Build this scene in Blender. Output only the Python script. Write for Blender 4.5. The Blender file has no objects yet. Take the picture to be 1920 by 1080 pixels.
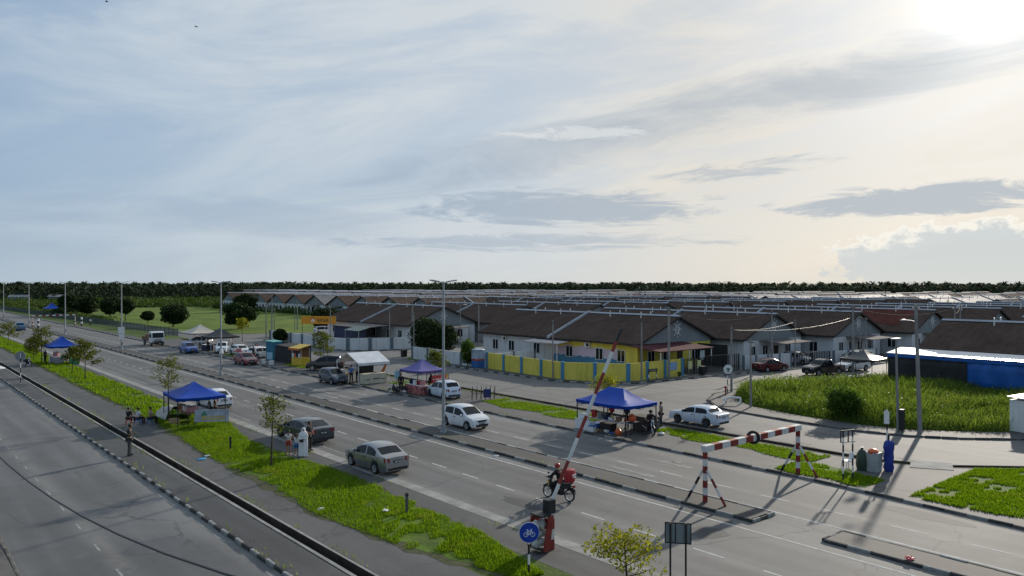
import bpy, bmesh, math, random
import numpy as np
from mathutils import Vector, Matrix, Euler

scene = bpy.context.scene
COL = scene.collection
R = math.radians
rnd = random.Random(7)
nrg = np.random.default_rng(11)

# ------------------------------------------------------------------ camera
HEAD = R(40.077)                       # view heading, measured from +Y (along the main road) towards +X
cam_d = bpy.data.cameras.new('camera')
cam = bpy.data.objects.new('camera', cam_d)
COL.objects.link(cam)
cam.location = (0, 0, 10)
cam.rotation_euler = (R(90), 0, -HEAD)
cam_d.sensor_width = 36
cam_d.lens = 36 * 1450 / 1920
cam_d.shift_y = -10 / 1920
cam_d.clip_start = 0.1
cam_d.clip_end = 9000
scene.camera = cam

# ------------------------------------------------------------------ world / sun / exposure
SUN_AZ, SUN_EL = R(72.0), R(18.0)      # azimuth from +Y towards +X
SUN = Vector((math.sin(SUN_AZ) * math.cos(SUN_EL), math.cos(SUN_AZ) * math.cos(SUN_EL), math.sin(SUN_EL)))
sun_d = bpy.data.lights.new('sun', 'SUN')
sun_d.energy = 4.0
sun_d.angle = R(1.0)
sun_d.color = (1.0, 0.91, 0.78)
sun = bpy.data.objects.new('sun', sun_d)
COL.objects.link(sun)
sun.rotation_euler = SUN.to_track_quat('Z', 'Y').to_euler()

world = bpy.data.worlds.new('World')
scene.world = world
world.use_nodes = True
wt = world.node_tree
wt.nodes.clear()


class NT:
    """tiny node-graph helper"""
    def __init__(s, tree):
        s.t = tree
    def n(s, kind, **kw):
        nd = s.t.nodes.new(kind)
        for k, v in kw.items():
            setattr(nd, k, v)
        return nd
    def put(s, sock, v):
        if isinstance(v, bpy.types.NodeSocket):
            s.t.links.new(v, sock)
        else:
            sock.default_value = v
    def math(s, op, a, b=0.0, c=0.0, clamp=False):
        nd = s.n('ShaderNodeMath', operation=op)
        nd.use_clamp = clamp
        s.put(nd.inputs[0], a); s.put(nd.inputs[1], b); s.put(nd.inputs[2], c)
        return nd.outputs[0]
    def vmath(s, op, a, b=(0, 0, 0)):
        nd = s.n('ShaderNodeVectorMath', operation=op)
        s.put(nd.inputs[0], a); s.put(nd.inputs[1], b)
        return nd.outputs['Value'] if op == 'DOT_PRODUCT' else nd.outputs[0]
    def mix(s, f, a, b, mode='MIX'):
        nd = s.n('ShaderNodeMix', data_type='RGBA', blend_type=mode)
        s.put(nd.inputs[0], f); s.put(nd.inputs[6], a); s.put(nd.inputs[7], b)
        return nd.outputs[2]
    def ramp(s, v, a, b, lo=0.0, hi=1.0):
        nd = s.n('ShaderNodeMapRange')
        nd.interpolation_type = 'SMOOTHSTEP'
        s.put(nd.inputs[0], v)
        nd.inputs[1].default_value = a; nd.inputs[2].default_value = b
        nd.inputs[3].default_value = lo; nd.inputs[4].default_value = hi
        return nd.outputs[0]
    def noise(s, vec, scale, detail=4, rough=.55, dist=0.0):
        nd = s.n('ShaderNodeTexNoise')
        s.put(nd.inputs['Vector'], vec)
        nd.inputs['Scale'].default_value = scale
        nd.inputs['Detail'].default_value = detail
        nd.inputs['Roughness'].default_value = rough
        nd.inputs['Distortion'].default_value = dist
        return nd.outputs['Fac']
    def comb(s, x, y, z=0.0):
        nd = s.n('ShaderNodeCombineXYZ')
        s.put(nd.inputs[0], x); s.put(nd.inputs[1], y); s.put(nd.inputs[2], z)
        return nd.outputs[0]


def build_sky():
    g = NT(wt)
    out = g.n('ShaderNodeOutputWorld')
    bg = g.n('ShaderNodeBackground')
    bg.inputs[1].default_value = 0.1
    wt.links.new(bg.outputs[0], out.inputs[0])
    sky = g.n('ShaderNodeTexSky', sky_type='NISHITA')
    sky.sun_disc = False
    sky.sun_elevation = SUN_EL
    sky.sun_rotation = SUN_AZ
    sky.air_density = 1.0
    sky.dust_density = 1.0
    sky.ozone_density = 2.0
    tc = g.n('ShaderNodeTexCoord')
    d = tc.outputs['Generated']
    sep = g.n('ShaderNodeSeparateXYZ')
    wt.links.new(d, sep.inputs[0])
    x, y, z = sep.outputs
    zc = g.math('MAXIMUM', z, 0.0)
    az = g.math('ARCTAN2', x, y)                       # 0 along +Y, grows towards +X
    el = g.math('ARCSINE', zc)
    sd = g.math('MAXIMUM', g.vmath('DOT_PRODUCT', d, tuple(SUN)), 0.0)
    # thin high cloud: broad soft streaks drawn out along the horizon, tilted up towards the sun
    ct, st = math.cos(R(8)), math.sin(R(8))
    s_ = g.math('ADD', g.math('MULTIPLY', az, ct), g.math('MULTIPLY', el, st))
    t_ = g.math('SUBTRACT', g.math('MULTIPLY', el, ct), g.math('MULTIPLY', az, st))
    soft = g.noise(g.comb(g.math('MULTIPLY', s_, 2.4), g.math('MULTIPLY', t_, 10.0), 2.3), 1.0, 6, .62, .6)
    fine = g.noise(g.comb(g.math('MULTIPLY', s_, 9.0), g.math('MULTIPLY', t_, 48.0), 6.1), 1.0, 4, .6, .6)
    # share of veil: thin on the far left, nearly closed towards the sun
    side = g.ramp(sd, .25, .93)
    cover = g.math('ADD', g.math('MULTIPLY', side, .62), g.math('MULTIPLY', g.ramp(soft, .34, .66), .62))
    cover = g.math('ADD', cover, g.math('MULTIPLY', g.math('SUBTRACT', fine, .5), .22), clamp=True)
    clear = g.mix(.8, sky.outputs[0], (2.9, 4.1, 5.7, 1))
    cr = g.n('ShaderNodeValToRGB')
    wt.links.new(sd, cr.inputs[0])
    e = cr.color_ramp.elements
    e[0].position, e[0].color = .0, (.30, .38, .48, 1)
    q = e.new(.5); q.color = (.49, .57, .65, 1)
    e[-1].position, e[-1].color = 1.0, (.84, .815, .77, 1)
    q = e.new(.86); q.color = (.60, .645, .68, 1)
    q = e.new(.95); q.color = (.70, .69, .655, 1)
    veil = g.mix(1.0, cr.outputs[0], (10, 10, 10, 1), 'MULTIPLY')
    # low sky under the sun is creamier
    low = g.math('MULTIPLY', g.ramp(sd, .82, .97), g.ramp(el, .26, .06))
    veil = g.mix(g.math('MULTIPLY', low, .8), veil, (8.0, 7.25, 6.1, 1))
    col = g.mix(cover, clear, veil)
    def band(a0, e0, tilt, wa, we, seed, amp, lo, hi, fx=7.0, fy=34.0):
        """a streak of thicker cloud centred on azimuth a0, elevation e0 (degrees)"""
        da, de = g.math('SUBTRACT', az, R(a0)), g.math('SUBTRACT', el, R(e0))
        ct, st = math.cos(R(tilt)), math.sin(R(tilt))
        a_ = g.math('ADD', g.math('MULTIPLY', da, ct), g.math('MULTIPLY', de, st))
        b_ = g.math('SUBTRACT', g.math('MULTIPLY', de, ct), g.math('MULTIPLY', da, st))
        q = g.math('ADD', g.math('POWER', g.math('DIVIDE', a_, R(wa)), 2.0), g.math('POWER', g.math('DIVIDE', b_, R(we)), 2.0))
        nz = g.noise(g.comb(g.math('MULTIPLY', a_, fx), g.math('MULTIPLY', b_, fy), seed), 1.0, 5, .68, .8)
        nz = g.math('MULTIPLY_ADD', g.math('SUBTRACT', nz, .5), 1.9, .5)
        return g.math('MULTIPLY', g.ramp(g.math('SUBTRACT', g.math('ADD', nz, .42), g.math('MULTIPLY', q, .42)), lo, hi), amp)
    greys = [band(58, 12.6, 8.5, 22, 2.0, 1.3, .82, .2, 1.1, 3, 13),
             band(38, 8.6, 9, 15, 1.7, 9.3, .7, .3, 1.05, 4, 17),
             band(43.5, 5.6, -1, 11, 1.5, 2.2, .95, .40, .85, 10, 55),
             band(56.5, 8.0, 4, 7, .7, 5.0, .7, .48, 1.0, 12, 70),
             band(41, 3.0, 0, 15, .7, 7.3, .75, .40, .9, 11, 80),
             band(70, 5.5, 1.5, 10, 1.05, 6.4, .9, .4, .72, 9, 40),
             band(18, 4.6, -1, 16, 1.5, 8.8, .45, .4, 1.0, 4, 20)]
    gm = greys[0]
    for q in greys[1:]:
        gm = g.math('MAXIMUM', gm, q)
    grey = g.mix(g.ramp(sd, .7, .98), (3.3, 4.2, 5.3, 1), (4.3, 4.8, 5.3, 1))
    col = g.mix(gm, col, grey)
    # far cumulus low on the right: cool body, lit rims
    cu = g.math('SUBTRACT', g.math('ADD', g.math('MULTIPLY', g.noise(g.comb(g.math('MULTIPLY', az, 30.0), g.math('MULTIPLY', el, 44.0), 4.4), 1.0, 6, .66, .15), 1.7), .12),
                g.math('ADD', g.math('POWER', g.math('DIVIDE', g.math('SUBTRACT', az, R(71)), R(10)), 2.0), g.math('POWER', g.math('DIVIDE', g.math('SUBTRACT', el, R(1.4)), R(3.1)), 2.0)))
    col = g.mix(g.math('MULTIPLY', g.ramp(cu, .28, .36), .7), col, (4.9, 5.75, 6.3, 1))
    rim = g.math('MULTIPLY', g.math('MULTIPLY', g.ramp(cu, .26, .33), g.ramp(cu, .62, .36)), g.ramp(el, R(1.5), R(2.6)))
    col = g.mix(g.math('MULTIPLY', rim, .9), col, (9.3, 8.9, 8.0, 1))
    # bright wisp in front of the grey streak
    col = g.mix(band(45, 10.9, -1, 6, .55, 3.1, .6, .52, .9, 14, 60), col, (7.3, 7.5, 7.5, 1))
    # thick air at the horizon
    hz = g.math('POWER', g.math('SUBTRACT', 1.0, zc), 26.0)
    col = g.mix(g.math('MULTIPLY', hz, .5), col, g.mix(g.ramp(sd, .3, .95), (4.3, 5.2, 5.9, 1), (6.9, 6.75, 6.1, 1)))
    # the sun behind the veil
    col = g.mix(g.math('POWER', sd, 110.0), col, (1.2, 1.18, 1.12, 1), 'ADD')
    col = g.mix(g.math('POWER', sd, 1000.0), col, (9, 8.8, 8.2, 1), 'ADD')
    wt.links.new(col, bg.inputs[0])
    world.cycles.sampling_method = 'MANUAL'
    world.cycles.sample_map_resolution = 512


build_sky()
scene.view_settings.view_transform = 'Standard'
scene.view_settings.look = 'None'
scene.view_settings.gamma = 1
scene.view_settings.exposure = 0.1
scene.view_settings.use_curve_mapping = False
scene.render.engine = 'CYCLES'
scene.cycles.use_denoising = True
scene.cycles.max_bounces = 6
scene.cycles.diffuse_bounces = 3
scene.cycles.transparent_max_bounces = 8

# ------------------------------------------------------------------ materials
MATS = {}


def mat(name, col, rough=.75, metal=0.0, var=.18, scale=2.5, bump=0.0, bscale=30.0, spec=.4, dirt=0.0, streak=0.0):
    """plain procedural material: colour + noise variation + optional fine relief and dirt"""
    if name in MATS:
        return MATS[name]
    m = bpy.data.materials.new(name)
    m.use_nodes = True
    t = m.node_tree
    g = NT(t)
    b = t.nodes['Principled BSDF']
    b.inputs['Roughness'].default_value = rough
    b.inputs['Metallic'].default_value = metal
    b.inputs['Specular IOR Level'].default_value = spec
    tc = g.n('ShaderNodeTexCoord').outputs['Object']
    c = (*col, 1)
    nz = g.noise(tc, scale, 5, .6)
    fac = g.ramp(nz, .25, .75)
    lo = tuple(max(0, k * (1 - var)) for k in col) + (1,)
    hi = tuple(min(1, k * (1 + var)) for k in col) + (1,)
    o = g.mix(fac, lo, hi)
    if dirt:
        dn = g.ramp(g.noise(tc, scale * 3.1, 6, .7, .4), .5, .8)
        o = g.mix(g.math('MULTIPLY', dn, dirt), o, (.07, .06, .05, 1))
    if streak:                                            # rain streaks and rising damp
        mp = g.n('ShaderNodeMapping'); mp.inputs['Scale'].default_value = (2.2, 2.2, .16); t.links.new(tc, mp.inputs[0])
        sn = g.ramp(g.noise(mp.outputs[0], 1.6, 5, .65), .46, .75)
        o = g.mix(g.math('MULTIPLY', sn, streak), o, tuple(k * .42 for k in col) + (1,))
    t.links.new(o, b.inputs['Base Color'])
    if bump:
        bn = g.n('ShaderNodeBump')
        bn.inputs['Strength'].default_value = bump
        bn.inputs['Distance'].default_value = .02
        t.links.new(g.noise(tc, bscale, 4, .6), bn.inputs['Height'])
        t.links.new(bn.outputs[0], b.inputs['Normal'])
    MATS[name] = m
    return m


def asphalt(name, col, stain=.5, seed=0.0, pale=.5, tracks=(), dusty=()):
    m = bpy.data.materials.new(name)
    m.use_nodes = True
    t = m.node_tree; g = NT(t)
    b = t.nodes['Principled BSDF']
    b.inputs['Specular IOR Level'].default_value = .32
    tc = g.n('ShaderNodeTexCoord').outputs['Object']
    v = g.vmath('ADD', tc, (seed * 13.1, seed * 7.7, 0))
    big = g.noise(v, .09, 5, .6, .6)
    mp = g.n('ShaderNodeMapping'); mp.inputs['Scale'].default_value = (1.0, .055, 1.0)
    t.links.new(v, mp.inputs[0])
    lanes = g.noise(mp.outputs[0], .85, 5, .6)            # wear along the wheel tracks
    mid = g.noise(v, .75, 6, .65, .5)
    fine = g.noise(v, 26.0, 3, .7)
    c0 = tuple(k * .62 for k in col) + (1,)
    c1 = tuple(k * 1.34 for k in col) + (1,)
    o = g.mix(g.ramp(g.math('ADD', g.math('MULTIPLY', big, .5), g.math('MULTIPLY', lanes, .5)), .33, .66), c0, c1)
    o = g.mix(g.math('MULTIPLY', g.ramp(mid, .54, .75), stain), o, tuple(k * .45 for k in col) + (1,))
    o = g.mix(g.math('MULTIPLY', g.ramp(g.noise(v, .33, 6, .7, .8), .56, .78), pale), o, (col[0] * 1.9, col[1] * 1.85, col[2] * 1.75, 1))
    o = g.mix(g.math('MULTIPLY', g.ramp(fine, .35, .7), .35), o, tuple(k * 1.45 for k in col) + (1,))
    sx = g.n('ShaderNodeSeparateXYZ'); t.links.new(tc, sx.inputs[0])
    wob = g.math('ADD', sx.outputs[0], g.math('MULTIPLY', g.math('SUBTRACT', big, .5), .5))
    if tracks:                                            # rubbered wheel paths
        tm = None
        for x0 in tracks:
            q = g.math('POWER', g.math('DIVIDE', g.math('SUBTRACT', wob, x0), .42), 2.0)
            q = g.math('POWER', 2.718, g.math('MULTIPLY', q, -1.0))
            tm = q if tm is None else g.math('MAXIMUM', tm, q)
        o = g.mix(g.math('MULTIPLY', g.math('MULTIPLY', tm, g.ramp(lanes, .3, .7)), .55), o, tuple(k * .5 for k in col) + (1,))
    if dusty:                                             # grit washed against the kerbs
        dm = None
        for x0, w_ in dusty:
            q = g.math('POWER', g.math('DIVIDE', g.math('SUBTRACT', wob, x0), w_), 2.0)
            q = g.math('POWER', 2.718, g.math('MULTIPLY', q, -1.0))
            dm = q if dm is None else g.math('MAXIMUM', dm, q)
        o = g.mix(g.math('MULTIPLY', g.math('MULTIPLY', dm, g.ramp(mid, .3, .62)), .6), o, (.21, .20, .18, 1))
    # dark drips and scuffs
    o = g.mix(g.math('MULTIPLY', g.ramp(g.noise(v, 1.9, 5, .7, 1.2), .62, .72), .5), o, tuple(k * .35 for k in col) + (1,))
    # patched seams and cracks
    vo = g.n('ShaderNodeTexVoronoi', feature='DISTANCE_TO_EDGE')
    vo.inputs['Scale'].default_value = .17
    wv = g.vmath('ADD', v, g.comb(g.math('MULTIPLY', mid, 2.2), g.math('MULTIPLY', big, 5.0), 0.0))
    t.links.new(wv, vo.inputs['Vector'])
    cr = g.math('MULTIPLY', g.ramp(vo.outputs['Distance'], .012, .0), g.ramp(big, .46, .62))
    o = g.mix(g.math('MULTIPLY', cr, .6), o, (.025, .025, .026, 1))
    t.links.new(o, b.inputs['Base Color'])
    b.inputs['Roughness'].default_value = .78
    bn = g.n('ShaderNodeBump'); bn.inputs['Strength'].default_value = .5; bn.inputs['Distance'].default_value = .01
    t.links.new(g.math('ADD', fine, g.math('MULTIPLY', cr, -1.0)), bn.inputs['Height'])
    t.links.new(bn.outputs[0], b.inputs['Normal'])
    return m


def grassmat(name, dark, light, dry, scale=.5):
    m = bpy.data.materials.new(name)
    m.use_nodes = True
    t = m.node_tree; g = NT(t)
    b = t.nodes['Principled BSDF']
    b.inputs['Roughness'].default_value = .85
    b.inputs['Specular IOR Level'].default_value = .15
    tc = g.n('ShaderNodeTexCoord').outputs['Object']
    o = g.mix(g.ramp(g.noise(tc, scale, 6, .65, .5), .34, .66), (*dark, 1), (*light, 1))
    o = g.mix(g.math('MULTIPLY', g.ramp(g.noise(tc, scale * .37, 5, .65), .5, .74), .7), o, (*dry, 1))
    o = g.mix(g.math('MULTIPLY', g.ramp(g.noise(tc, scale * 16, 3, .7), .42, .7), .5), o, tuple(k * .5 for k in dark) + (1,))
    t.links.new(o, b.inputs['Base Color'])
    bn = g.n('ShaderNodeBump'); bn.inputs['Strength'].default_value = .6; bn.inputs['Distance'].default_value = .08
    t.links.new(g.noise(tc, 5.0, 5, .7), bn.inputs['Height'])
    t.links.new(bn.outputs[0], b.inputs['Normal'])
    MATS[name] = m
    return m


def leafmat(name, dark, light, trans=.35, rough=.55, patch=None, pscale=.5):
    """leaves: colour varies per leaf, some light passes through"""
    m = bpy.data.materials.new(name)
    m.use_nodes = True
    t = m.node_tree; g = NT(t)
    t.nodes.clear()
    out = g.n('ShaderNodeOutputMaterial')
    geo = g.n('ShaderNodeNewGeometry')
    c = g.mix(geo.outputs['Random Per Island'], (*dark, 1), (*light, 1))
    if patch:
        pn = g.noise(g.n('ShaderNodeTexCoord').outputs['Object'], pscale, 4, .65, .4)
        c = g.mix(g.math('MULTIPLY', g.ramp(pn, .5, .75), .5), c, (*patch, 1))
        c = g.mix(g.math('MULTIPLY', g.ramp(pn, .44, .26), .35), c, tuple(k * .55 for k in dark) + (1,))
    b = g.n('ShaderNodeBsdfPrincipled')
    b.inputs['Roughness'].default_value = rough
    b.inputs['Specular IOR Level'].default_value = .12
    t.links.new(c, b.inputs['Base Color'])
    tr = g.n('ShaderNodeBsdfTranslucent')
    t.links.new(g.mix(1.0, c, (1.1, 1.15, .5, 1), 'MULTIPLY'), tr.inputs[0])
    mx = g.n('ShaderNodeMixShader'); mx.inputs[0].default_value = trans
    t.links.new(b.outputs[0], mx.inputs[1]); t.links.new(tr.outputs[0], mx.inputs[2])
    t.links.new(mx.outputs[0], out.inputs[0])
    MATS[name] = m
    return m


def tilemat(name, col, rough=.95, spec=.05):
    """interlocking roof tiles: courses along local Y, seen as fine ridges and per-tile tone"""
    m = bpy.data.materials.new(name)
    m.use_nodes = True
    t = m.node_tree; g = NT(t)
    b = t.nodes['Principled BSDF']
    b.inputs['Roughness'].default_value = rough
    b.inputs['Specular IOR Level'].default_value = spec
    tc = g.n('ShaderNodeTexCoord').outputs['Object']
    sp = g.n('ShaderNodeSeparateXYZ'); t.links.new(tc, sp.inputs[0])
    course = g.math('FRACT', g.math('DIVIDE', g.math('ABSOLUTE', sp.outputs[0]), .34))
    roll = g.math('FRACT', g.math('DIVIDE', sp.outputs[1], .30))
    big = g.noise(tc, .35, 5, .6)
    streak = g.n('ShaderNodeMapping'); streak.inputs['Scale'].default_value = (.12, 1, 1); t.links.new(tc, streak.inputs[0])
    st = g.noise(streak.outputs[0], 2.5, 4, .6)
    o = g.mix(g.ramp(g.math('ADD', g.math('MULTIPLY', big, .5), g.math('MULTIPLY', st, .5)), .35, .65), tuple(k * .78 for k in col) + (1,), tuple(k * 1.25 for k in col) + (1,))
    o = g.mix(g.ramp(course, .80, .95), o, tuple(k * .3 for k in col) + (1,))
    t.links.new(o, b.inputs['Base Color'])
    bn = g.n('ShaderNodeBump'); bn.inputs['Strength'].default_value = .8; bn.inputs['Distance'].default_value = .035
    h = g.math('ADD', course, g.math('MULTIPLY', g.math('SINE', g.math('MULTIPLY', roll, 6.283)), .35))
    t.links.new(h, bn.inputs['Height']); t.links.new(bn.outputs[0], b.inputs['Normal'])
    MATS[name] = m
    return m


def glassmat(name, col=(.010, .014, .018), rough=.1):
    m = bpy.data.materials.new(name)
    m.use_nodes = True
    b = m.node_tree.nodes['Principled BSDF']
    b.inputs['Base Color'].default_value = (*col, 1)
    b.inputs['Roughness'].default_value = rough
    b.inputs['Specular IOR Level'].default_value = .22
    MATS[name] = m
    return m


def paint(name, col, rough=.28, metal=0.0):
    """vehicle paint: clear-coated, faintly dusty"""
    if name in MATS:
        return MATS[name]
    m = mat(name, col, rough, metal, .06, 1.5, 0, 1, .5, .12)
    m.node_tree.nodes['Principled BSDF'].inputs['Coat Weight'].default_value = .55
    m.node_tree.nodes['Principled BSDF'].inputs['Coat Roughness'].default_value = .12
    return m


A_NEAR = asphalt('asphalt_near', (.124, .122, .119), .6, 0, .35, (22.0, 23.3, 25.0, 26.4), ((21.0, .45), (28.2, .5), (23.9, .25)))
A_FAR = asphalt('asphalt_far', (.134, .132, .129), .55, 2, .35, (30.9, 31.9, 33.4, 34.8), ((36.5, .6), (30.3, .3), (32.4, .25)))
A_LEFT = asphalt('asphalt_left', (.124, .124, .124), .55, 5, .35, (5.0, 6.2, 8.0, 9.3), ((10.8, .4), (7.0, .3)))
A_DARK = asphalt('asphalt_coarse', (.072, .072, .073), .5, 3, .25)
A_PATH = asphalt('asphalt_path', (.078, .077, .076), .6, 7, .3)
A_SVC = asphalt('asphalt_service', (.118, .116, .113), .55, 4, .35)
A_MED = asphalt('asphalt_median', (.06, .058, .055), .5, 6, .2)
GRASS = grassmat('turf', (.05, .10, .008), (.115, .19, .014), (.15, .15, .04), .6)
FIELD = grassmat('field_turf', (.055, .105, .009), (.14, .20, .016), (.19, .19, .03), .11)
SCRUB = grassmat('scrub_ground', (.05, .085, .014), (.11, .155, .022), (.15, .15, .04), .03)
EARTH = grassmat('earth', (.05, .062, .025), (.085, .095, .035), (.11, .095, .065), .25)
CONC = mat('concrete', (.27, .265, .25), .9, 0, .25, 1.2, .3, 18, .3, .45)
CONC_D = mat('concrete_old', (.12, .115, .105), .95, 0, .35, 1.0, .4, 14, .2, .5)
MARK = mat('road_paint', (.46, .46, .44), .85, 0, .25, 3, 0, 1, .3, .7)
MARKW = mat('road_paint_worn', (.27, .267, .255), .9, 0, .3, 2.2, 0, 1, .3, .8)
KW = mat('kerb_white', (.27, .265, .25), .9, 0, .3, 3, .3, 20, .2, .75)
KB = mat('kerb_black', (.06, .06, .058), .9, 0, .4, 3, .3, 20, .2, .2)
STEEL = mat('galvanised_steel', (.32, .34, .36), .5, .5, .15, 2)
POLEC = mat('pole_concrete', (.26, .25, .235), .9, 0, .2, .7, .2, 12, .2, .3)
BLACK = mat('black_paint', (.018, .018, .02), .55)
WHITE = mat('white_paint', (.74, .74, .72), .6, 0, .06, 1.5, 0, 1, .4, .12)
RED = mat('red_paint', (.22, .032, .024), .7, 0, .25, 3, .2, 20, .3, .5)
WHITEP = mat('chipped_white_paint', (.60, .60, .57), .75, 0, .12, 3, .2, 20, .3, .45)
WALLW = mat('white_plaster', (.64, .65, .65), .9, 0, .08, .5, .1, 20, .2, .18, .45)
WALLG = mat('grey_plaster', (.23, .25, .255), .9, 0, .1, .6, .1, 20, .2, .12, .4)
POSTG = mat('grey_post', (.13, .16, .19), .9, 0, .1, .6)
YELLOW = mat('yellow_plaster', (.72, .60, .11), .9, 0, .1, .5, .1, 20, .2, .16, .4)
SKYB = mat('sky_blue_plaster', (.075, .23, .38), .9, 0, .12, .6)
LILAC = mat('lilac_plaster', (.60, .50, .60), .9, 0, .08, .6)
TILE = tilemat('dark_brown_tiles', (.092, .064, .051))
TILER = tilemat('faded_red_tiles', (.13, .045, .035))
TILEL = tilemat('pale_glint_tiles', (.19, .188, .19), .7, .15)  # sun glint on the far roofs put into a paler tile colour
GLASS = glassmat('window_glass')
RUBBER = mat('rubber', (.018, .018, .018), .85)
CHROME = mat('chrome', (.55, .56, .58), .22, .9, .05)
WOODD = mat('dark_wood', (.06, .035, .025), .8)
BARK = mat('bark', (.075, .058, .042), .95, 0, .3, 6, .6, 12, .1)
METAL_D = mat('dark_metal', (.035, .037, .04), .5, .4)
PVC = mat('white_pvc', (.72, .72, .70), .45, 0, .06)

# ------------------------------------------------------------------ mesh helpers


class MB:
    """collects simple solids into one mesh"""
    def __init__(s):
        s.v, s.f, s.m = [], [], []
    def add(s, vs, fs, mi=0):
        o = len(s.v)
        s.v += [tuple(p) for p in vs]
        s.f += [tuple(i + o for i in q) for q in fs]
        s.m += [mi] * len(fs)
        return s
    def box(s, c, d, rz=0.0, mi=0, rot=None, taper=1.0):
        hx, hy, hz = d[0] / 2, d[1] / 2, d[2] / 2
        M_ = rot if rot is not None else Matrix.Rotation(rz, 3, 'Z')
        vs = []
        for z in (-hz, hz):
            k = taper if z > 0 else 1.0
            for x, y in ((-hx, -hy), (hx, -hy), (hx, hy), (-hx, hy)):
                vs.append(Vector(c) + M_ @ Vector((x * k, y * k, z)))
        return s.add(vs, [(0, 3, 2, 1), (4, 5, 6, 7), (0, 1, 5, 4), (1, 2, 6, 5), (2, 3, 7, 6), (3, 0, 4, 7)], mi)
    def tube(s, pts, r, n=6, mi=0, caps=True, flat=1.0):
        """swept tube through pts; r number or per-point list"""
        pts = [Vector(p) for p in pts]
        rr = r if isinstance(r, (list, tuple)) else [r] * len(pts)
        vs, fs = [], []
        prev = None
        for i, p in enumerate(pts):
            d = (pts[min(i + 1, len(pts) - 1)] - pts[max(i - 1, 0)])
            if d.length < 1e-9:
                d = Vector((0, 0, 1))
            d.normalize()
            a = prev if prev is not None else (Vector((1, 0, 0)) if abs(d.x) < .9 else Vector((0, 1, 0)))
            a = (a - d * a.dot(d))
            a = a.normalized() if a.length > 1e-6 else d.orthogonal().normalized()
            prev = a
            b = d.cross(a)
            for k in range(n):
                t = 2 * math.pi * k / n
                vs.append(p + (a * math.cos(t) + b * math.sin(t) * flat) * rr[i])
        for i in range(len(pts) - 1):
            for k in range(n):
                k2 = (k + 1) % n
                fs.append((i * n + k, i * n + k2, (i + 1) * n + k2, (i + 1) * n + k))
        if caps:
            fs.append(tuple(range(n - 1, -1, -1)))
            fs.append(tuple((len(pts) - 1) * n + k for k in range(n)))
        return s.add(vs, fs, mi)
    def prism(s, poly, z0, z1, mi=0):
        n = len(poly)
        vs = [(x, y, z0) for x, y in poly] + [(x, y, z1) for x, y in poly]
        fs = [tuple(range(n - 1, -1, -1)), tuple(range(n, 2 * n))]
        fs += [(i, (i + 1) % n, n + (i + 1) % n, n + i) for i in range(n)]
        return s.add(vs, fs, mi)
    def slab(s, pts, nrm, mi=0):
        """polygon pts extruded by vector nrm"""
        n = len(pts)
        nrm = Vector(nrm)
        vs = [Vector(p) for p in pts] + [Vector(p) + nrm for p in pts]
        fs = [tuple(range(n - 1, -1, -1)), tuple(range(n, 2 * n))]
        fs += [(i, (i + 1) % n, n + (i + 1) % n, n + i) for i in range(n)]
        return s.add(vs, fs, mi)
    def lathe(s, prof, n=12, c=(0, 0, 0), mi=0, axis='Z', squash=(1, 1), caps=True):
        vs, fs = [], []
        for r, z in prof:
            for k in range(n):
                t = 2 * math.pi * k / n
                p = Vector((r * math.cos(t) * squash[0], r * math.sin(t) * squash[1], z))
                if axis == 'X':
                    p = Vector((p.z, p.x, p.y))
                elif axis == 'Y':
                    p = Vector((p.x, p.z, p.y))
                vs.append(Vector(c) + p)
        for i in range(len(prof) - 1):
            for k in range(n):
                k2 = (k + 1) % n
                fs.append((i * n + k, i * n + k2, (i + 1) * n + k2, (i + 1) * n + k))
        if caps:
            fs.append(tuple(range(n - 1, -1, -1)))
            fs.append(tuple((len(prof) - 1) * n + k for k in range(n)))
        return s.add(vs, fs, mi)
    def mesh(s, name, mats, smooth=False):
        me = bpy.data.meshes.new(name)
        me.from_pydata(s.v, [], s.f)
        for m in (mats if isinstance(mats, (list, tuple)) else [mats]):
            me.materials.append(m)
        if any(s.m):
            me.polygons.foreach_set('material_index', s.m)
        bm = bmesh.new(); bm.from_mesh(me)
        bmesh.ops.recalc_face_normals(bm, faces=bm.faces)
        bm.to_mesh(me); bm.free()
        if smooth:
            me.polygons.foreach_set('use_smooth', [True] * len(me.polygons))
            me.set_sharp_from_angle(angle=R(38))
        me.update()
        return me
    def build(s, name, mats, parent=None, smooth=False, **kw):
        return link(name, s.mesh(name, mats, smooth), parent, **kw)


def link(name, me, parent=None, loc=None, rz=None, label=None):
    o = bpy.data.objects.new(name, me)
    COL.objects.link(o)
    if parent is not None:
        o.parent = parent
    if loc is not None:
        o.location = loc
    if rz is not None:
        o.rotation_euler = (0, 0, rz)
    if label:
        o['label'] = label
    return o


def tag(o, label, cat, group=None):
    o['label'] = label
    o['category'] = cat
    if group:
        o['group'] = group
    return o


def thing(name, label, cat, loc=(0, 0, 0), rz=0.0, group=None):
    o = link(name, None, None, loc, rz)
    return tag(o, label, cat, group)


def struct(name, mb, m, smooth=False):
    o = mb.build(name, m, None, smooth) if isinstance(mb, MB) else link(name, mb)
    o['kind'] = 'structure'
    return o


def clone(root, loc=None, rz=None, label=None, group=None):
    """copy a thing with its parts and sub-parts"""
    r = root.copy(); COL.objects.link(r)
    if loc is not None:
        r.location = loc
    if rz is not None:
        r.rotation_euler = (0, 0, rz)
    if label:
        r['label'] = label
    if group:
        r['group'] = group
    for ch in KIDS(root):
        c = ch.copy(); COL.objects.link(c); c.parent = r
        for gch in KIDS(ch):
            d = gch.copy(); COL.objects.link(d); d.parent = c
    return r


_kid_cache = {}


def KIDS(o):
    k = o.name
    if k not in _kid_cache:
        _kid_cache[k] = [q for q in bpy.data.objects if q.parent == o]
    return _kid_cache[k]


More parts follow.
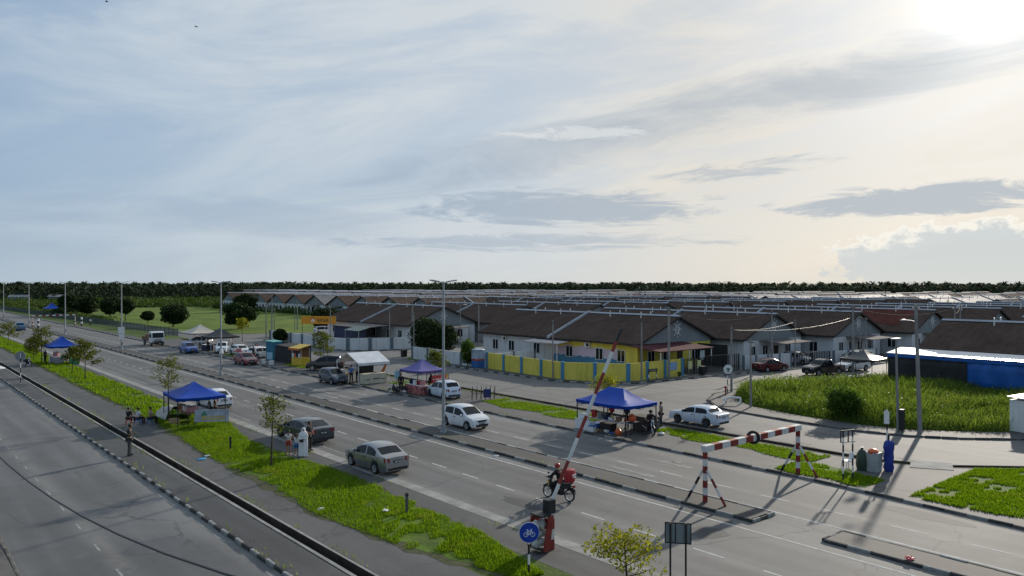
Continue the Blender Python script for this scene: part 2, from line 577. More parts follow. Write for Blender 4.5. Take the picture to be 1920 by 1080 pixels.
def fastmesh(name, verts, nper, mats, mi=None):
    """big soup of equal polygons: verts (N*nper,3)"""
    verts = np.asarray(verts, dtype=np.float32).reshape(-1, 3)
    nv = len(verts); nf = nv // nper
    me = bpy.data.meshes.new(name)
    me.vertices.add(nv); me.loops.add(nv); me.polygons.add(nf)
    me.vertices.foreach_set('co', verts.ravel())
    me.loops.foreach_set('vertex_index', np.arange(nv, dtype=np.int32))
    me.polygons.foreach_set('loop_start', np.arange(0, nv, nper, dtype=np.int32))
    me.polygons.foreach_set('loop_total', np.full(nf, nper, dtype=np.int32))
    for m in (mats if isinstance(mats, (list, tuple)) else [mats]):
        me.materials.append(m)
    if mi is not None:
        me.polygons.foreach_set('material_index', np.asarray(mi, dtype=np.int32))
    me.update(calc_edges=True)
    return me


def sheet(name, polys, z, m, structure=True, parent=None):
    """flat ground-hugging polygons at height z"""
    vs, fs = [], []
    for p in polys:
        o = len(vs)
        vs += [(x, y, z) for x, y in p]
        fs.append(tuple(range(o, o + len(p))))
    me = bpy.data.meshes.new(name)
    me.from_pydata(vs, [], fs)
    me.materials.append(m)
    bm = bmesh.new(); bm.from_mesh(me)
    for f in bm.faces:
        if f.normal.z < 0:
            f.normal_flip()
    bm.to_mesh(me); bm.free()
    o = link(name, me, parent)
    if structure and parent is None:
        o['kind'] = 'structure'
    return o


def strip(x0, x1, y0, y1):
    return [(x0, y0), (x1, y0), (x1, y1), (x0, y1)]


def ragged(x0, x1, y0, y1, amp=.25, step=1.2, seed=0):
    """long patch with uneven edges; x0/x1 may be functions of y"""
    r = random.Random(seed)
    fx0 = x0 if callable(x0) else (lambda y: x0)
    fx1 = x1 if callable(x1) else (lambda y: x1)
    n = max(2, int((y1 - y0) / step))
    ys = [y0 + (y1 - y0) * i / n for i in range(n + 1)]
    L = [(fx0(y) + r.uniform(-amp, amp), y) for y in ys]
    Q = [(fx1(y) + r.uniform(-amp, amp), y) for y in ys]
    return [[L[i], Q[i], Q[i + 1], L[i + 1]] for i in range(n)]
# ------------------------------------------------------------------ ground, roads, drains


def lerp_tab(tab):
    def f(y):
        if y <= tab[0][0]:
            return tab[0][1]
        for (a, b), (c, d) in zip(tab, tab[1:]):
            if y <= c:
                return b + (d - b) * (y - a) / (c - a)
        return tab[-1][1]
    return f


drain_x = lerp_tab([(-10, 78), (0, 66), (8, 55.5), (14.4, 47.2), (17, 44.6), (19.6, 43.3), (23, 43.2), (400, 43.2)])
kerb_far_x = lerp_tab([(0, 34.6), (11, 36.05), (20, 36.75), (400, 36.85)])
svc_far_x = lerp_tab([(-10, 72), (0, 66), (8, 61), (12, 59), (16.7, 56.3), (19.4, 53.6), (21.9, 51.9), (25, 51.1), (30, 51.2), (35.4, 51.8), (42, 53.6), (400, 53.6)])
BIG = 6000


def build_ground():
    ys = [-400, -10, 0, 8, 14.4, 17, 19.6, 23, 60, 140, 400, BIG]
    vs, fs = [], []
    def quad(a, b, c, d):
        o = len(vs)
        vs.extend([a, b, c, d]); fs.append((o, o + 1, o + 2, o + 3))
    for a, b in zip(ys, ys[1:]):
        ra, rb = (drain_x(a), drain_x(b)) if b <= 400 else (43.2, 43.2)
        gap = .38 if -10 <= a and b <= 400 else 0
        gl = .26 if b <= 400 else 0
        for (x0a, x0b, x1a, x1b) in ((-BIG, -BIG, 13.05 - gl, 13.05 - gl), (13.05 + gl, 13.05 + gl, ra - gap, rb - gap), (ra + gap, rb + gap, BIG, BIG)):
            quad((x0a, a, 0), (x1a, a, 0), (x1b, b, 0), (x0b, b, 0))
    me = bpy.data.meshes.new('ground')
    me.from_pydata(vs, [], fs)
    me.materials.append(SCRUB)
    struct('ground', me, SCRUB)


build_ground()


def open_drain(name, fx, half, y0, y1, wl, wr, top, mconc):
    """U-shaped concrete channel with proud lips, following x = fx(y)"""
    r = random.Random(3)
    ys = []
    y = y0
    while y < y1:
        ys.append(y); y += 3.0 if y < 100 else 25.0
    ys.append(y1)
    prof = [(-half - wl, -.05), (-half - wl, top), (-half, top), (-half, -.72), (half, -.72), (half, top), (half + wr, top), (half + wr, -.05)]
    vs, fs = [], []
    for y in ys:
        for px, pz in prof:
            vs.append((fx(y) + px + r.uniform(-.015, .015), y, pz))
    n = len(prof)
    for i in range(len(ys) - 1):
        for k in range(n - 1):
            fs.append((i * n + k, i * n + k + 1, (i + 1) * n + k + 1, (i + 1) * n + k))
    me = bpy.data.meshes.new(name)
    me.from_pydata(vs, [], fs)
    me.materials.append(mconc)
    me.materials.append(mat('drain_inner_dark', (.062, .052, .042), .95, 0, .4, .8, .4, 10, .1, .5))  # channel walls and floor darker than the lips
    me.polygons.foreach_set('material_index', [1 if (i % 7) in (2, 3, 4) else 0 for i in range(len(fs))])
    bm = bmesh.new(); bm.from_mesh(me); bmesh.ops.recalc_face_normals(bm, faces=bm.faces)
    bm.to_mesh(me); bm.free()
    o = struct(name, me, mconc)
    # stagnant silt along the channel floor
    sl = [[(fx(a) - half + .01, a), (fx(a) + half - .01, a), (fx(b) + half - .01, b), (fx(b) - half + .01, b)] for a, b in zip(ys, ys[1:])]
    sheet('silt', sl, -.70, mat('drain_silt', (.05, .04, .03), .6), parent=o)
    return o


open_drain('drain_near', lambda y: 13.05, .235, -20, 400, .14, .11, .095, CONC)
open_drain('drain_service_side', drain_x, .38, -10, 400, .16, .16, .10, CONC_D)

# carriageways
near = sheet('road_near_carriageway', [strip(20.98, 28.36, -60, 420)], .006, A_NEAR)
far = sheet('road_far_carriageway', [[(30.12, a), (kerb_far_x(a), a), (kerb_far_x(b), b), (30.12, b)] for a, b in ((-60, 0), (0, 11), (11, 20), (20, 60), (60, 420))], .006, A_FAR)
opening = sheet('road_median_opening', [strip(28.36, 30.12, -60, 18.1)], .006, A_NEAR)
left = sheet('road_left', [strip(4.15, 11.02, -60, 420)], .006, A_LEFT)
sheet('gutter_near', [strip(20.32, 20.98, -60, 420)], .010, CONC)
sheet('footpath_near', ragged(18.6, 20.32, -20, 300, .0, 4), .004, A_PATH)
sheet('footpath_drain', ragged(13.5, 16.2, -20, 300, .0, 4), .0035, A_PATH)
sl = MB().prism([(11.17, -60), (12.6, -60), (12.6, 420), (11.17, 420)], -.1, .09)
struct('cycle_lane', sl, A_DARK)
sl = MB().prism([(-6, -60), (4.0, -60), (4.0, 420), (-6, 420)], -.1, .12)
struct('pavement_left', sl, CONC_D)
mb = MB()
for a, b in ((20, 60), (60, 160), (160, 400)):
    mb.prism([(kerb_far_x(a) + .12, a), (drain_x(a) - .54, a), (drain_x(b) - .54, b), (kerb_far_x(b) + .12, b)], -.1, .09)
mb.prism([(kerb_far_x(y) + .12, y) for y in (-10, 0, 11, 20)] + [(drain_x(y) - .54, y) for y in (20, 17, 14.4, 8, 0, -10)], -.1, .09)
struct('verge_far', mb, A_PATH)
# median: raised bed between the kerbs
struct('median', MB().prism([(28.5, 18.35), (29.98, 18.35), (29.98, 420), (28.5, 420)], -.1, .11), A_MED)
struct('median_stub', MB().prism([(28.5, -30), (29.85, -30), (29.85, 15.05), (28.5, 15.05)], -.1, .11), A_MED)

# service road and side streets
svc = [[(drain_x(a) + .55, a), (svc_far_x(a), a), (svc_far_x(b), b), (drain_x(b) + .55, b)] for a, b in zip((-10, 0, 8, 12, 14.4, 16.7, 19.4, 21.9, 25, 30, 35.4, 42, 60, 140), (0, 8, 12, 14.4, 16.7, 19.4, 21.9, 25, 30, 35.4, 42, 60, 140, 340))]
service = sheet('road_service', svc, .006, A_SVC)
# side streets leave the service road at a slight slant
SL = -.245
sheet('road_side_street', [[(51.8, 35.4), (52.8, 37.3), (55, 39.6), (58.3, 41.3), (62, 41.6), (260, 41.6 + SL * 198), (260, 50.0 + SL * 196), (78, 47.9), (62, 50.0), (58, 50.6), (54.8, 54), (53.6, 58)]], .010, A_SVC)
sheet('road_second_street', [[(53.6, 84), (56, 88.5), (60, 89.6), (280, 89.6 + SL * 220), (280, 98 + SL * 220), (61, 98.2), (55, 101), (53.6, 105)]], .010, A_SVC)
sheet('road_third_street', [[(53.6, 131), (58, 136.5), (260, 136.5 + SL * 202), (260, 146 + SL * 202), (58, 148), (53.6, 152)]], .010, A_SVC)
HG = mat('yard_concrete', (.16, .155, .145), .95, 0, .3, .3, .2, 8, .2, .4)
sheet('ground_housing', [[(54.9, 58), (54.9, 84), (60, 88.5), (300, 30), (300, -40), (78, 10), (78, 43), (62, 50.8), (56.5, 52.6)],
                         [(54, 107), (54, 130), (60, 136), (300, 77), (300, 42), (61, 99.2), (55.6, 102)]], .004, HG)

# lawns and fields
fld = [[(57, 149), (104, 140), (109, 150), (109, 322), (70, 332), (52, 335), (50, 260), (49.6, 200), (51, 160)]]
sheet('lawn_field', fld, .012, FIELD)
sheet('grass_strip_fence', ragged(38.2, 44.6, 142, 345, .5, 6, 5), .097, SCRUB)

# ------------------------------------------------------------------ painted markings


def dashes(parent, x, y0, y1, length, gap, w, m, z=.011):
    y = y0
    me = None
    while y < y1:
        if me is None:
            q = MB(); q.add([(-w / 2, -length / 2, 0), (w / 2, -length / 2, 0), (w / 2, length / 2, 0), (-w / 2, length / 2, 0)], [(0, 1, 2, 3)])
            me = q.mesh('lane_dash', m)
        link('lane_dash', me, parent, (x(y) if callable(x) else x, y, z))
        y += length + gap


def edge_line(parent, fx, y0, y1, w, m, z=.011, step=10, breaks=.0, seed=1):
    r = random.Random(seed)
    ps = []
    y = y0
    while y < y1:
        b = min(y + step, y1)
        if r.random() >= breaks:
            f = fx if callable(fx) else (lambda q: fx)
            ps.append([(f(y) - w / 2, y), (f(y) + w / 2, y), (f(b) + w / 2, b), (f(b) - w / 2, b)])
        y = b
    sheet('edge_line', ps, z, m, False, parent)


dashes(near, lambda y: 23.95 + max(0, y - 28) * .03 if y < 60 else 24.9, 11.3, 170, 1.35, 1.6, .11, MARK)
edge_line(near, 27.45, -40, 400, .12, MARK, breaks=.0)
edge_line(near, lambda y: 27.72, 19, 120, .09, MARKW, step=2.2, breaks=.45, seed=4)
edge_line(near, 21.55, 40, 300, .10, MARKW, step=3, breaks=.45, seed=6)
dashes(far, 32.4, 7.6, 175, 1.45, 1.55, .11, MARK)
edge_line(far, 30.45, -40, 400, .13, MARK)
edge_line(far, lambda y: kerb_far_x(y) - .42, -20, 120, .11, MARKW, step=2.5, breaks=.18, seed=9)
dashes(left, 6.8, 22.5, 160, .9, 2.4, .09, MARKW)
edge_line(left, 10.72, -20, 300, .10, MARKW, step=2, breaks=.5, seed=12)
dashes(service, lambda y: drain_x(y) + 1.65, 19, 130, 1.2, 1.9, .11, MARKW, .014)
dashes(service, 49.6, 44, 150, 1.2, 1.9, .11, MARKW, .014)
edge_line(service, 44.25, 24, 130, .10, MARKW, z=.014, step=2.4, breaks=.3, seed=15)


def arrow(x, y, turn):
    """straight-on arrow for traffic driving towards -Y"""
    q = MB()
    w = .09
    z = .012
    q.add([(x - w, y - .7, z), (x + w, y - .7, z), (x + w, y + 1.6, z), (x - w, y + 1.6, z)], [(0, 1, 2, 3)])
    q.add([(x - .34, y - .7, z), (x + .34, y - .7, z), (x, y - 1.7, z)], [(0, 1, 2)])
    if turn:
        s = turn
        q.add([(x + s * w, y + .35, z), (x + s * .5, y - .05, z), (x + s * .5, y + .2, z), (x + s * w, y + .62, z)], [(0, 1, 2, 3)])
        q.add([(x + s * .42, y + .42, z), (x + s * .42, y - .3, z), (x + s * .85, y - .25, z)], [(0, 1, 2)])
    q.build('direction_arrow', MARKW, far)


for (ax, ay, tn) in ((31.2, 27.1, 0), (34.2, 27.1, 1), (31.5, 62.3, 0), (34.3, 62.3, 1)):
    arrow(ax, ay, tn)

# ------------------------------------------------------------------ kerbs
stone_mesh = {}


def kerb(name, pts, m_cycle, L=.9, near_lim=95, w=.14, h=.135, jig=.02, seed=0):
    """row of kerb stones along a polyline; near stones are single objects, distant ones one joined part"""
    r = random.Random(seed)
    root = link(name, None)
    root['kind'] = 'structure'
    key = (L, w, h)
    for m in set(m_cycle):
        if (key, m.name) not in stone_mesh:
            q = MB()
            hw, hl = w / 2, L / 2 - .012
            c = .03
            vs = []
            for yy in (-hl, hl):
                vs += [(-hw, yy, -.12), (hw, yy, -.12), (hw, yy, h - c), (hw - c, yy, h), (-hw + c, yy, h), (-hw, yy, h - c)]
            q.add(vs, [(0, 1, 2, 3, 4, 5), (6, 7, 8, 9, 10, 11)] + [(i, (i + 1) % 6, 6 + (i + 1) % 6, 6 + i) for i in range(6)])
            stone_mesh[(key, m.name)] = q.mesh('kerb_stone', m)
    far_b = {}
    i = 0
    n_single = 0
    for (x0, y0), (x1, y1) in zip(pts, pts[1:]):
        d = math.hypot(x1 - x0, y1 - y0)
        n = max(1, int(round(d / L)))
        ang = math.atan2(y1 - y0, x1 - x0) - math.pi / 2
        for k in range(n):
            t = (k + .5) / n
            px, py = x0 + (x1 - x0) * t, y0 + (y1 - y0) * t
            m = m_cycle[i % len(m_cycle)]; i += 1
            px += r.uniform(-jig, jig); py += r.uniform(-jig, jig); dz = r.uniform(-.02, .012)
            a = ang + r.uniform(-.03, .03)
            if math.hypot(px, py) < near_lim and n_single < 290:
                link('kerb_stone', stone_mesh[(key, m.name)], root, (px, py, dz), a); n_single += 1
            else:
                far_b.setdefault(m.name, (MB(), m))[0].box((px, py, h / 2 - .03), (w, d / n - .02, h + .06), a)
    for q, m in far_b.values():
        o = q.build('kerb_stone_row', m, root); o['kind'] = 'stuff'
    return root


def along(fx, ys):
    return [(fx(y), y) for y in ys]


kerb('kerb_median_near', [(28.43, 18.2), (28.43, 330)], [KB, KW, KB], .9, 85, seed=1)
kerb('kerb_median_far', [(30.05, 18.2), (30.05, 330)], [KB, KW], .9, 80, seed=2)
kerb('kerb_median_end', [(28.43, 18.22), (30.05, 18.22)], [KW, KB], .54, seed=3)
kerb('kerb_stub_near', [(28.43, -2), (28.43, 15.05)], [KB, KB, KW], .9, seed=4)
kerb('kerb_stub_far', [(29.92, -2), (29.92, 15.05)], [KB, KB, KW], .9, seed=5)
kerb('kerb_stub_end', [(28.43, 15.1), (29.92, 15.1)], [KB, KW], .5, seed=6)
kerb('kerb_left_road', [(11.1, 8), (11.1, 300)], [KW, KB], .75, 75, .15, .14, .035, seed=7)
kerb('kerb_far_carriageway', along(kerb_far_x, (0, 11, 20, 280)), [KB, KW, CONC_D], .9, 95, seed=8)
kerb('kerb_service_road', along(svc_far_x, (0, 8, 12, 16.7, 19.4, 21.9, 25, 30, 35.4)) + [(52.8, 37.3), (55, 39.6), (58.3, 41.3), (62, 41.6), (77, 38)], [CONC_D, CONC_D, KB], .9, 90, seed=9)
kerb('kerb_yellow_wall', [(53.7, 84), (53.7, 58), (54.9, 54.1), (58, 50.7), (62, 50.1), (78, 48)], [KW, KB], .9, 110, seed=10)
kerb('kerb_second_corner', [(53.7, 131), (53.7, 105), (55.1, 101.1), (61, 98.3)], [KB, KW], .9, 0, seed=11)
kerb('kerb_pavement_left', [(4.08, 10), (4.08, 120)], [CONC_D], 1.0, 60, seed=12)
# corner footpath by the overgrown lot
struct('footpath_corner', MB().prism([(51.9, 35.4), (52.9, 37.2), (55.1, 39.5), (58.4, 41.2), (62, 41.5), (62, 40.2), (58.8, 39.4), (56.4, 37.6), (54.6, 35), (53.5, 30), (53.4, 25.5), (54.1, 22.6), (55.8, 20.4), (58.4, 17.8), (61.2, 13), (68.2, 0), (66.1, 0), (59.1, 12), (56.4, 16.7), (53.7, 19.4), (52, 21.9), (51.2, 25), (51.3, 30)], -.1, .09), A_PATH)
struct('footpath_wall', MB().prism([(53.8, 84), (53.8, 58), (55, 54.2), (58.1, 50.8), (62, 50.2), (78, 48.1), (78, 50.6), (60, 51.6), (56.5, 53.5), (55.2, 57), (55.2, 84)], -.1, .09), A_PATH)
# culvert slab where the path crosses the drain
struct('culvert_slab', MB().prism([(44.1, 16.2), (45.7, 16.9), (44.6, 18.6), (43.0, 18.0)], .02, .115), CONC)

# repaired and broken-up patches of surfacing
PATCH = asphalt('asphalt_patch', (.066, .067, .069), .5, 8, .3)
def blotch(parent, x, y, rx, ry, z, m, seed, name='surface_patch'):
    r = random.Random(seed)
    sheet(name, [[(x + rx * math.cos(2 * math.pi * k / 14) * r.uniform(.7, 1.1), y + ry * math.sin(2 * math.pi * k / 14) * r.uniform(.75, 1.1)) for k in range(14)]], z, m, False, parent)
for k, (x, y, rx, ry) in enumerate(((22.4, 19.5, .7, 1.3), (22.9, 26.4, .5, 1.6), (25.9, 18.6, .8, .9), (22.2, 52, .6, 3.2), (22.6, 76, .7, 4.0), (26.3, 60, .5, 3.0), (27.8, 20.2, .35, 1.6))):
    blotch(near, x, y, rx, ry, .009, PATCH, k)
for k, (x, y, rx, ry) in enumerate(((34.9, 14, .6, 2.2), (35.4, 48, .7, 3.4), (35.6, 66, .6, 2.6), (31.5, 88, .5, 4), (35.5, 128, .8, 6))):
    blotch(far, x, y, rx, ry, .009, PATCH, 20 + k)
for k, (x, y, rx, ry) in enumerate(((8.6, 31.2, 1.3, 1.0), (9.5, 44, .4, 2.0), (5.3, 40, .5, 2.6))):
    blotch(left, x, y, rx, ry, .009, asphalt('asphalt_stain', (.085, .088, .092), .5, 9, .2) if k == 0 else A_LEFT, 40 + k)
# ------------------------------------------------------------------ houses
HW, RW, EZ, RZ_, HL, RL = 6.55, 7.25, 3.2, 6.12, 14.1, 14.6   # wall half width, roof half width, eave, ridge, half lengths
SLOPE = (RZ_ - EZ) / RW


def roof_mesh(m):
    q = MB()
    t = .15
    for s in (-1, 1):
        q.slab([(0, -RL, RZ_), (s * RW, -RL, EZ), (s * RW, RL, EZ), (0, RL, RZ_)], (0, 0, -t))
    return q.mesh('roof', m)


def window_mesh(w, h, axis):
    """dark two-leaf casement with white frame; returns (frame, pane) meshes, facing local -axis"""
    fr, pn = MB(), MB()
    k = .05
    def bx(b, u, z, du, dz, dep, off):
        c, d = ((off, u, z), (dep, du, dz)) if axis == 'X' else ((u, off, z), (du, dep, dz))
        b.box(c, d)
    bx(fr, 0, h / 2, w + .1, k, .1, 0); bx(fr, 0, -h / 2, w + .14, k, .14, 0)
    for u in (-w / 2, 0, w / 2):
        bx(fr, u, 0, .07, h, .09, 0)
    bx(pn, 0, 0, w / 2 - .06, h - .04, .03, 0)
    return fr.mesh('window', PVC), pn.mesh('pane', GLASS)


WIN_X, PANE_X = window_mesh(1.15, 1.3, 'X')
WIN_Y, PANE_Y = window_mesh(1.15, 1.3, 'Y')
WIN_FAR = MB().box((0, 0, 0), (.05, 1.2, 1.25)).mesh('window', GLASS)
WIN_FAR_Y = MB().box((0, 0, 0), (1.3, .05, 1.25)).mesh('window', GLASS)
DOOR_M = MB().box((0, 0, 0), (.95, .06, 2.1)).mesh('door', WOODD)


def unit_wall(y0, y1, m, name='wall'):
    """half of a semi-detached house: side walls up to the eaves, gable end up to the ridge"""
    q = MB()
    e = EZ + (RW - HW) * SLOPE - .17
    q.add([(-HW, y0, 0), (HW, y0, 0), (HW, y0, e), (0, y0, RZ_ - .17), (-HW, y0, e),
           (-HW, y1, 0), (HW, y1, 0), (HW, y1, e), (0, y1, RZ_ - .17), (-HW, y1, e)],
          [(0, 1, 2, 3, 4), (5, 6, 7, 8, 9), (0, 1, 6, 5), (1, 2, 7, 6), (2, 3, 8, 7), (3, 4, 9, 8), (4, 0, 5, 9)])
    return q.mesh(name, m)


def gable_mesh(s):
    q = MB()
    zb = 2.95
    e = EZ + (RW - HW) * SLOPE - .18
    x = HW - .02
    y = s * HL
    q.slab([(-x, y, zb), (x, y, zb), (x, y, e), (0, y, RZ_ - .18), (-x, y, e)], (0, s * .05, 0))
    return q.mesh('gable_panel', WALLG)


def barge_mesh():
    q = MB()
    for s in (-1, 1):
        for e in (-1, 1):
            y = s * (RL + .02)
            q.slab([(0, y, RZ_ - .02), (e * RW, y, EZ - .02), (e * RW, y, EZ - .24), (0, y, RZ_ - .24)], (0, s * .035, 0))
    for e in (-1, 1):
        q.box((e * (RW + .02), 0, EZ - .13), (.04, 2 * RL, .22))
    return q.mesh('barge_board', mat('dark_fascia', (.03, .022, .02), .7))


HM = {'roof': roof_mesh(TILE), 'roof_red': roof_mesh(TILER), 'roof_pale_glint': roof_mesh(TILEL)}
HM['ridge'] = MB().slab([(-.33, -RL - .05, RZ_ - .05), (0, -RL - .05, RZ_ + .12), (.33, -RL - .05, RZ_ - .05)], (0, 2 * RL + .1, 0)).mesh('ridge_cap', mat('white_ridge', (.36, .38, .41), .75, 0, .15, .7, 0, 1, .3, .35))
q = MB()
for s in (-1, 1):
    q.slab([(0, -.17, RZ_ - .05), (s * (RW + .15), -.17, EZ - .12), (s * (RW + .15), .17, EZ - .12), (0, .17, RZ_ - .05)], (0, 0, .30))
HM['party'] = q.mesh('party_wall', MATS['white_ridge'])
HM['wall_f'] = unit_wall(-HL, -.004, WALLW)
HM['wall_r'] = unit_wall(.004, HL, WALLW)
HM['wall_y'] = unit_wall(-HL, -.004, YELLOW)
HM['gable_f'], HM['gable_r'] = gable_mesh(-1), gable_mesh(1)
HM['barge'] = barge_mesh()
HM['vent'] = MB().tube([(0, 0, -.2), (0, 0, .75)], .07, 6).mesh('vent_pipe', PVC)
HM['porch'] = MB().slab([(-3.2, -HL, 2.95), (3.0, -HL, 2.95), (3.0, -HL - 3.6, 2.72), (-3.2, -HL - 3.6, 2.72)], (0, 0, -.09)).mesh('porch_roof', mat('porch_sheet', (.17, .155, .15), .95, 0, .15, 1, 0, 1, .1, .2))


def house(loc, rz, label, detail=1, roof='roof', front='wall_f', windows=True, group=None, porch=True):
    t = thing('semi_detached_house', label, 'house', loc, rz, group)
    link('wall', HM[front], t); link('wall', HM['wall_r'], t)
    r = link('roof', HM[roof], t)
    link('ridge_cap', HM['ridge'], r); link('party_wall', HM['party'], r)
    link('gable_panel', HM['gable_f'], t)
    if detail:
        link('gable_panel', HM['gable_r'], t)
        link('barge_board', HM['barge'], r)
        for yy in (-9.5, -4.5, 4.5, 9.5):
            for s in (-1, 1):
                link('vent_pipe', HM['vent'], r, (s * .9, yy, RZ_ - .9 * SLOPE))
    if windows:
        for yy in (-11.4, -8.0, -3.0, 3.0, 8.0, 11.4):
            if detail > 1:
                w = link('window', WIN_X, t, (-HW - .02, yy, 1.65))
                link('pane', PANE_X, w, (.0, -.29, 0)); link('pane', PANE_X, w, (.0, .29, 0))
            elif detail == 1:
                link('window', WIN_FAR, t, (-HW - .03, yy, 1.65))
        for xx in (-4.6, -1.9, 3.4):
            if detail > 1:
                w = link('window', WIN_Y, t, (xx, -HL - .02, 1.6))
                link('pane', PANE_Y, w, (-.29, 0, 0)); link('pane', PANE_Y, w, (.29, 0, 0))
            else:
                link('window', WIN_FAR_Y, t, (xx, -HL - .03, 1.6))
        link('door', DOOR_M, t, (.6, -HL - .03, 1.05))
    if porch and detail:
        link('porch_roof', HM['porch'], t)
        pm = PORCH_POST
        for xx in (-3.0, 2.8):
            link('porch_post', pm, t, (xx, -HL - 3.4, 0))
    return t


PORCH_POST = MB().tube([(0, 0, 0), (0, 0, 2.7)], .05, 6).mesh('porch_post', METAL_D)
LX, LY, SX, SY = 72.8, 56.2, 14.7, -3.6
JX, JY = .6, 48.2


def lat(i, j):
    return LX + SX * i + JX * j, LY + SY * i + JY * j + 14.6


def sun_emblem(parent):
    """white sun with rays mounted on the gable"""
    y = -HL - .07
    cz = 4.55
    n = 16
    em = link('sun_emblem', MB().slab([(.46 * math.cos(2 * math.pi * k / n) * .68, y + .05, cz + .46 * math.sin(2 * math.pi * k / n)) for k in range(n)], (0, -.02, 0)).mesh('sun_emblem', WALLG), parent)
    q = MB()
    for k in range(n):
        a, b = 2 * math.pi * k / n, 2 * math.pi * (k + 1) / n
        q.slab([(.40 * math.cos(a), y, cz + .56 * math.sin(a)), (.40 * math.cos(b), y, cz + .56 * math.sin(b)),
                (.31 * math.cos(b), y, cz + .46 * math.sin(b)), (.31 * math.cos(a), y, cz + .46 * math.sin(a))], (0, -.06, 0))
    q.build('emblem_ring', WHITE, em)
    for dz in (-.2, 0, .2):
        MB().box((0, y - .02, cz + dz), (.60, .05, .07)).build('emblem_bar', WHITE, em)
    for k in range(8):
        a = 2 * math.pi * k / 8
        c, s = math.cos(a), math.sin(a)
        m_ = Matrix.Rotation(-a, 3, 'Y')
        MB().box((.66 * c, y - .03, cz + .86 * s), (.26, .06, .09), rot=m_).build('emblem_ray', WHITE, em)


def ac_unit(parent, x, y, z):
    q = MB().box((x - .17, y, z), (.32, .82, .58))
    o = q.build('air_conditioner', PVC, parent)
    MB().lathe([(.22, 0), (.22, .02), (.16, .03), (.05, .03)], 14, (x - .33, y - .12, z), axis='X').build('fan_grille', METAL_D, o)


# the corner house with the mural
hx, hy = lat(0, 0)
H0 = house((hx, hy, 0), 0, 'yellow fronted corner house with blue and lilac mural behind yellow wall', 2, front='wall_y', porch=False)
sun_emblem(H0)
w0 = -HW - .004
def wave(z0, amp, n, f, seed):
    r = random.Random(seed)
    out = []
    for k in range(n + 1):
        out.append((f[0] + (f[1] - f[0]) * k / n, z0 + (amp if k % 2 else -amp) * r.uniform(.5, 1.2)))
    return out
lo = wave(1.18, .10, 18, (-11.9, -.15), 3)
mid = wave(2.35, .16, 9, (-11.9, -.15), 4)
q = MB().slab([(w0, y, z) for y, z in mid] + [(w0, -.15, .05), (w0, -11.9, .05)], (-.008, 0, 0))
q.build('mural_lilac', LILAC, H0)
q = MB().slab([(w0 - .010, y, z) for y, z in lo] + [(w0 - .010, -.15, .05), (w0 - .010, -11.9, .05)], (-.008, 0, 0))
q.build('mural_blue_waves', SKYB, H0)
ac_unit(H0, -HW, -6.2, 2.62)
ac_unit(H0, -HW, 9.3, 2.55); ac_unit(H0, -HW, 1.2, 2.55)
MB().slab([(-HW, -3.6, 2.95), (-HW, 2.6, 2.95), (-HW - 2.7, 2.6, 2.72), (-HW - 2.7, -3.6, 2.72)], (0, 0, -.08)).build('yard_awning', mat('pale_sheet', (.42, .38, .38), .6), H0)
for yy in (-3.5, 2.5):
    MB().tube([(-HW - 2.6, yy, 0), (-HW - 2.6, yy, 2.7)], .05, 6).build('awning_post', WHITE, H0)
# maroon car porch over the front yard
MAROON = mat('maroon_sheet', (.085, .030, .034), .95, 0, .15, 1, 0, 1, .1)
MB().slab([(-8.6, -HL - .1, 3.12), (.9, -HL - .1, 3.12), (.9, -HL - 4.6, 2.72), (-8.6, -HL - 4.6, 2.72)], (0, 0, -.08)).build('porch_roof', MAROON, H0)
for xx in (-8.3, -3.4, .6):
    MB().tube([(xx, -HL - 4.4, 0), (xx, -HL - 4.4, 2.68)], .06, 6).build('porch_post', PVC, H0)
MB().box((-HW - .9, -HL - .45, 1.45), (.34, .34, 2.9)).build('porch_column', YELLOW, H0)
MB().box((3.9, -HL - 2.2, 1.5), (.05, 4.2, 2.6)).build('side_screen', METAL_D, H0)
MB().slab([(-1.4, -HL - 4.3, 1.35), (-.5, -HL - 4.3, 1.4), (-.55, -HL - 4.3, 2.45), (-1.35, -HL - 4.3, 2.45)], (0, -.03, 0)).build('hanging_cloth', mat('pale_cloth', (.45, .52, .50), .9), H0)

near_lab = {
    (1, 0): 'white house with sun emblem on grey gable, dark red car outside',
    (2, 0): 'grey gabled house with wide flat porch, third from mural house',
    (3, 0): 'grey gabled house with faded red roof patch beside tall lamp pole',
    (0, 1): 'white corner house with long brown roof behind white wall and big dark tree',
    (1, 1): 'brown roofed house behind the white corner house and dark bushy tree',
    (1, -1): 'brown tile roofed house with long blue tarpaulin lean-to beyond overgrown lot',
}
for (i, j), lb in near_lab.items():
    x, y = lat(i, j)
    if j == -1:
        y -= .6
    o = house((x, y, 0), math.pi if j == -1 else 0, lb, 2, roof='roof')
    if j == 0 or (i, j) == (0, 1):
        sun_emblem(o)
    ac_unit(o, -HW, -6.0, 2.6)
    if (i, j) == (3, 0):
        MB().slab([(-.3, -RL + 2, RZ_ - .3 * SLOPE + .01), (-5.4, -RL + 3, RZ_ - 5.4 * SLOPE + .01), (-4.6, -RL + 7, RZ_ - 4.6 * SLOPE + .01), (-.3, -RL + 12, RZ_ - .3 * SLOPE + .01)], (0, 0, .02)).build('replaced_tiles', TILER, o)

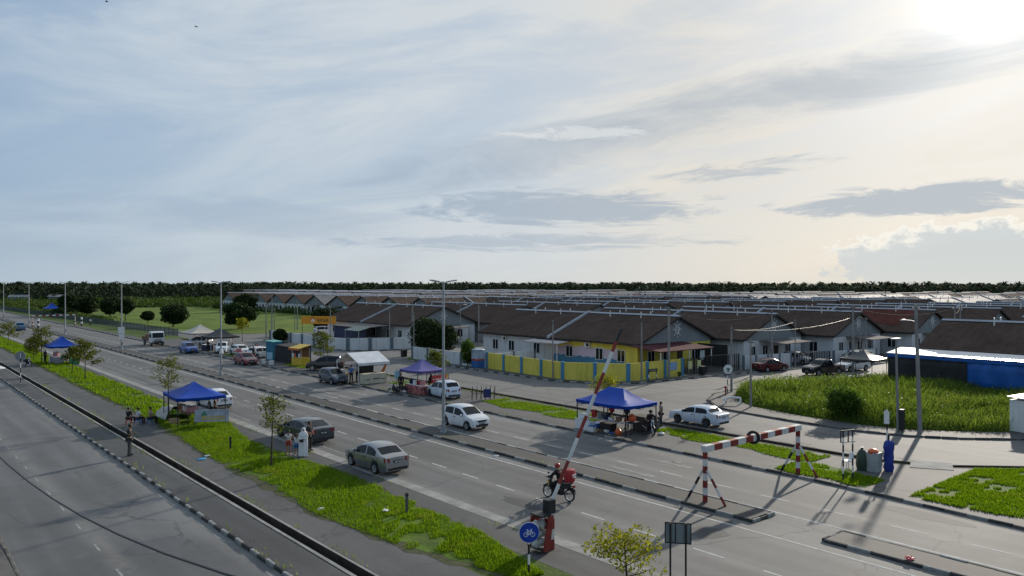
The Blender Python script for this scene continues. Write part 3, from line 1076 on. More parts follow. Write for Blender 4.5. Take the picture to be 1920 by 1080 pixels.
# everything else on the estate
spots = []
for j in range(-2, 3):
    for i in range(0, 9):
        if (i, j) in near_lab or (i, j) == (0, 0) or (j == -1 and i < 1) or (j == -2 and i < 3):
            continue
        x, y = lat(i, j)
        if j == 2 and i < 4:
            continue
        if y > 160:
            continue
        spots.append((x, y, math.pi if (j == -1) else 0.0, 'roof', 0))
for a in range(0, 14):
    for b in range(-6, 30):
        x, y = 124.6 + 46.5 * a, 168 + 15.1 * b - 6.0 * a * (1 if b < 6 else 0)
        if x < 205 and y < 160:
            continue
        spots.append((x, y, -math.pi / 2, 'roof_pale_glint' if (y < 150 and 205 < x < 300 and rnd.random() < .5) or rnd.random() < .04 else ('roof_red' if rnd.random() < .05 else 'roof'), 1))
vis = []
for (x, y, rz, rf, kd) in spots:
    Z = x * math.sin(HEAD) + y * math.cos(HEAD)
    Rr = x * math.cos(HEAD) - y * math.sin(HEAD)
    if Z < 40 or Z > (430 if math.atan2(x, y) < R(48) else 345) or abs(Rr) > .665 * Z + 22:
        continue
    if math.atan2(x, y) < R(21.6):
        continue
    vis.append((Z, x, y, rz, rf, kd))
nth = {}
vis.sort()
protos = {}
GN = 'estate houses seen as rows of brown roofs'
far_mb = {}
ORD = ['first', 'second', 'third', 'fourth', 'fifth', 'sixth', 'seventh', 'eighth', 'ninth', 'tenth', 'eleventh', 'twelfth', 'thirteenth']
row0 = sorted([v_[2] for v_ in vis if v_[5] == 1 and abs(v_[1] - 124.6) < 1], reverse=True)
UL = {}
for k_, y_ in enumerate(row0):
    if k_ < 13:
        UL[(124.6, round(y_, 1))] = ORD[k_] + ' gabled house from the left in the back row facing the lawn'
for i_ in range(4, 9):
    x_, y_ = lat(i_, 0); UL[(round(x_, 1), round(y_, 1))] = ORD[i_] + ' gabled house along the side street counting from the mural house'
for i_ in range(2, 9):
    x_, y_ = lat(i_, 1); UL[(round(x_, 1), round(y_, 1))] = ORD[i_] + ' brown roofed house along the second street from the white corner house'
for i_ in range(2, 9):
    x_, y_ = lat(i_, -1); UL[(round(x_, 1), round(y_, 1))] = ORD[i_ - 1] + ' brown roofed house past the blue lean-to counting rightwards'


def uniq_label(x, y, rf):
    s_ = UL.get((round(x, 1), round(y, 1)))
    return s_


for n, (Z, x, y, rz, rf, kd) in enumerate(vis):
    if n < 285:
        det = 1 if Z < 260 else 0
        key = (det, rf)
        if key not in protos:
            cur = protos[key] = house((x, y, 0), rz, {'roof': 'brown roofed estate house with white ridge line among the rows behind', 'roof_red': 'faded red roofed estate house among the brown rows behind', 'roof_pale_glint': 'pale roofed estate house with painted-in sun glint among the rows behind'}[rf], det, roof=rf, group={'roof': GN, 'roof_red': 'faded red roofed estate houses', 'roof_pale_glint': 'pale roofed estate houses'}[rf])
        else:
            cur = clone(protos[key], (x, y, 0), rz)
        lb = uniq_label(x, y, rf)
        cur['label'] = lb or {'roof': 'brown roofed estate house with white ridge line among the rows behind', 'roof_red': 'faded red roofed estate house among the brown rows behind', 'roof_pale_glint': 'pale roofed estate house with painted-in sun glint among the rows behind'}[rf]
        cur['group'] = {'roof': GN, 'roof_red': 'faded red roofed estate houses', 'roof_pale_glint': 'pale roofed estate houses'}[rf]
        if lb:
            del cur['group']
    else:
        q = far_mb.setdefault(rf, MB())
        Mx = Matrix.Rotation(rz, 3, 'Z')
        for s in (-1, 1):
            q.add([Vector((x, y, 0)) + Mx @ Vector(p) for p in ((0, -RL, RZ_), (s * RW, -RL, EZ), (s * RW, RL, EZ), (0, RL, RZ_))], [(0, 1, 2, 3)], 0)
        q.add([Vector((x, y, 0)) + Mx @ Vector(p) for p in ((-HW, -HL, 0), (HW, -HL, 0), (HW, -HL, EZ), (0, -HL, RZ_ - .1), (-HW, -HL, EZ))], [(0, 1, 2, 3, 4)], 1)
        for s in (-1, 1):
            q.add([Vector((x, y, 0)) + Mx @ Vector(p) for p in ((s * HW, -HL, 0), (s * HW, HL, 0), (s * HW, HL, EZ), (s * HW, -HL, EZ))], [(0, 1, 2, 3)], 1)
        q.box((x, y, RZ_ + .03), (.45, 2 * RL, .16), rz, 2)
for rf, q in far_mb.items():
    o = q.build('distant_roofs', [{'roof': TILE, 'roof_red': TILER, 'roof_pale_glint': TILEL}[rf], WALLG, MATS['white_ridge']])
    o['kind'] = 'stuff'
    tag(o, 'farthest rows of estate roofs before the tree line', 'houses')

# ------------------------------------------------------------------ boundary walls


def wall_run(name, pts, h, mp, mpost, label, n_spans, pw=.3, cap=None, skip=(), post_h=.06, cat='wall'):
    """masonry wall: a panel per span, a post per joint"""
    t = thing(name, label, cat)
    k = 0
    for (x0, y0), (x1, y1), n in zip(pts, pts[1:], n_spans):
        d = math.hypot(x1 - x0, y1 - y0)
        a = math.atan2(y1 - y0, x1 - x0)
        for s in range(n):
            u0, u1 = s / n, (s + 1) / n
            ux, uy = x0 + (x1 - x0) * (u0 + u1) / 2, y0 + (y1 - y0) * (u0 + u1) / 2
            if k not in skip:
                MB().box((ux, uy, h / 2), (d / n - pw * .6, .12, h), a).build('panel', mp, t)
            MB().box((x0 + (x1 - x0) * u0, y0 + (y1 - y0) * u0, (h + post_h) / 2), (pw, pw, h + post_h), a).build('post', mpost, t)
            k += 1
    MB().box((pts[-1][0], pts[-1][1], (h + post_h) / 2), (pw, pw, h + post_h), a).build('post', mpost, t)
    return t


YW = wall_run('boundary_wall', [(56.0, 71.0), (55.3, 64.0), (55.0, 57.3), (58.9, 51.9), (67.3, 51.75)], 1.85, YELLOW, SKYB, 'yellow boundary wall with sky blue posts along the corner', [2, 2, 2, 3], .34)
MB().slab([(65.0, 51.68, .75), (66.4, 51.68, .75), (66.4, 51.68, 1.6), (65.0, 51.68, 1.6)], (0, -.03, 0)).build('painted_plaque', mat('plaque_blue', (.25, .38, .55), .8, 0, .5, 6), YW)
wall_run('boundary_wall', [(55.6, 86.4), (55.3, 71.6)], 1.6, WALLW, POSTG, 'low white boundary wall with grey posts behind small cypress', [4], .3)
wall_run('boundary_wall', [(56.3, 70.7), (63.5, 71.2)], 1.7, WALLW, POSTG, 'short grey-white wall dividing the two yards of the mural house', [2], .26)
WL = wall_run('boundary_wall', [(66, 99.6), (60.9, 100.4), (55.1, 103.2), (53.9, 107.5), (54.3, 129.5)], 1.75, WALLW, POSTG, 'long white boundary wall with dark grey posts round the far corner yard', [1, 2, 1, 5], .45)
wall_run('boundary_wall', [(77.0, 50.5), (84.5, 49.0)], 1.65, WALLW, POSTG, 'white panel wall behind the dark red parked car', [4], .22)
wall_run('boundary_wall', [(91.5, 47.3), (99.0, 45.6)], 1.6, WALLW, POSTG, 'white panel wall with potted plants beyond the porch house', [3], .22)
wall_run('boundary_wall', [(104.5, 43.4), (112.0, 41.6)], 1.5, WALLW, POSTG, 'farthest white panel wall along the side street', [3], .22)
wall_run('boundary_wall', [(100, 163), (108.0, 150), (108.5, 176), (108.6, 222)], 2.1, mat('blue_grey_sheet', (.22, .25, .29), .7, .2), POSTG, 'tall grey-blue sheet fence at the back of the lawn', [3, 5, 9], .15)


def gate(x0, y0, x1, y1, h, label, sheets=0):
    t = thing('gate', label, 'gate', (x0, y0, 0), math.atan2(y1 - y0, x1 - x0))
    L = math.hypot(x1 - x0, y1 - y0)
    MB().box((L / 2, 0, h), (L, .05, .05)).box((L / 2, 0, .12), (L, .05, .05)).box((.03, 0, h / 2), (.06, .06, h)).box((L - .03, 0, h / 2), (.06, .06, h)).box((L / 2, 0, h / 2), (.06, .06, h)).build('gate_frame', METAL_D, t)
    n = int(L / .28)
    bm_ = MB().box((0, 0, h / 2 + .05), (.13, .02, h - .2)).mesh('slat', BLACK)
    for k in range(n):
        link('slat', bm_, t, ((k + .5) * L / n, 0, 0))
    for k in range(sheets):
        MB().box((L * (.3 + .42 * k), -.05, h * .62), (.62, .02, .85)).build('notice_sheet', mat('pale_yellow_sheet', (.6, .6, .3), .8), t)
    return t


gate(67.6, 51.75, 71.2, 51.6, 1.75, 'black slatted gate with two pale notices beside the yellow wall', 2)
gate(71.5, 51.6, 76.3, 50.6, 1.9, 'plain black slatted gate next to the notice gate', 0)
gate(85.0, 48.9, 91.0, 47.5, 1.6, 'black slatted gate under the grey flat porch', 0)
# sheds and lean-tos
t = thing('lean_to_shed', 'dark blue shed with green canopy behind the far white wall', 'shed', (61.6, 112.5, 0))
DKB = mat('dark_blue_sheet', (.02, .03, .075), .7, .1, .2, 1)
MB().box((0, 2.4, 1.35), (.12, 10.5, 2.7)).box((2.2, 7.6, 1.35), (4.4, .12, 2.7)).build('wall', DKB, t)
MB().slab([(-.4, -3.2, 2.72), (-.4, 8.0, 2.72), (5, 8.0, 3.0), (5, -3.2, 3.0)], (0, 0, .07)).build('roof', mat('dark_sheet', (.05, .05, .055), .6, .2), t)
MB().slab([(-1.9, -4.2, 2.35), (-1.9, .6, 2.35), (.1, .6, 2.85), (.1, -4.2, 2.85)], (0, 0, .06)).build('canopy', mat('green_sheet', (.12, .17, .15), .5, .1), t)
for yy in (-4, .4):
    MB().tube([(-1.8, yy, 0), (-1.8, yy, 2.35)], .05, 6).build('post', STEEL, t)
t = thing('tarpaulin_lean_to', 'long lean-to of blue and dark tarpaulin with bright white roof edge', 'lean-to', (0, 0, 0))
BLUET = mat('blue_tarpaulin', (.006, .095, .36), .42, 0, .2, .8, .35, 3, .4)
DKT = mat('dark_tarpaulin', (.022, .022, .024), .7, 0, .3, .8, .3, 3)
MB().slab([(80.6, 34.6, 3.42), (80.6, 5, 3.42), (77.4, 5, 3.05), (77.4, 34.6, 3.05)], (0, 0, .06)).build('roof_sheet', mat('white_metal_sheet', (.72, .73, .74), .35, .2, .06), t)
q = MB()
n = 30
def tarp(y0, y1, m, name, zlo=.05):
    vs, fs = [], []
    k = 24
    for a in range(k + 1):
        y = y0 + (y1 - y0) * a / k
        for b, z in enumerate((3.02, 2.0, 1.0, zlo)):
            vs.append((77.45 + .06 * math.sin(a * 1.7 + b) + .05 * b * math.sin(a * .9), y, z))
    for a in range(k):
        for b in range(3):
            fs.append((a * 4 + b, a * 4 + 4 + b, a * 4 + 5 + b, a * 4 + 1 + b))
    o = MB().add(vs, fs).build(name, m, t, True)
    sm = o.modifiers.new('solid', 'SOLIDIFY'); sm.thickness = .03
tarp(34.5, 27.4, DKT, 'dark_curtain'); tarp(27.35, 20.5, BLUET, 'blue_curtain'); tarp(20.4, 6, DKT, 'dark_curtain')
MB().box((77.36, 20, 2.88), (.06, 29, .30)).build('valance', BLUET, t)
for yy in (34.4, 27.4, 20.4, 13):
    MB().tube([(77.6, yy, 0), (77.6, yy, 3.02)], .05, 6).build('post', STEEL, t)
# white site cabin cut by the frame's edge
t = thing('site_cabin', 'white corrugated cabin standing at the lot edge by the service road', 'cabin', (59.9, 16.4, 0), R(-8))
q = MB().box((0, 0, 1.1), (2.2, 3.4, 2.1))
q.build('body', WHITE, t)
rb = MB().box((0, 0, 1.12), (.03, .05, 2.0)).mesh('rib', WHITE)
for k in range(9):
    link('rib', rb, t, (-1.11, -1.5 + .375 * k, 0))
MB().slab([(-1.25, -1.8, 2.16), (1.25, -1.8, 2.16), (1.25, 1.8, 2.32), (-1.25, 1.8, 2.32)], (0, 0, .07)).build('roof', PVC, t)
# water tank beside the yellow wall
t = thing('portable_toilet', 'grey and blue tall cabin with red stripe at yellow wall end', 'cabin', (55.3, 71.9, 0))
MB().box((0, 0, .45), (1.1, 1.1, .9)).build('lower_body', mat('cabin_blue', (.03, .12, .35), .5), t)
MB().box((0, 0, 1.0), (1.11, 1.11, .2)).build('stripe', mat('cabin_red', (.4, .06, .03), .5), t)
MB().box((0, 0, 1.62), (1.1, 1.1, 1.04)).build('upper_body', mat('cabin_grey', (.36, .42, .48), .5), t)
MB().lathe([(.78, 0), (.74, .06), (.3, .16), (.02, .18)], 12, (0, 0, 2.14)).build('roof', mat('cabin_grey', (.36, .42, .48), .5), t)
# ------------------------------------------------------------------ vehicles
LAMPW = mat('lamp_clear', (.55, .57, .58), .15, .2, .05)
LAMPR = mat('lamp_red', (.26, .015, .015), .2, 0, .1)
LAMPO = mat('lamp_amber', (.5, .16, .02), .25, 0, .1)
TRIM = mat('black_trim', (.02, .02, .022), .6)
PLATE = mat('number_plate', (.02, .02, .02), .5)
ALLOY = mat('alloy', (.38, .39, .40), .35, .7, .1)
HUBD = mat('hub_dark', (.07, .07, .075), .5, .3)

PROF = {
    'sedan': dict(L=4.3, W=1.7, wb=2.47, fo=.86, wr=.31,
                  top=[(2.15, .50), (2.11, .66), (1.95, .76), (1.5, .87), (1.12, .95), (.62, 1.25), (.25, 1.40), (-.15, 1.465), (-.55, 1.46), (-.92, 1.39), (-1.3, 1.2), (-1.62, 1.05), (-1.98, 1.01), (-2.1, .94), (-2.15, .5)],
                  ws=(1.12, .25), rear=(-.92, -1.62), side=(.72, -1.22), pil=-.28),
    'saloon': dict(L=4.9, W=1.86, wb=2.95, fo=.85, wr=.34,
                   top=[(2.45, .48), (2.40, .64), (2.2, .76), (1.6, .86), (1.02, .94), (.22, 1.31), (-.25, 1.40), (-.7, 1.395), (-1.15, 1.32), (-1.98, 1.05), (-2.28, 1.03), (-2.4, .98), (-2.45, .5)],
                   ws=(1.02, .22), rear=(-1.15, -1.98), side=(.7, -1.5), pil=-.4),
    'boxy': dict(L=4.15, W=1.64, wb=2.38, fo=.82, wr=.30,
                 top=[(2.07, .50), (2.05, .70), (1.95, .78), (1.2, .86), (.98, .89), (.38, 1.28), (.05, 1.36), (-.75, 1.36), (-1.0, 1.33), (-1.42, 1.0), (-1.98, .97), (-2.05, .92), (-2.07, .5)],
                 ws=(.98, .38), rear=(-1.0, -1.42), side=(.72, -1.16), pil=-.2),
    'hatch': dict(L=3.75, W=1.65, wb=2.46, fo=.72, wr=.30,
                  top=[(1.87, .50), (1.83, .70), (1.65, .84), (1.3, .93), (1.02, .99), (.28, 1.43), (-.2, 1.51), (-.9, 1.50), (-1.38, 1.43), (-1.70, 1.02), (-1.80, .90), (-1.87, .5)],
                  ws=(1.02, .28), rear=(-1.38, -1.70), side=(.72, -1.38), pil=-.36),
    'mpv': dict(L=4.25, W=1.72, wb=2.75, fo=.78, wr=.32,
                top=[(2.12, .52), (2.07, .74), (1.85, .88), (1.5, .98), (1.25, 1.04), (.5, 1.52), (0, 1.64), (-1.0, 1.65), (-1.72, 1.58), (-1.98, 1.1), (-2.06, .95), (-2.12, .5)],
                ws=(1.25, .5), rear=(-1.72, -1.98), side=(.9, -1.75), pil=-.25),
    'suv': dict(L=4.4, W=1.8, wb=2.6, fo=.85, wr=.36,
                top=[(2.2, .58), (2.16, .86), (2.0, .98), (1.4, 1.06), (1.1, 1.1), (.55, 1.62), (.1, 1.74), (-1.4, 1.74), (-1.95, 1.66), (-2.12, 1.15), (-2.18, .95), (-2.2, .55)],
                ws=(1.1, .55), rear=(-1.95, -2.12), side=(.8, -1.85), pil=-.25),
    'pickup': dict(L=5.0, W=1.78, wb=3.0, fo=.85, wr=.36,
                   top=[(2.5, .55), (2.46, .82), (2.3, .95), (1.6, 1.04), (1.35, 1.08), (.75, 1.6), (.3, 1.70), (-.35, 1.68), (-.6, 1.62), (-.72, 1.02), (-2.4, 1.0), (-2.48, .95), (-2.5, .5)],
                   ws=(1.35, .75), rear=(-.6, -.72), side=(1.0, -.5), pil=.25),
}


def interp(tab, y):
    for (a, b), (c, d) in zip(tab, tab[1:]):
        if a >= y >= c:
            return b + (d - b) * (a - y) / max(1e-6, a - c)
    return tab[0][1] if y > tab[0][0] else tab[-1][1]


_car_cache = {}


P_BONNET = paint('paint_black_bonnet', (.018, .016, .017), .35)


def car_meshes(kind):
    if kind in _car_cache:
        return _car_cache[kind]
    p = PROF[kind]
    L, W, r = p['L'], p['W'] / 2, p['wr']
    yf = L / 2 - p['fo']; yr = yf - p['wb']
    ar = r + .06
    ys = set(round(a, 3) for a, _ in p['top'])
    for yw in (yf, yr):
        for k in range(9):
            ys.add(round(yw + ar * math.cos(math.pi * k / 8), 3))
    ys |= {round(p['side'][0], 3), round(p['side'][1], 3), round((yf + yr) / 2, 3)}
    # halve the longest gaps so the sheet metal curves softly
    yl = sorted(ys, reverse=True)
    out = [yl[0]]
    for a in yl[1:]:
        if out[-1] - a < .025:
            continue
        if out[-1] - a > .45:
            out.append((out[-1] + a) / 2)
        out.append(a)
    yl = out
    top = p['top']
    def sect(y):
        t = abs(y) / (L / 2)
        w = W * (1 - .17 * t ** 5) - .02
        zt = interp(top, y)
        zs = min(zt - .015, .80 + .14 * (1 - (y / (L / 2) + 1) / 2))
        if kind in ('suv', 'pickup', 'mpv'):
            zs = min(zt - .015, zs + .1)
        arch = 0
        for yw in (yf, yr):
            if abs(y - yw) <= ar + 1e-4:
                arch = max(arch, r + math.sqrt(max(0, ar * ar - (y - yw) ** 2)))
        z0 = max(.20 if t < .93 else .27, arch)
        hgt = max(0, zt - zs)
        wt = w * (.985 - .36 * min(1, hgt / .75) * .62)
        zm = max(.56, z0 + .06)
        zm = min(zm, zs - .05)
        return [(w * .93, min(z0, zs - .14)), (w * .995, min(z0 + .07, zs - .10)), (w, min(zm, zs - .06)), (w * .985, zs), (wt, zs + hgt * .86), (wt * .84, zt), (0, zt + .022)]
    S = {y: sect(y) for y in yl}
    body = MB()
    vs, fs = [], []
    for y in yl:
        s = S[y]
        vs += [(x, y, z) for x, z in s] + [(-x, y, z) for x, z in reversed(s[:-1])]
    n = 13
    for i in range(len(yl) - 1):
        for k in range(n - 1):
            fs.append((i * n + k, i * n + k + 1, (i + 1) * n + k + 1, (i + 1) * n + k))
        fs.append((i * n + n - 1, i * n, (i + 1) * n, (i + 1) * n + n - 1))
    fs.append(tuple(range(n)))
    fs.append(tuple((len(yl) - 1) * n + k for k in range(n - 1, -1, -1)))
    body.add(vs, fs)
    # glass sheets follow the same sections, a few millimetres proud
    def over(y0, y1):
        g_ = MB(); v2, f2 = [], []
        rows = [y for y in yl if y1 - 1e-3 <= y <= y0 + 1e-3]
        for i, y in enumerate(rows):
            x5, z5 = S[y][5]
            e = .035 if i in (0, len(rows) - 1) else 0
            yy = y - e if i == 0 else (y + e if i == len(rows) - 1 else y)
            x5, z5 = sect(yy)[5]
            zc = sect(yy)[6][1]
            for fr in (-.97, -.5, 0, .5, .97):
                v2.append((x5 * fr, yy + (.006 if y0 > 0 else -.006), (z5 + (zc - z5) * (1 - abs(fr))) + .009))
        for i in range(len(rows) - 1):
            for k in range(4):
                f2.append((i * 5 + k, i * 5 + k + 1, (i + 1) * 5 + k + 1, (i + 1) * 5 + k))
        return g_.add(v2, f2)
    def side(y0, y1, s):
        g_ = MB(); v2, f2 = [], []
        rows = [y for y in yl if y1 + .02 < y < y0 - .02]
        rows = [y0] + rows + [y1]
        for y in rows:
            q = sect(y)
            (xa, za), (xb, zb) = q[3], q[4]
            for fr in (.10, .93):
                v2.append((s * (xa + (xb - xa) * fr + .008), y, za + (zb - za) * fr))
        for i in range(len(rows) - 1):
            f2.append((i * 2, i * 2 + 1, i * 2 + 3, i * 2 + 2))
        return g_.add(v2, f2)
    M_ = {'p': p, 'yf': yf, 'yr': yr, 'sect': sect, 'body': body,
          'ws': over(*p['ws']).mesh('windscreen', GLASS, True), 'rw': over(*p['rear']).mesh('rear_window', GLASS, True), 'bonnet': over(p['top'][2][0], p['ws'][0]).mesh('bonnet', P_BONNET, True), 'sides': []}
    a, b = p['side']
    for s in (-1, 1):
        for (u, v) in ((a, p['pil'] + .05), (p['pil'] - .05, b)):
            M_['sides'].append(side(u, v, s).mesh('side_window', GLASS, True))
    wv = .19
    M_['tyre'] = MB().lathe([(r * .62, -wv / 2 + .01), (r * .93, -wv / 2), (r, -wv / 2 + .035), (r, wv / 2 - .035), (r * .93, wv / 2), (r * .62, wv / 2 - .01), (r * .62, -wv / 2 + .01)], 18, axis='X', caps=False).mesh('wheel', RUBBER, True)
    rim = MB().lathe([(r * .63, -.03), (r * .63, wv / 2 - .005), (r * .56, wv / 2 - .02), (r * .16, wv / 2 - .03), (.03, wv / 2 - .02)], 16, axis='X')
    for k in range(5):
        aa = 2 * math.pi * k / 5
        rim.box((wv / 2 - .012, math.cos(aa) * r * .36, math.sin(aa) * r * .36), (.03, r * .44, .05), rot=Matrix.Rotation(aa, 3, 'X'))
    M_['rim'] = {}
    M_['rim_mb'] = rim
    _car_cache[kind] = M_
    return M_


def car(kind, label, loc, rz, body_mat, rim_mat=ALLOY, group=None, old=False, name=None, cat='car', bonnet=False):
    M_ = car_meshes(kind)
    p = M_['p']
    t = thing(name or {'pickup': 'pickup_truck', 'suv': 'suv', 'mpv': 'minivan'}.get(kind, 'hatchback_car' if kind == 'hatch' else 'sedan_car'), label, cat, loc, rz, group)
    key = 'body:' + body_mat.name
    if key not in M_:
        M_[key] = M_['body'].mesh('body', body_mat, True)
    link('body', M_[key], t)
    if bonnet:
        link('bonnet', M_['bonnet'], t, label='black bonnet unlike the red body')
    link('windscreen', M_['ws'], t); link('rear_window', M_['rw'], t)
    for me in M_['sides']:
        link('side_window', me, t)
    if rim_mat.name not in M_['rim']:
        M_['rim'][rim_mat.name] = M_['rim_mb'].mesh('rim', rim_mat)
    W, L = p['W'], p['L']
    for s in (-1, 1):
        for yw in (M_['yf'], M_['yr']):
            w = link('wheel', M_['tyre'], t, (s * (W / 2 - .11), yw, p['wr']), 0 if s > 0 else math.pi)
            link('rim', M_['rim'][rim_mat.name], w)
    k2 = 'extras'
    if k2 not in M_:
        hw = W / 2
        ex = {}
        zf = interp(p['top'], L / 2 - .18)
        zr = interp(p['top'], -L / 2 + .12)
        ex['head'] = [MB().slab([(s * hw * .52, L / 2 - .035, zf - .20), (s * hw * .86, L / 2 - .19, zf - .20), (s * hw * .86, L / 2 - .30, zf - .03), (s * hw * .55, L / 2 - .10, zf - .06)], (0, .05, .015)).mesh('headlight', LAMPW) for s in (-1, 1)]
        ex['tail'] = [MB().slab([(s * hw * .56, -L / 2 + .05, zr - .26), (s * hw * .87, -L / 2 + .13, zr - .26), (s * hw * .88, -L / 2 + .16, zr - .02), (s * hw * .6, -L / 2 + .07, zr - .05)], (0, -.06, 0)).mesh('tail_light', LAMPR) for s in (-1, 1)]
        ex['grille'] = MB().box((0, L / 2 - .02, zf - .15), (W * .42, .06, .11)).mesh('grille', TRIM)
        ex['intake'] = MB().box((0, L / 2 - .025, .36), (W * .62, .08, .15)).mesh('air_intake', TRIM)
        ex['rear_trim'] = MB().box((0, -L / 2 + .03, .36), (W * .7, .08, .13)).mesh('bumper_trim', TRIM)
        ex['plate_f'] = MB().box((0, L / 2 + .02, .50), (.46, .03, .11)).mesh('number_plate', PLATE)
        ex['plate_r'] = MB().box((0, -L / 2 - .015, .74), (.46, .03, .11)).mesh('number_plate', PLATE)
        ym = p['side'][0] - .02
        ex['mirror'] = [MB().lathe([(.02, -.1), (.08, -.07), (.095, 0), (.08, .07), (.02, .1)], 8, (s * (W / 2 + .07), ym, .98 if kind not in ('suv', 'mpv', 'pickup') else 1.12), axis='X', squash=(.6, 1)) for s in (-1, 1)]
        ex['handle'] = [MB().box((s * (W / 2 - .012), y, .78), (.03, .16, .035)).mesh('door_handle', TRIM) for s in (-1, 1) for y in (p['pil'] + .18, p['side'][1] + .12)]
        ex['seam'] = MB()
        for s in (-1, 1):
            for y in (p['pil'], p['side'][0] + .12):
                q = M_['sect'](y)
                ex['seam'].slab([(s * (q[2][0] + .003), y - .008, .3), (s * (q[2][0] + .003), y + .008, .3), (s * (q[3][0] + .004), y + .008, q[3][1]), (s * (q[3][0] + .004), y - .008, q[3][1])], (s * .002, 0, 0))
        ex['seam'] = ex['seam'].mesh('door_seam', TRIM)
        ex['plate_text'] = MB()
        for k in range(7):
            if k != 3:
                ex['plate_text'].box((-.165 + k * .055, -L / 2 - .033, .74), (.03, .006, .07))
                ex['plate_text'].box((-.165 + k * .055, L / 2 + .037, .50), (.03, .006, .07))
        ex['plate_text'] = ex['plate_text'].mesh('plate_characters', WHITE)
        M_[k2] = ex
    ex = M_[k2]
    for me in ex['head']: link('headlight', me, t)
    for me in ex['tail']: link('tail_light', me, t)
    link('grille', ex['grille'], t); link('air_intake', ex['intake'], t); link('bumper_trim', ex['rear_trim'], t)
    pf = link('number_plate', ex['plate_f'], t); link('number_plate', ex['plate_r'], t)
    o = link('plate_characters', ex['plate_text'], pf); o['kind'] = 'stuff'
    for mb in ex['mirror']: mb.build('mirror', body_mat if not old else TRIM, t, True)
    for me in ex['handle']: link('door_handle', me, t)
    o = link('door_seam', ex['seam'], t); o['kind'] = 'stuff'
    return t


def lorry(label, loc, rz):
    t = thing('lorry', label, 'lorry', loc, rz)
    cw = paint('lorry_white', (.68, .69, .68))
    q = MB()
    q.slab([(-.95, 2.75, .55), (-.95, 2.82, 1.25), (-.95, 2.55, 2.1), (-.95, 2.3, 2.25), (-.95, 1.15, 2.25), (-.95, 1.15, .55)], (1.9, 0, 0))
    q.build('cab', cw, t)
    MB().slab([(-.84, 2.835, 1.32), (.84, 2.835, 1.32), (.80, 2.60, 2.06), (-.80, 2.60, 2.06)], (0, .02, .01)).build('windscreen', GLASS, t)
    for s in (-1, 1):
        MB().slab([(s * .955, 1.3, 1.3), (s * .955, 2.6, 1.3), (s * .955, 2.45, 1.98), (s * .955, 1.3, 1.98)], (s * .012, 0, 0)).build('side_window', GLASS, t)
        MB().box((s * .72, 2.83, .85), (.3, .08, .2)).build('headlight', LAMPW, t)
        MB().box((s * 1.12, 2.6, 1.6), (.1, .08, .4)).build('mirror', TRIM, t)
        for yy in (1.95, -1.6):
            w = MB().lathe([(.22, -.1), (.36, -.12), (.38, -.08), (.38, .08), (.36, .12), (.22, .1), (.22, -.1)], 16, axis='X', caps=False).build('wheel', RUBBER, t, True, loc=(s * .82, yy, .38))
            MB().lathe([(.23, -.05), (.23, .1), (.08, .05)], 12, axis='X').build('rim', ALLOY, w)
    MB().box((0, 2.84, .72), (1.2, .06, .12)).box((0, 2.83, .5), (1.88, .12, .22)).build('bumper', TRIM, t)
    MB().box((0, 2.86, .98), (1.0, .05, .1)).build('grille', TRIM, t)
    MB().box((0, -.85, .78), (1.9, 3.7, .14)).build('flatbed', METAL_D, t)
    for s in (-1, 1):
        MB().box((s * .94, -.85, 1.1), (.06, 3.7, .5)).build('side_board', mat('brown_board', (.16, .09, .05), .85), t)
    MB().box((-.35, -.4, 1.45), (.9, 2.2, 1.1)).box((.42, -1.2, 1.3), (.55, 1.2, .8)).build('load_sacks', mat('sack', (.25, .15, .09), .95, 0, .3, 3, .5, 6), t, True)
    return t


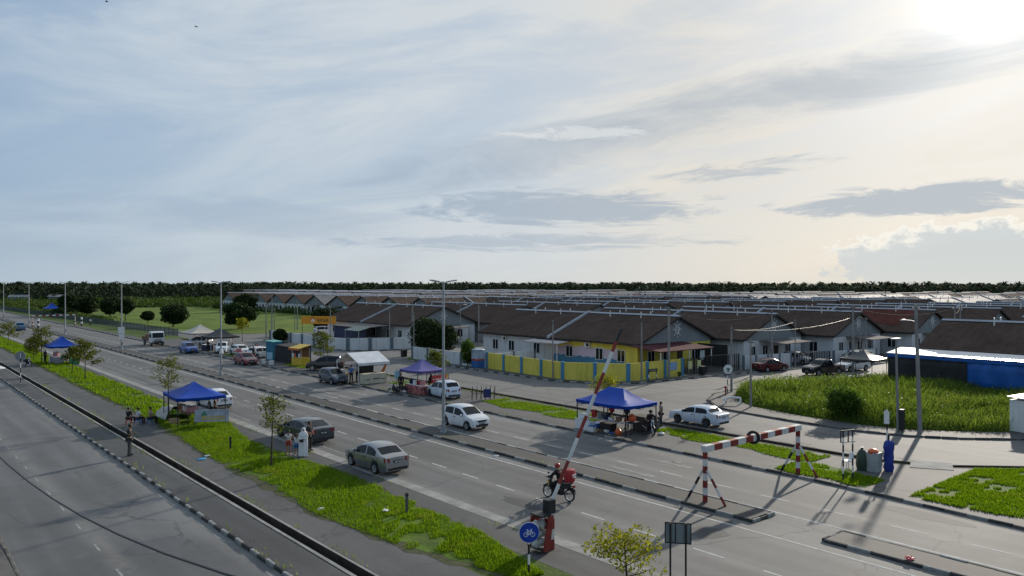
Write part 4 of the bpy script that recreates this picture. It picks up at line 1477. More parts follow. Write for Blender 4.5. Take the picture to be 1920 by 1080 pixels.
def motorbike(label, loc, rz, col, box=None, lean=.06, group=None):
    t = thing('motorcycle', label, 'motorcycle', loc, rz, group)
    t.rotation_euler = (0, lean, rz)
    r = .29
    for y in (.62, -.62):
        w = MB().lathe([(r * .82, -.04), (r * .95, -.045), (r, -.02), (r, .02), (r * .95, .045), (r * .80, .04), (r * .80, -.04), (r * .82, -.04)], 20, axis='X', caps=False).build('wheel', RUBBER, t, True, loc=(0, y, r))
        rm = MB()
        rm.lathe([(r * .81, -.03), (r * .81, .03), (r * .72, .02), (r * .72, -.02), (r * .81, -.03)], 20, axis='X', caps=False)
        for k in range(6):
            a = math.pi * k / 3
            rm.tube([(0, .03 * math.cos(a), .03 * math.sin(a)), (0, r * .8 * math.cos(a), r * .8 * math.sin(a))], .012, 4)
        rm.build('rim', ALLOY, w)
    MB().tube([(.08, .62, r), (.08, .45, .75), (.05, .38, 1.0)], .025, 5).build('fork', CHROME, t)
    MB().tube([(-.08, .62, r), (-.08, .45, .75), (-.05, .38, 1.0)], .025, 5).build('fork', CHROME, t)
    MB().tube([(-.33, .25, 1.03), (-.2, .38, 1.02), (.2, .38, 1.02), (.33, .25, 1.03)], .018, 5).build('handlebar', TRIM, t)
    MB().lathe([(.02, -.1), (.1, -.06), (.11, 0), (.08, .07), (.02, .09)], 10, (0, .50, .90), axis='Y').build('headlight', LAMPW, t, True)
    MB().slab([(-.11, .5, .55), (-.11, .42, .98), (-.11, .1, .62), (-.11, -.2, .42), (-.11, -.2, .33), (-.11, .3, .33)], (.22, 0, 0)).build('leg_shield', col, t)
    MB().box((0, -.05, .38), (.22, .42, .26)).build('engine', METAL_D, t)
    MB().slab([(-.12, .05, .62), (-.12, .0, .76), (-.12, -.75, .82), (-.12, -.85, .78), (-.12, -.6, .62), (-.12, -.3, .5)], (.24, 0, 0)).build('side_panel', col, t)
    MB().slab([(-.13, .02, .76), (-.13, .0, .80), (-.13, -.35, .79), (-.13, -.72, .88), (-.13, -.74, .83)], (.26, 0, 0)).build('seat', TRIM, t)
    MB().tube([(.14, -.02, .3), (.15, -.4, .3), (.16, -.85, .38)], [.03, .05, .05], 7).build('exhaust', CHROME, t)
    MB().box((0, -.86, .72), (.16, .06, .08)).build('tail_light', LAMPR, t)
    MB().tube([(0, .86, .48), (0, .66, .6), (0, .42, .48)], .05, 5, flat=1.4).build('mudguard', col, t)
    MB().tube([(0, -.92, .5), (0, -.78, .6), (0, -.5, .56)], .05, 5, flat=1.4).build('mudguard', TRIM, t)
    for s in (-1, 1):
        MB().tube([(s * .22, .36, 1.03), (s * .28, .36, 1.2)], .01, 4).box((s * .29, .36, 1.23), (.12, .02, .08)).build('mirror', TRIM, t)
    if box:
        o = MB().lathe([(.1, -.3), (.27, -.27), (.31, -.1), (.31, .14), (.26, .27), (.1, .31)], 12, (0, -.62, 1.2), squash=(1, .82)).build('delivery_bag', box, t, True)
        for zz, ww in ((1.27, .30), (1.17, .22)):
            MB().box((.0, -.885, zz), (ww, .03, .05)).build('bag_print', WHITE, o)
        MB().box((0, .53, .74), (.2, .04, .3)).build('front_panel', YELP, t)
    return t


# ------------------------------------------------------------------ people
SKINM = mat('skin', (.24, .13, .085), .6, 0, .08)
HAIR = mat('dark_hair', (.012, .010, .010), .6)
PENDING = []


def skin_obj(name, V, E, Rr, m, parent, root=0, sub=1):
    me = bpy.data.meshes.new(name)
    me.from_pydata([tuple(v) for v in V], E, [])
    me.materials.append(m)
    bm = bmesh.new(); bm.from_mesh(me)
    lay = bm.verts.layers.skin.verify()
    bm.verts.ensure_lookup_table()
    for i, v in enumerate(bm.verts):
        r = Rr[i]
        v[lay].radius = r if isinstance(r, tuple) else (r, r)
        v[lay].use_root = (i == root)
    bm.to_mesh(me); bm.free()
    o = link(name, me, parent)
    md = o.modifiers.new('skin', 'SKIN'); md.use_smooth_shade = True; md.branch_smoothing = .3
    ms = o.modifiers.new('sub', 'SUBSURF'); ms.levels = sub; ms.render_levels = sub
    PENDING.append(o)
    return o


def bake_skins():
    dg = bpy.context.evaluated_depsgraph_get()
    new = []
    for o in PENDING:
        new.append(bpy.data.meshes.new_from_object(o.evaluated_get(dg)))
    for o, me in zip(PENDING, new):
        o.modifiers.clear()
        nm = o.data.name
        o.data = me
        me.name = nm


def mixv(a, b, t):
    return tuple(a[i] + (b[i] - a[i]) * t for i in range(3))


def person(label, loc, rz, h=1.68, shirt=None, legs=None, pose='stand', sleeve=.9, legl=1.0, head=None, gown=None, group=None, cat='person', arms=None, hat=None, on_bike=False):
    """one continuous figure grown over a posed skeleton; faces local +Y"""
    k = h / 1.70
    t = thing('person', label, cat, loc, rz, group)
    J = {'pel': (0, 0, .95), 'spi': (0, 0, 1.13), 'che': (0, .0, 1.33), 'nec': (0, .0, 1.47), 'chin': (0, .025, 1.53), 'head': (0, .02, 1.62), 'crown': (0, .01, 1.685),
         'nose': (0, .115, 1.595),
         'shL': (-.175, 0, 1.41), 'shR': (.175, 0, 1.41), 'elL': (-.23, -.02, 1.14), 'elR': (.23, -.02, 1.14), 'wrL': (-.25, .07, .90), 'wrR': (.25, .07, .90),
         'hiL': (-.09, 0, .90), 'hiR': (.09, 0, .90), 'knL': (-.105, .02, .50), 'knR': (.105, .02, .50), 'anL': (-.11, -.02, .09), 'anR': (.11, -.02, .09), 'toL': (-.13, .13, .045), 'toR': (.13, .13, .045)}
    if pose == 'phone':
        J['elR'] = (.24, .04, 1.14); J['wrR'] = (.12, .27, 1.22); J['elL'] = (-.24, .03, 1.14); J['wrL'] = (-.10, .26, 1.18)
        J['chin'] = (0, .05, 1.52); J['head'] = (0, .05, 1.61)
    elif pose == 'handsonhead':
        J['elL'] = (-.36, .02, 1.62); J['elR'] = (.36, .02, 1.62); J['wrL'] = (-.13, .03, 1.74); J['wrR'] = (.13, .03, 1.74)
    elif pose == 'clasp':
        J['elL'] = (-.25, .02, 1.14); J['elR'] = (.25, .02, 1.14); J['wrL'] = (-.06, .20, 1.06); J['wrR'] = (.06, .21, 1.05)
    elif pose == 'walk':
        J['knL'] = (-.1, .16, .52); J['anL'] = (-.1, .20, .10); J['toL'] = (-.1, .34, .07); J['knR'] = (.1, -.08, .50); J['anR'] = (.1, -.30, .13); J['toR'] = (.1, -.17, .045)
        J['wrL'] = (-.24, -.14, .92); J['wrR'] = (.24, .18, .94)
    elif pose in ('sit', 'ride', 'squat'):
        dz = {'sit': -.47, 'ride': -.06, 'squat': -.62}[pose]
        for n_ in ('pel', 'spi', 'che', 'nec', 'chin', 'head', 'crown', 'nose', 'shL', 'shR', 'elL', 'elR', 'wrL', 'wrR', 'hiL', 'hiR'):
            x, y, z = J[n_]; J[n_] = (x, y, z + dz)
        if pose == 'sit':
            J['knL'] = (-.13, .43, .50); J['knR'] = (.13, .43, .50); J['anL'] = (-.13, .42, .09); J['anR'] = (.13, .42, .09); J['toL'] = (-.14, .57, .045); J['toR'] = (.14, .57, .045)
            J['elL'] = (-.24, .08, .70); J['elR'] = (.24, .08, .70); J['wrL'] = (-.13, .30, .64); J['wrR'] = (.13, .30, .64)
        elif pose == 'squat':
            J['knL'] = (-.17, .36, .48); J['knR'] = (.17, .36, .48); J['anL'] = (-.14, .10, .09); J['anR'] = (.14, .10, .09); J['toL'] = (-.16, .25, .045); J['toR'] = (.16, .25, .045)
            J['elL'] = (-.24, .22, .60); J['elR'] = (.24, .22, .60); J['wrL'] = (-.08, .42, .58); J['wrR'] = (.08, .42, .58)
        else:
            for n_ in ('spi', 'che', 'nec', 'chin', 'head', 'crown', 'nose', 'shL', 'shR'):
                x, y, z = J[n_]; J[n_] = (x, y + (z - .9) * .18, z)
            J['knL'] = (-.22, .40, .72); J['knR'] = (.22, .40, .72); J['anL'] = (-.22, .14, .36); J['anR'] = (.22, .14, .36); J['toL'] = (-.23, .28, .31); J['toR'] = (.23, .28, .31)
            J['elL'] = (-.32, .30, 1.10); J['elR'] = (.32, .30, 1.10); J['wrL'] = (-.31, .52, 1.06); J['wrR'] = (.31, .52, 1.06)
    if arms:
        J.update(arms)
    J = {a: tuple(c * k for c in b) for a, b in J.items()}
    names = list(J)
    V = [J[n_] for n_ in names]
    ix = {n_: i for i, n_ in enumerate(names)}
    E = [(ix[a], ix[b]) for a, b in (('pel', 'spi'), ('spi', 'che'), ('che', 'nec'), ('nec', 'chin'), ('chin', 'head'), ('head', 'crown'), ('head', 'nose'), ('che', 'shL'), ('che', 'shR'), ('shL', 'elL'), ('shR', 'elR'), ('elL', 'wrL'), ('elR', 'wrR'),
                                     ('pel', 'hiL'), ('pel', 'hiR'), ('hiL', 'knL'), ('hiR', 'knR'), ('knL', 'anL'), ('knR', 'anR'), ('anL', 'toL'), ('anR', 'toR'))]
    rad = {'pel': (.15, .10), 'spi': (.13, .09), 'che': (.15, .10), 'nec': (.055, .055), 'chin': (.065, .07), 'head': (.082, .10), 'crown': (.06, .075), 'nose': (.014, .014), 'shL': .062, 'shR': .062, 'elL': .042, 'elR': .042, 'wrL': .03, 'wrR': .03,
           'hiL': .085, 'hiR': .085, 'knL': .058, 'knR': .058, 'anL': .042, 'anR': .042, 'toL': .035, 'toR': .035}
    Rr = [tuple(c * k for c in rad[n_]) if isinstance(rad[n_], tuple) else rad[n_] * k for n_ in names]
    # palms and five fingers on each arm
    for s, sg in (('L', -1), ('R', 1)):
        w = Vector(J['wr' + s]); d = (w - Vector(J['el' + s])).normalized()
        side_ = Vector((0, 1, 0)) if abs(d.y) < .8 else Vector((-sg, 0, 0))
        side_ = (side_ - d * side_.dot(d)).normalized()
        palm = w + d * .075 * k
        V.append(tuple(palm)); Rr.append((.038 * k, .018 * k)); ip = len(V) - 1
        E.append((ix['wr' + s], ip))
        for f_, (off, ln) in enumerate(((-.027, .062), (-.009, .078), (.009, .074), (.027, .06))):
            V.append(tuple(palm + d * ln * k + side_ * off * k)); Rr.append(.009 * k); E.append((ip, len(V) - 1))
        V.append(tuple(w + d * .05 * k + side_ * .06 * k)); Rr.append(.010 * k); E.append((ix['wr' + s], len(V) - 1))
    skin_obj('body', V, E, Rr, SKINM, t)
    def garment(name, keys, edges, grow, m, ends=()):
        v2 = [J[q] if isinstance(q, str) else q for q in keys]
        r2 = []
        for q in keys:
            r = rad[q] if isinstance(q, str) and q in rad else .05
            r2.append(tuple((c + grow) * k for c in r) if isinstance(r, tuple) else (r + grow) * k)
        for i, r in ends:
            r2[i] = r
        skin_obj(name, v2, edges, r2, m, t)
    if shirt is not None and gown is None:
        cuffL = mixv(J['shL'], J['elL'], min(1, sleeve)) if sleeve <= 1 else mixv(J['elL'], J['wrL'], sleeve - 1)
        cuffR = mixv(J['shR'], J['elR'], min(1, sleeve)) if sleeve <= 1 else mixv(J['elR'], J['wrR'], sleeve - 1)
        keys = ['pel', 'spi', 'che', mixv(J['che'], J['nec'], .7), 'shL', 'shR']
        ed = [(0, 1), (1, 2), (2, 3), (2, 4), (2, 5)]
        if sleeve > 1:
            keys += ['elL', cuffL, 'elR', cuffR]; ed += [(4, 6), (6, 7), (5, 8), (8, 9)]
            garment('shirt', keys, ed, .022, shirt, [(3, .085 * k), (7, .05 * k), (9, .05 * k)])
        else:
            keys += [cuffL, cuffR]; ed += [(4, 6), (5, 7)]
            garment('shirt', keys, ed, .022, shirt, [(3, .085 * k), (6, .07 * k), (7, .07 * k)])
    if legs is not None and gown is None:
        if legl >= 1:
            garment('trousers', ['pel', 'hiL', 'hiR', 'knL', 'knR', 'anL', 'anR'], [(0, 1), (0, 2), (1, 3), (2, 4), (3, 5), (4, 6)], .02, legs, [(5, .065 * k), (6, .065 * k)])
        else:
            garment('shorts', ['pel', 'hiL', 'hiR', mixv(J['hiL'], J['knL'], legl * 1.6), mixv(J['hiR'], J['knR'], legl * 1.6)], [(0, 1), (0, 2), (1, 3), (2, 4)], .025, legs, [(3, .09 * k), (4, .09 * k)])
        shoe = MB()
        for s in 'LR':
            a, b = Vector(J['an' + s]), Vector(J['to' + s])
            shoe.tube([a + Vector((0, -.05 * k, -.03 * k)), (a + b) / 2, b + (b - a) * .12], [.05 * k, .052 * k, .035 * k], 6)
        shoe.build('shoes', TRIM, t, True)
    if gown is not None:
        # long loose robe with folds, and head scarf
        z0 = .05 * k
        q = MB(); vs, fs = [], []
        rows = [(z0, .27, .22), (.35 * k, .26, .2), (.8 * k, .26, .19), (1.05 * k, .25, .18), (1.25 * k, .26, .17), (1.40 * k, .22, .14), (1.49 * k, .10, .10)]
        n = 26
        for z, a, b in rows:
            for i in range(n):
                th_ = 2 * math.pi * i / n
                fold = 1 + (.10 * math.sin(th_ * 7 + z) * (1.3 - z / h))
                vs.append((a * k * math.cos(th_) * fold, b * k * math.sin(th_) * fold, z))
        for i in range(len(rows) - 1):
            for j in range(n):
                fs.append((i * n + j, i * n + (j + 1) % n, (i + 1) * n + (j + 1) % n, (i + 1) * n + j))
        q.add(vs, fs).build('robe', gown, t, True)
        skin_obj('robe_sleeves', [J['che'], J['shL'], J['elL'], J['wrL'], J['shR'], J['elR'], J['wrR']], [(0, 1), (1, 2), (2, 3), (0, 4), (4, 5), (5, 6)], [.13 * k, .085 * k, .08 * k, .07 * k, .085 * k, .08 * k, .07 * k], gown, t)
        hx_, hy_, hz_ = J['head']
        MB().lathe([(.24 * k, -.36 * k), (.21 * k, -.22 * k), (.12 * k, -.10 * k), (.115 * k, 0), (.105 * k, .06 * k), (.06 * k, .105 * k), (.01, .12 * k)], 14, (hx_, hy_ - .055 * k, hz_)).build('head_scarf', gown, t, True)
        MB().box((J['wrR'][0] - .02, J['wrR'][1] + .1 * k, J['wrR'][2] - .06), (.24 * k, .07, .14 * k)).build('clutch_bag', TRIM, t)
    elif hat is not None:
        hx_, hy_, hz_ = J['head']
        MB().lathe([(.118 * k, -.05 * k), (.13 * k, .0), (.125 * k, .06 * k), (.09 * k, .11 * k), (.02, .135 * k)], 14, (hx_, hy_ - .01 * k, hz_)).build('helmet', hat, t, True)
    else:
        hx_, hy_, hz_ = J['head']
        MB().lathe([(.085 * k, -.05 * k), (.098 * k, .0), (.096 * k, .04 * k), (.07 * k, .085 * k), (.02, .105 * k)], 12, (hx_, hy_ - .022 * k, hz_ + .012 * k)).build('hair', head or HAIR, t, True)
    return t
# ------------------------------------------------------------------ poles, lamps, cables
BASE_FAR = .09


def street_lamp(label, loc, h=10.0, group=None):
    t = thing('street_lamp', label, 'street lamp', loc, 0, group)
    MB().tube([(0, 0, 0), (0, 0, .12)], .22, 8).build('base_plate', STEEL, t)
    MB().tube([(0, 0, 0), (0, 0, 1.2), (0, 0, h - .1)], [.12, .11, .06], 10).build('pole', STEEL, t, True)
    MB().box((.06, -.0, .9), (.16, .14, .5)).build('service_door', METAL_D, t)
    for s in (-1, 1):
        MB().tube([(0, 0, h - .2), (s * .25, 0, h - .07), (s * .42, 0, h - .05)], .035, 6).build('arm', STEEL, t)
        MB().slab([(s * .40, -.13, h - .07), (s * 1.0, -.16, h + .02), (s * 1.0, .16, h + .02), (s * .40, .13, h - .07)], (0, 0, .07)).build('lamp_head', STEEL, t)
    return t


lampnames = ['nearest tall double-headed street lamp on the median beside white hatchback', 'double-headed street lamp on the median with white bag tied low, beyond red sedan',
             'double-headed street lamp with white poster on its post near white lorry', 'fourth double-headed street lamp along the median from the front',
             'fifth double-headed street lamp along the median from the front', 'sixth double-headed street lamp along the median, near the frame edge']
for k in range(6):
    o = street_lamp(lampnames[k], (29.35, 41.9 + 41.2 * k, .11))
    if k == 1:
        MB().lathe([(.03, .55), (.17, .42), (.24, .1), (.2, 0)], 8, (0, -.16, 2.3)).build('tied_bag', PVC, o)
    if k == 2:
        MB().box((-.05, -.12, 2.9), (.9, .03, .9)).box((-.02, -.12, 1.95), (.7, .03, .8)).build('poster', PVC, o)


def pole(label, x, y, h, r=.12, m=POLEC, lean=(0, 0), arm=None, box=False, name='utility_pole', z=0.0, insul=True):
    t = thing(name, label, 'pole', (x, y, z))
    MB().tube([(0, 0, 0), (lean[0], lean[1], h)], [r, r * .62], 8).build('shaft', m, t, True)
    if insul:
        MB().box((lean[0], lean[1], h - .25), (.10, .5, .08)).build('bracket', METAL_D, t)
    if arm:
        ax, ay, az_ = arm
        MB().tube([(lean[0] * az_ / h, lean[1] * az_ / h, az_), (lean[0] + ax * .5, lean[1] + ay * .5, az_ + .1), (lean[0] + ax, lean[1] + ay, az_ + .12)], .035, 6).build('arm', STEEL, t)
        MB().lathe([(.02, -.32), (.11, -.2), (.14, 0), (.11, .22), (.03, .34)], 10, (lean[0] + ax * 1.25, lean[1] + ay * 1.25, az_ + .13), axis='X', squash=(1, .5)).build('lamp_head', PVC, t, True)
    if box:
        MB().box((-.02, -.24, .75), (.34, .26, 1.4)).build('meter_box', BLACK, t)
    return t


P_ = {}
pole_list = [
    ('a', 'tall concrete pole against the yellow side wall with maroon porch behind', 64.4, 51.15, 7.4, .15),
    ('b', 'slim pole at the corner end of the yellow wall', 59.9, 51.0, 6.0, .10),
    ('c', 'slim pole in front of the yellow wall below the roof divider', 54.75, 58.5, 6.1, .09),
    ('d', 'concrete pole beside the round sign at the side street corner', 60.6, 41.0, 6.0, .11),
    ('e', 'plain grey pole at the tip of the overgrown lot', 54.3, 34.95, 5.5, .10),
    ('f', 'concrete pole before the white house with the dark red car', 80.9, 49.3, 6.9, .13),
    ('g', 'thin post beside the flat porch of the second gabled house', 84.3, 48.3, 5.7, .08),
    ('h', 'tall concrete pole behind the white car half hidden by grass', 85.0, 41.7, 7.5, .14),
    ('i', 'thin pole next to the grey parked suv', 91.9, 44.2, 6.0, .09),
    ('l', 'pole rising from the end of the long white wall', 55.0, 108.6, 6.3, .10),
    ('m', 'pole at the front of the far corner wall near blue shed', 61.0, 101.2, 5.9, .10),
    ('n', 'pale pole beside the big dark tree and low white wall', 55.9, 86.6, 6.1, .09),
    ('o', 'tall pole rising behind the big dark tree', 58.0, 90.2, 7.6, .14),
    ('q', 'concrete pole in front of the second brown roofed house', 76.5, 99.3, 6.7, .14),
    ('r', 'left one of the paired poles at the end of the lawn', 56.4, 136.6, 6.2, .12),
    ('s', 'right taller one of the paired poles at the end of the lawn', 57.2, 135.9, 8.1, .13),
    ('t', 'dark pole standing on the lawn above the orange banner', 90.6, 186.9, 6.2, .14),
    ('u', 'pole sticking up among roofs right of the nearest street lamp', 89.8, 107.6, 6.8, .12),
    ('v', 'pole sticking up among roofs above the blue lean-to', 126.5, 45.6, 6.8, .13),
    ('w', 'farthest right pole sticking up among the back roofs', 164, 55.5, 6.4, .14),
    ('x', 'slim pole on the lawn behind the black tent', 64.5, 152, 5.0, .10),
    ('y', 'thin post on the lawn left of the orange banner', 68, 150, 5.6, .08),
]
for key, lb, x, y, h, r in pole_list:
    P_[key] = ((x, y, h - .3), pole(lb, x, y, h, r))
pole('tall leaning concrete pole with street light arm in the overgrown lot', 53.55, 21.75, 8.45, .16, lean=(-.18, .2), arm=(-.45, .45, 7.3), z=.09)
P_['j'] = ((53.4, 21.9, 8.1), None)
o = pole('slim concrete pole with flat lamp top and black meter box at lot edge', 53.2, 23.0, 6.1, .11, lean=(-.12, .1), box=True, z=.09, insul=False)
MB().box((-.12, .1, 6.14), (.9, .34, .1)).build('lamp_head', STEEL, o)
pole('lamp pole with short curved arm before the far corner house', 74.4, 101.5, 6.5, .09, arm=(.55, -.3, 6.3), insul=False)
CABLE = mat('cable', (.03, .03, .032), .5)
CABLEL = mat('cable_pale', (.09, .09, .085), .8, 0, .1, 1, 0, 1, .1)


def cable(a, b, sag, label, m=CABLE, r=.022, name='overhead_cable'):
    pts = []
    for k in range(19):
        t = k / 18
        p = Vector(a).lerp(Vector(b), t)
        p.z -= sag * 4 * t * (1 - t)
        pts.append(p)
    o = MB().tube(pts, r, 5).build(name, m, None, True)
    return tag(o, label, 'cable')


def tp(k):
    return P_[k][0]


cable(tp('a'), tp('f'), 1.0, 'pale sagging cable from yellow wall pole to the pole by the red car', CABLEL, .03)
cable(tp('f'), tp('h'), .5, 'sagging cable crossing the side street behind the porch', CABLEL, .025)
cable(tp('h'), (101.5, 37.5, 6.8), .8, 'pale cable sagging past the faded red roof patch', CABLEL, .025)
cable(tp('v'), (101.5, 37.5, 6.8), .8, 'cable sagging above the blue lean-to roof', CABLEL, .025)
cable(tp('v'), tp('w'), 1.0, 'rightmost pale cable among the back roofs', CABLEL, .03)
pole('concrete pole behind the lamp arm above the tarpaulin lean-to', 101.5, 37.2, 7.1, .13)
cable(tp('d'), tp('g'), .35, 'thin cable from the round sign pole over the white wall', CABLE, .018)
cable(tp('d'), (97.5, 48.3, 5.4), .6, 'low thin cable running past the gables', CABLE, .018)
pole('short post between the third and fourth gables', 97.5, 46.2, 5.6, .08)
cable((2.0, 48, 7.46), (5.06, 2, 7.46), 2.96, 'black cable sagging across the left road in the foreground', CABLE, .02)
pole('pole standing left of the frame carrying the foreground cable', 2.0, 48.2, 7.8, .13)
pole('pole standing below the frame carrying the foreground cable', 5.06, 1.8, 7.8, .13)
# road lamp whose white head enters at the left edge
t = thing('street_lamp', 'white rounded lamp head entering at the left frame edge', 'street lamp', (2.0, 28.0, 0))
MB().tube([(0, 0, 0), (0, 0, 6.4), (.15, 0, 7.1), (.6, -.05, 7.35)], [.1, .08, .05, .04], 8).build('pole', STEEL, t, True)
MB().lathe([(.02, -.42), (.13, -.3), (.17, 0), (.14, .25), (.03, .4)], 12, (.95, -.1, 7.4), axis='X', squash=(1, .6)).build('lamp_head', PVC, t, True)

# ------------------------------------------------------------------ height gantry, barrier, signs


def banded(parent, name, a, b, r, n, m0, m1, square=False):
    """post or beam painted in bands; each band a part"""
    a, b = Vector(a), Vector(b)
    for k in range(n):
        p, q = a.lerp(b, k / n), a.lerp(b, (k + 1) / n)
        mb = MB()
        if square:
            d = (q - p)
            rot = d.to_track_quat('X', 'Z').to_matrix()
            mb.box((p + q) / 2, (d.length, r * 2, r * 2), rot=rot)
        else:
            mb.tube([p, q], r, 10)
        mb.build(name, m0 if k % 2 == 0 else m1, parent)


def gantry(label, x0, x1, y, group=None, hh=2.38):
    t = thing('height_limit_gantry', label, 'gantry', (0, 0, 0), 0, group)
    for x, zb, s in ((x0, .11, 1), (x1, .09, 1)):
        banded(t, 'post_band', (x, y, zb), (x, y, hh), .115, 7, RED, WHITEP)
        for d in (-1, 1):
            banded(t, 'brace_band', (x + .1, y + d * 1.0, zb), (x, y + d * .1, 1.55), .06, 4, BLACK if d > 0 else RED, WHITEP)
    banded(t, 'beam_band', (x0 - .12, y, hh + .13), (x1 + .12, y, hh + .13), .14, 13, WHITEP, RED, True)
    return t


GAN = gantry('red and white height limit gantry spanning the far carriageway', 29.15, 37.1, 21.1)
gantry('distant height limit gantry with banded beam over the far carriageway', 29.5, 38.0, 203)
# rubber tyre hung on the beam
t = link('hanging_tyre', None, GAN, (33.0, 21.1, 2.52))
vs, fs = [], []
for i in range(20):
    a = 2 * math.pi * i / 20
    for k in range(8):
        b = 2 * math.pi * k / 8
        rr = .26 + .075 * math.cos(b)
        vs.append((.09 * math.sin(b), rr * math.cos(a), rr * math.sin(a)))
for i in range(20):
    for k in range(8):
        fs.append((i * 8 + k, ((i + 1) % 20) * 8 + k, ((i + 1) % 20) * 8 + (k + 1) % 8, i * 8 + (k + 1) % 8))
MB().add(vs, fs).build('carcass', RUBBER, t, True)
MB().tube([(0, 0, .18), (0, 0, .34)], .012, 4).build('rope', PVC, t)
t.rotation_euler = (0, 0, R(35))

t = thing('boom_barrier', 'raised red and white boom barrier with counterweight frame of rocks', 'barrier', (0, 0, 0))
BX, BY = 19.75, 21.3
banded(t, 'boom_band', (BX, BY, 1.55), (BX + 3.95, BY, 8.0), .068, 8, WHITEP, RED)
MB().tube([(BX + 3.7, BY, 7.6), (BX + 4.0, BY, 8.09)], .072, 8).build('boom_tip', BLACK, t)
banded(t, 'post_band', (BX, BY, 0), (BX, BY, 1.55), .14, 4, RED, WHITEP, True)
MB().box((BX, BY, 1.62), (.34, .34, .5)).build('pivot_block', BLACK, t)
# counterweight cage on the short end
MB().slab([(BX - .05, BY - .30, 1.36), (BX - .28, BY - .30, 1.33), (BX - .55, BY - .30, .10), (BX - .25, BY - .30, .05)], (0, .06, 0)).build('cage_plate', RED, t)
MB().slab([(BX - .1, BY + .30, 1.36), (BX - .62, BY + .30, 1.30), (BX - .80, BY + .30, .25), (BX - .3, BY + .30, .08)], (0, .05, 0)).build('cage_plate', RED, t)
MB().slab([(BX - .80, BY - .28, .2), (BX - .3, BY - .28, .06), (BX - .3, BY + .30, .06), (BX - .80, BY + .30, .2)], (0, 0, .05)).build('cage_floor', BLACK, t)
MB().box((BX - .42, BY + .02, 1.39), (.5, .62, .06)).build('cage_rail', BLACK, t)
rr = random.Random(5)
for k in range(9):
    cx, cz = BX - .30 - (k % 3) * .16 - (2 - k // 3) * .04, .36 + (k // 3) * .33
    q = MB().lathe([(.03, -.15), (.11, -.11), (.14, 0), (.11, .1), (.04, .15)], 7, (cx, BY + rr.uniform(-.08, .08), cz), squash=(1, rr.uniform(1.1, 1.5)))
    q.v = [(x + rr.uniform(-.03, .03), y + rr.uniform(-.03, .03), z + rr.uniform(-.03, .03)) for x, y, z in q.v]
    q.build('rock', mat('rock', (.36, .37, .35), .9, 0, .25, 4, .4, 14), t)


def sign_post(name, label, x, y, h, bands, z=0.0, r=.04):
    t = thing(name, label, 'sign', (x, y, z))
    banded(t, 'post_band', (0, 0, 0), (0, 0, h), r, bands, BLACK, WHITE)
    return t


def disc(parent, name, c, rx, m, nrm, thick=.02, n=24):
    nv = Vector(nrm).normalized()
    u = Vector((0, 0, 1)).cross(nv).normalized()
    w = nv.cross(u)
    q = MB()
    q.slab([Vector(c) + u * rx * math.cos(2 * math.pi * k / n) + w * rx * math.sin(2 * math.pi * k / n) for k in range(n)], nv * thick)
    return q.build(name, m, parent)


SBLUE = mat('sign_blue', (.008, .05, .38), .45)
CV = (-.55, -.83, 0)
t = sign_post('bicycle_sign', 'round blue bicycle sign on a black and white post by the barrier', 17.5, 19.9, 1.75, 5)
dc = disc(t, 'sign_face', (-.03, -.05, 1.46), .34, SBLUE, CV)
disc(t, 'sign_rim', (-.025, -.045, 1.46), .355, WHITE, CV, .012)
nv = Vector(CV).normalized(); u = Vector((0, 0, 1)).cross(nv).normalized(); w = Vector((0, 0, 1))
c0 = Vector((-.03, -.05, 1.46)) + nv * .026
q = MB()
def B2(a, b):
    return c0 + u * a + w * b
def line2(p0, p1, th=.013):
    q.tube([B2(*p0), B2(*p1)], th, 4)
for cx in (-.115, .115):
    ring = [B2(cx + .075 * math.cos(2 * math.pi * k / 14), -.06 + .075 * math.sin(2 * math.pi * k / 14)) for k in range(15)]
    q.tube(ring, .011, 4, caps=False)
for a, b in (((-.115, -.06), (-.05, .06)), ((-.05, .06), (.075, .06)), ((.075, .06), (.115, -.06)), ((-.05, .06), (0, -.06)), ((0, -.06), (.075, .06)), ((-.115, -.06), (0, -.06)), ((-.06, .06), (-.075, .1)), ((-.1, .1), (-.05, .1)), ((.075, .06), (.06, .11)), ((.06, .11), (.1, .115))):
    line2(a, b)
q.build('bicycle_symbol', WHITE, dc)

t = thing('road_sign', 'grey-backed rectangular road sign on two black posts at bottom', 'sign', (19.85, 15.4, 0), R(-52))
for xx in (-.24, .24):
    MB().box((xx, 0, 1.18), (.06, .06, 2.36)).build('post', BLACK, t)
MB().box((0, .05, 2.03), (.78, .02, .66)).build('sign_plate', mat('sign_back', (.23, .25, .26), .6, .3), t)
for zz in (1.71, 2.35):
    MB().box((0, .06, zz), (.82, .05, .035)).build('frame_rail', BLACK, t)
for xx in (-.4, -.08, .4):
    MB().box((xx, .045, 2.03), (.035, .03, .66)).build('frame_rail', BLACK, t)
# two-legged sign frame at the end of the far verge
t = thing('road_sign', 'small empty sign frame on two black and white posts', 'sign', (37.9, 18.85, .09), R(-20))
for xx in (-.3, .3):
    banded(t, 'post_band', (xx, 0, 0), (xx, 0, 2.5), .04, 7, BLACK, WHITE)
for zz in (1.92, 2.5):
    MB().box((.0, 0, zz), (.9, .05, .04)).build('frame_rail', BLACK, t)
for xx in (-.45, 0.02):
    MB().box((xx, 0, 2.21), (.04, .05, .6)).build('frame_rail', BLACK, t)
t = sign_post('road_sign', 'white oblong sign on striped post beside the covered goods', 42.35, 18.9, 2.9, 6, .09)
MB().slab([(-.04, -.14, 2.3), (-.04, .14, 2.3), (-.04, .14, 2.95), (-.04, 0, 3.08), (-.04, -.14, 2.95)], (-.02, 0, 0)).build('sign_face', WHITE, t)
t = sign_post('road_sign', 'round white junction sign on striped post at the lot corner', 59.4, 40.6, 2.0, 5, .09)
disc(t, 'sign_face', (0, -.05, 2.15), .42, WHITE, CV)
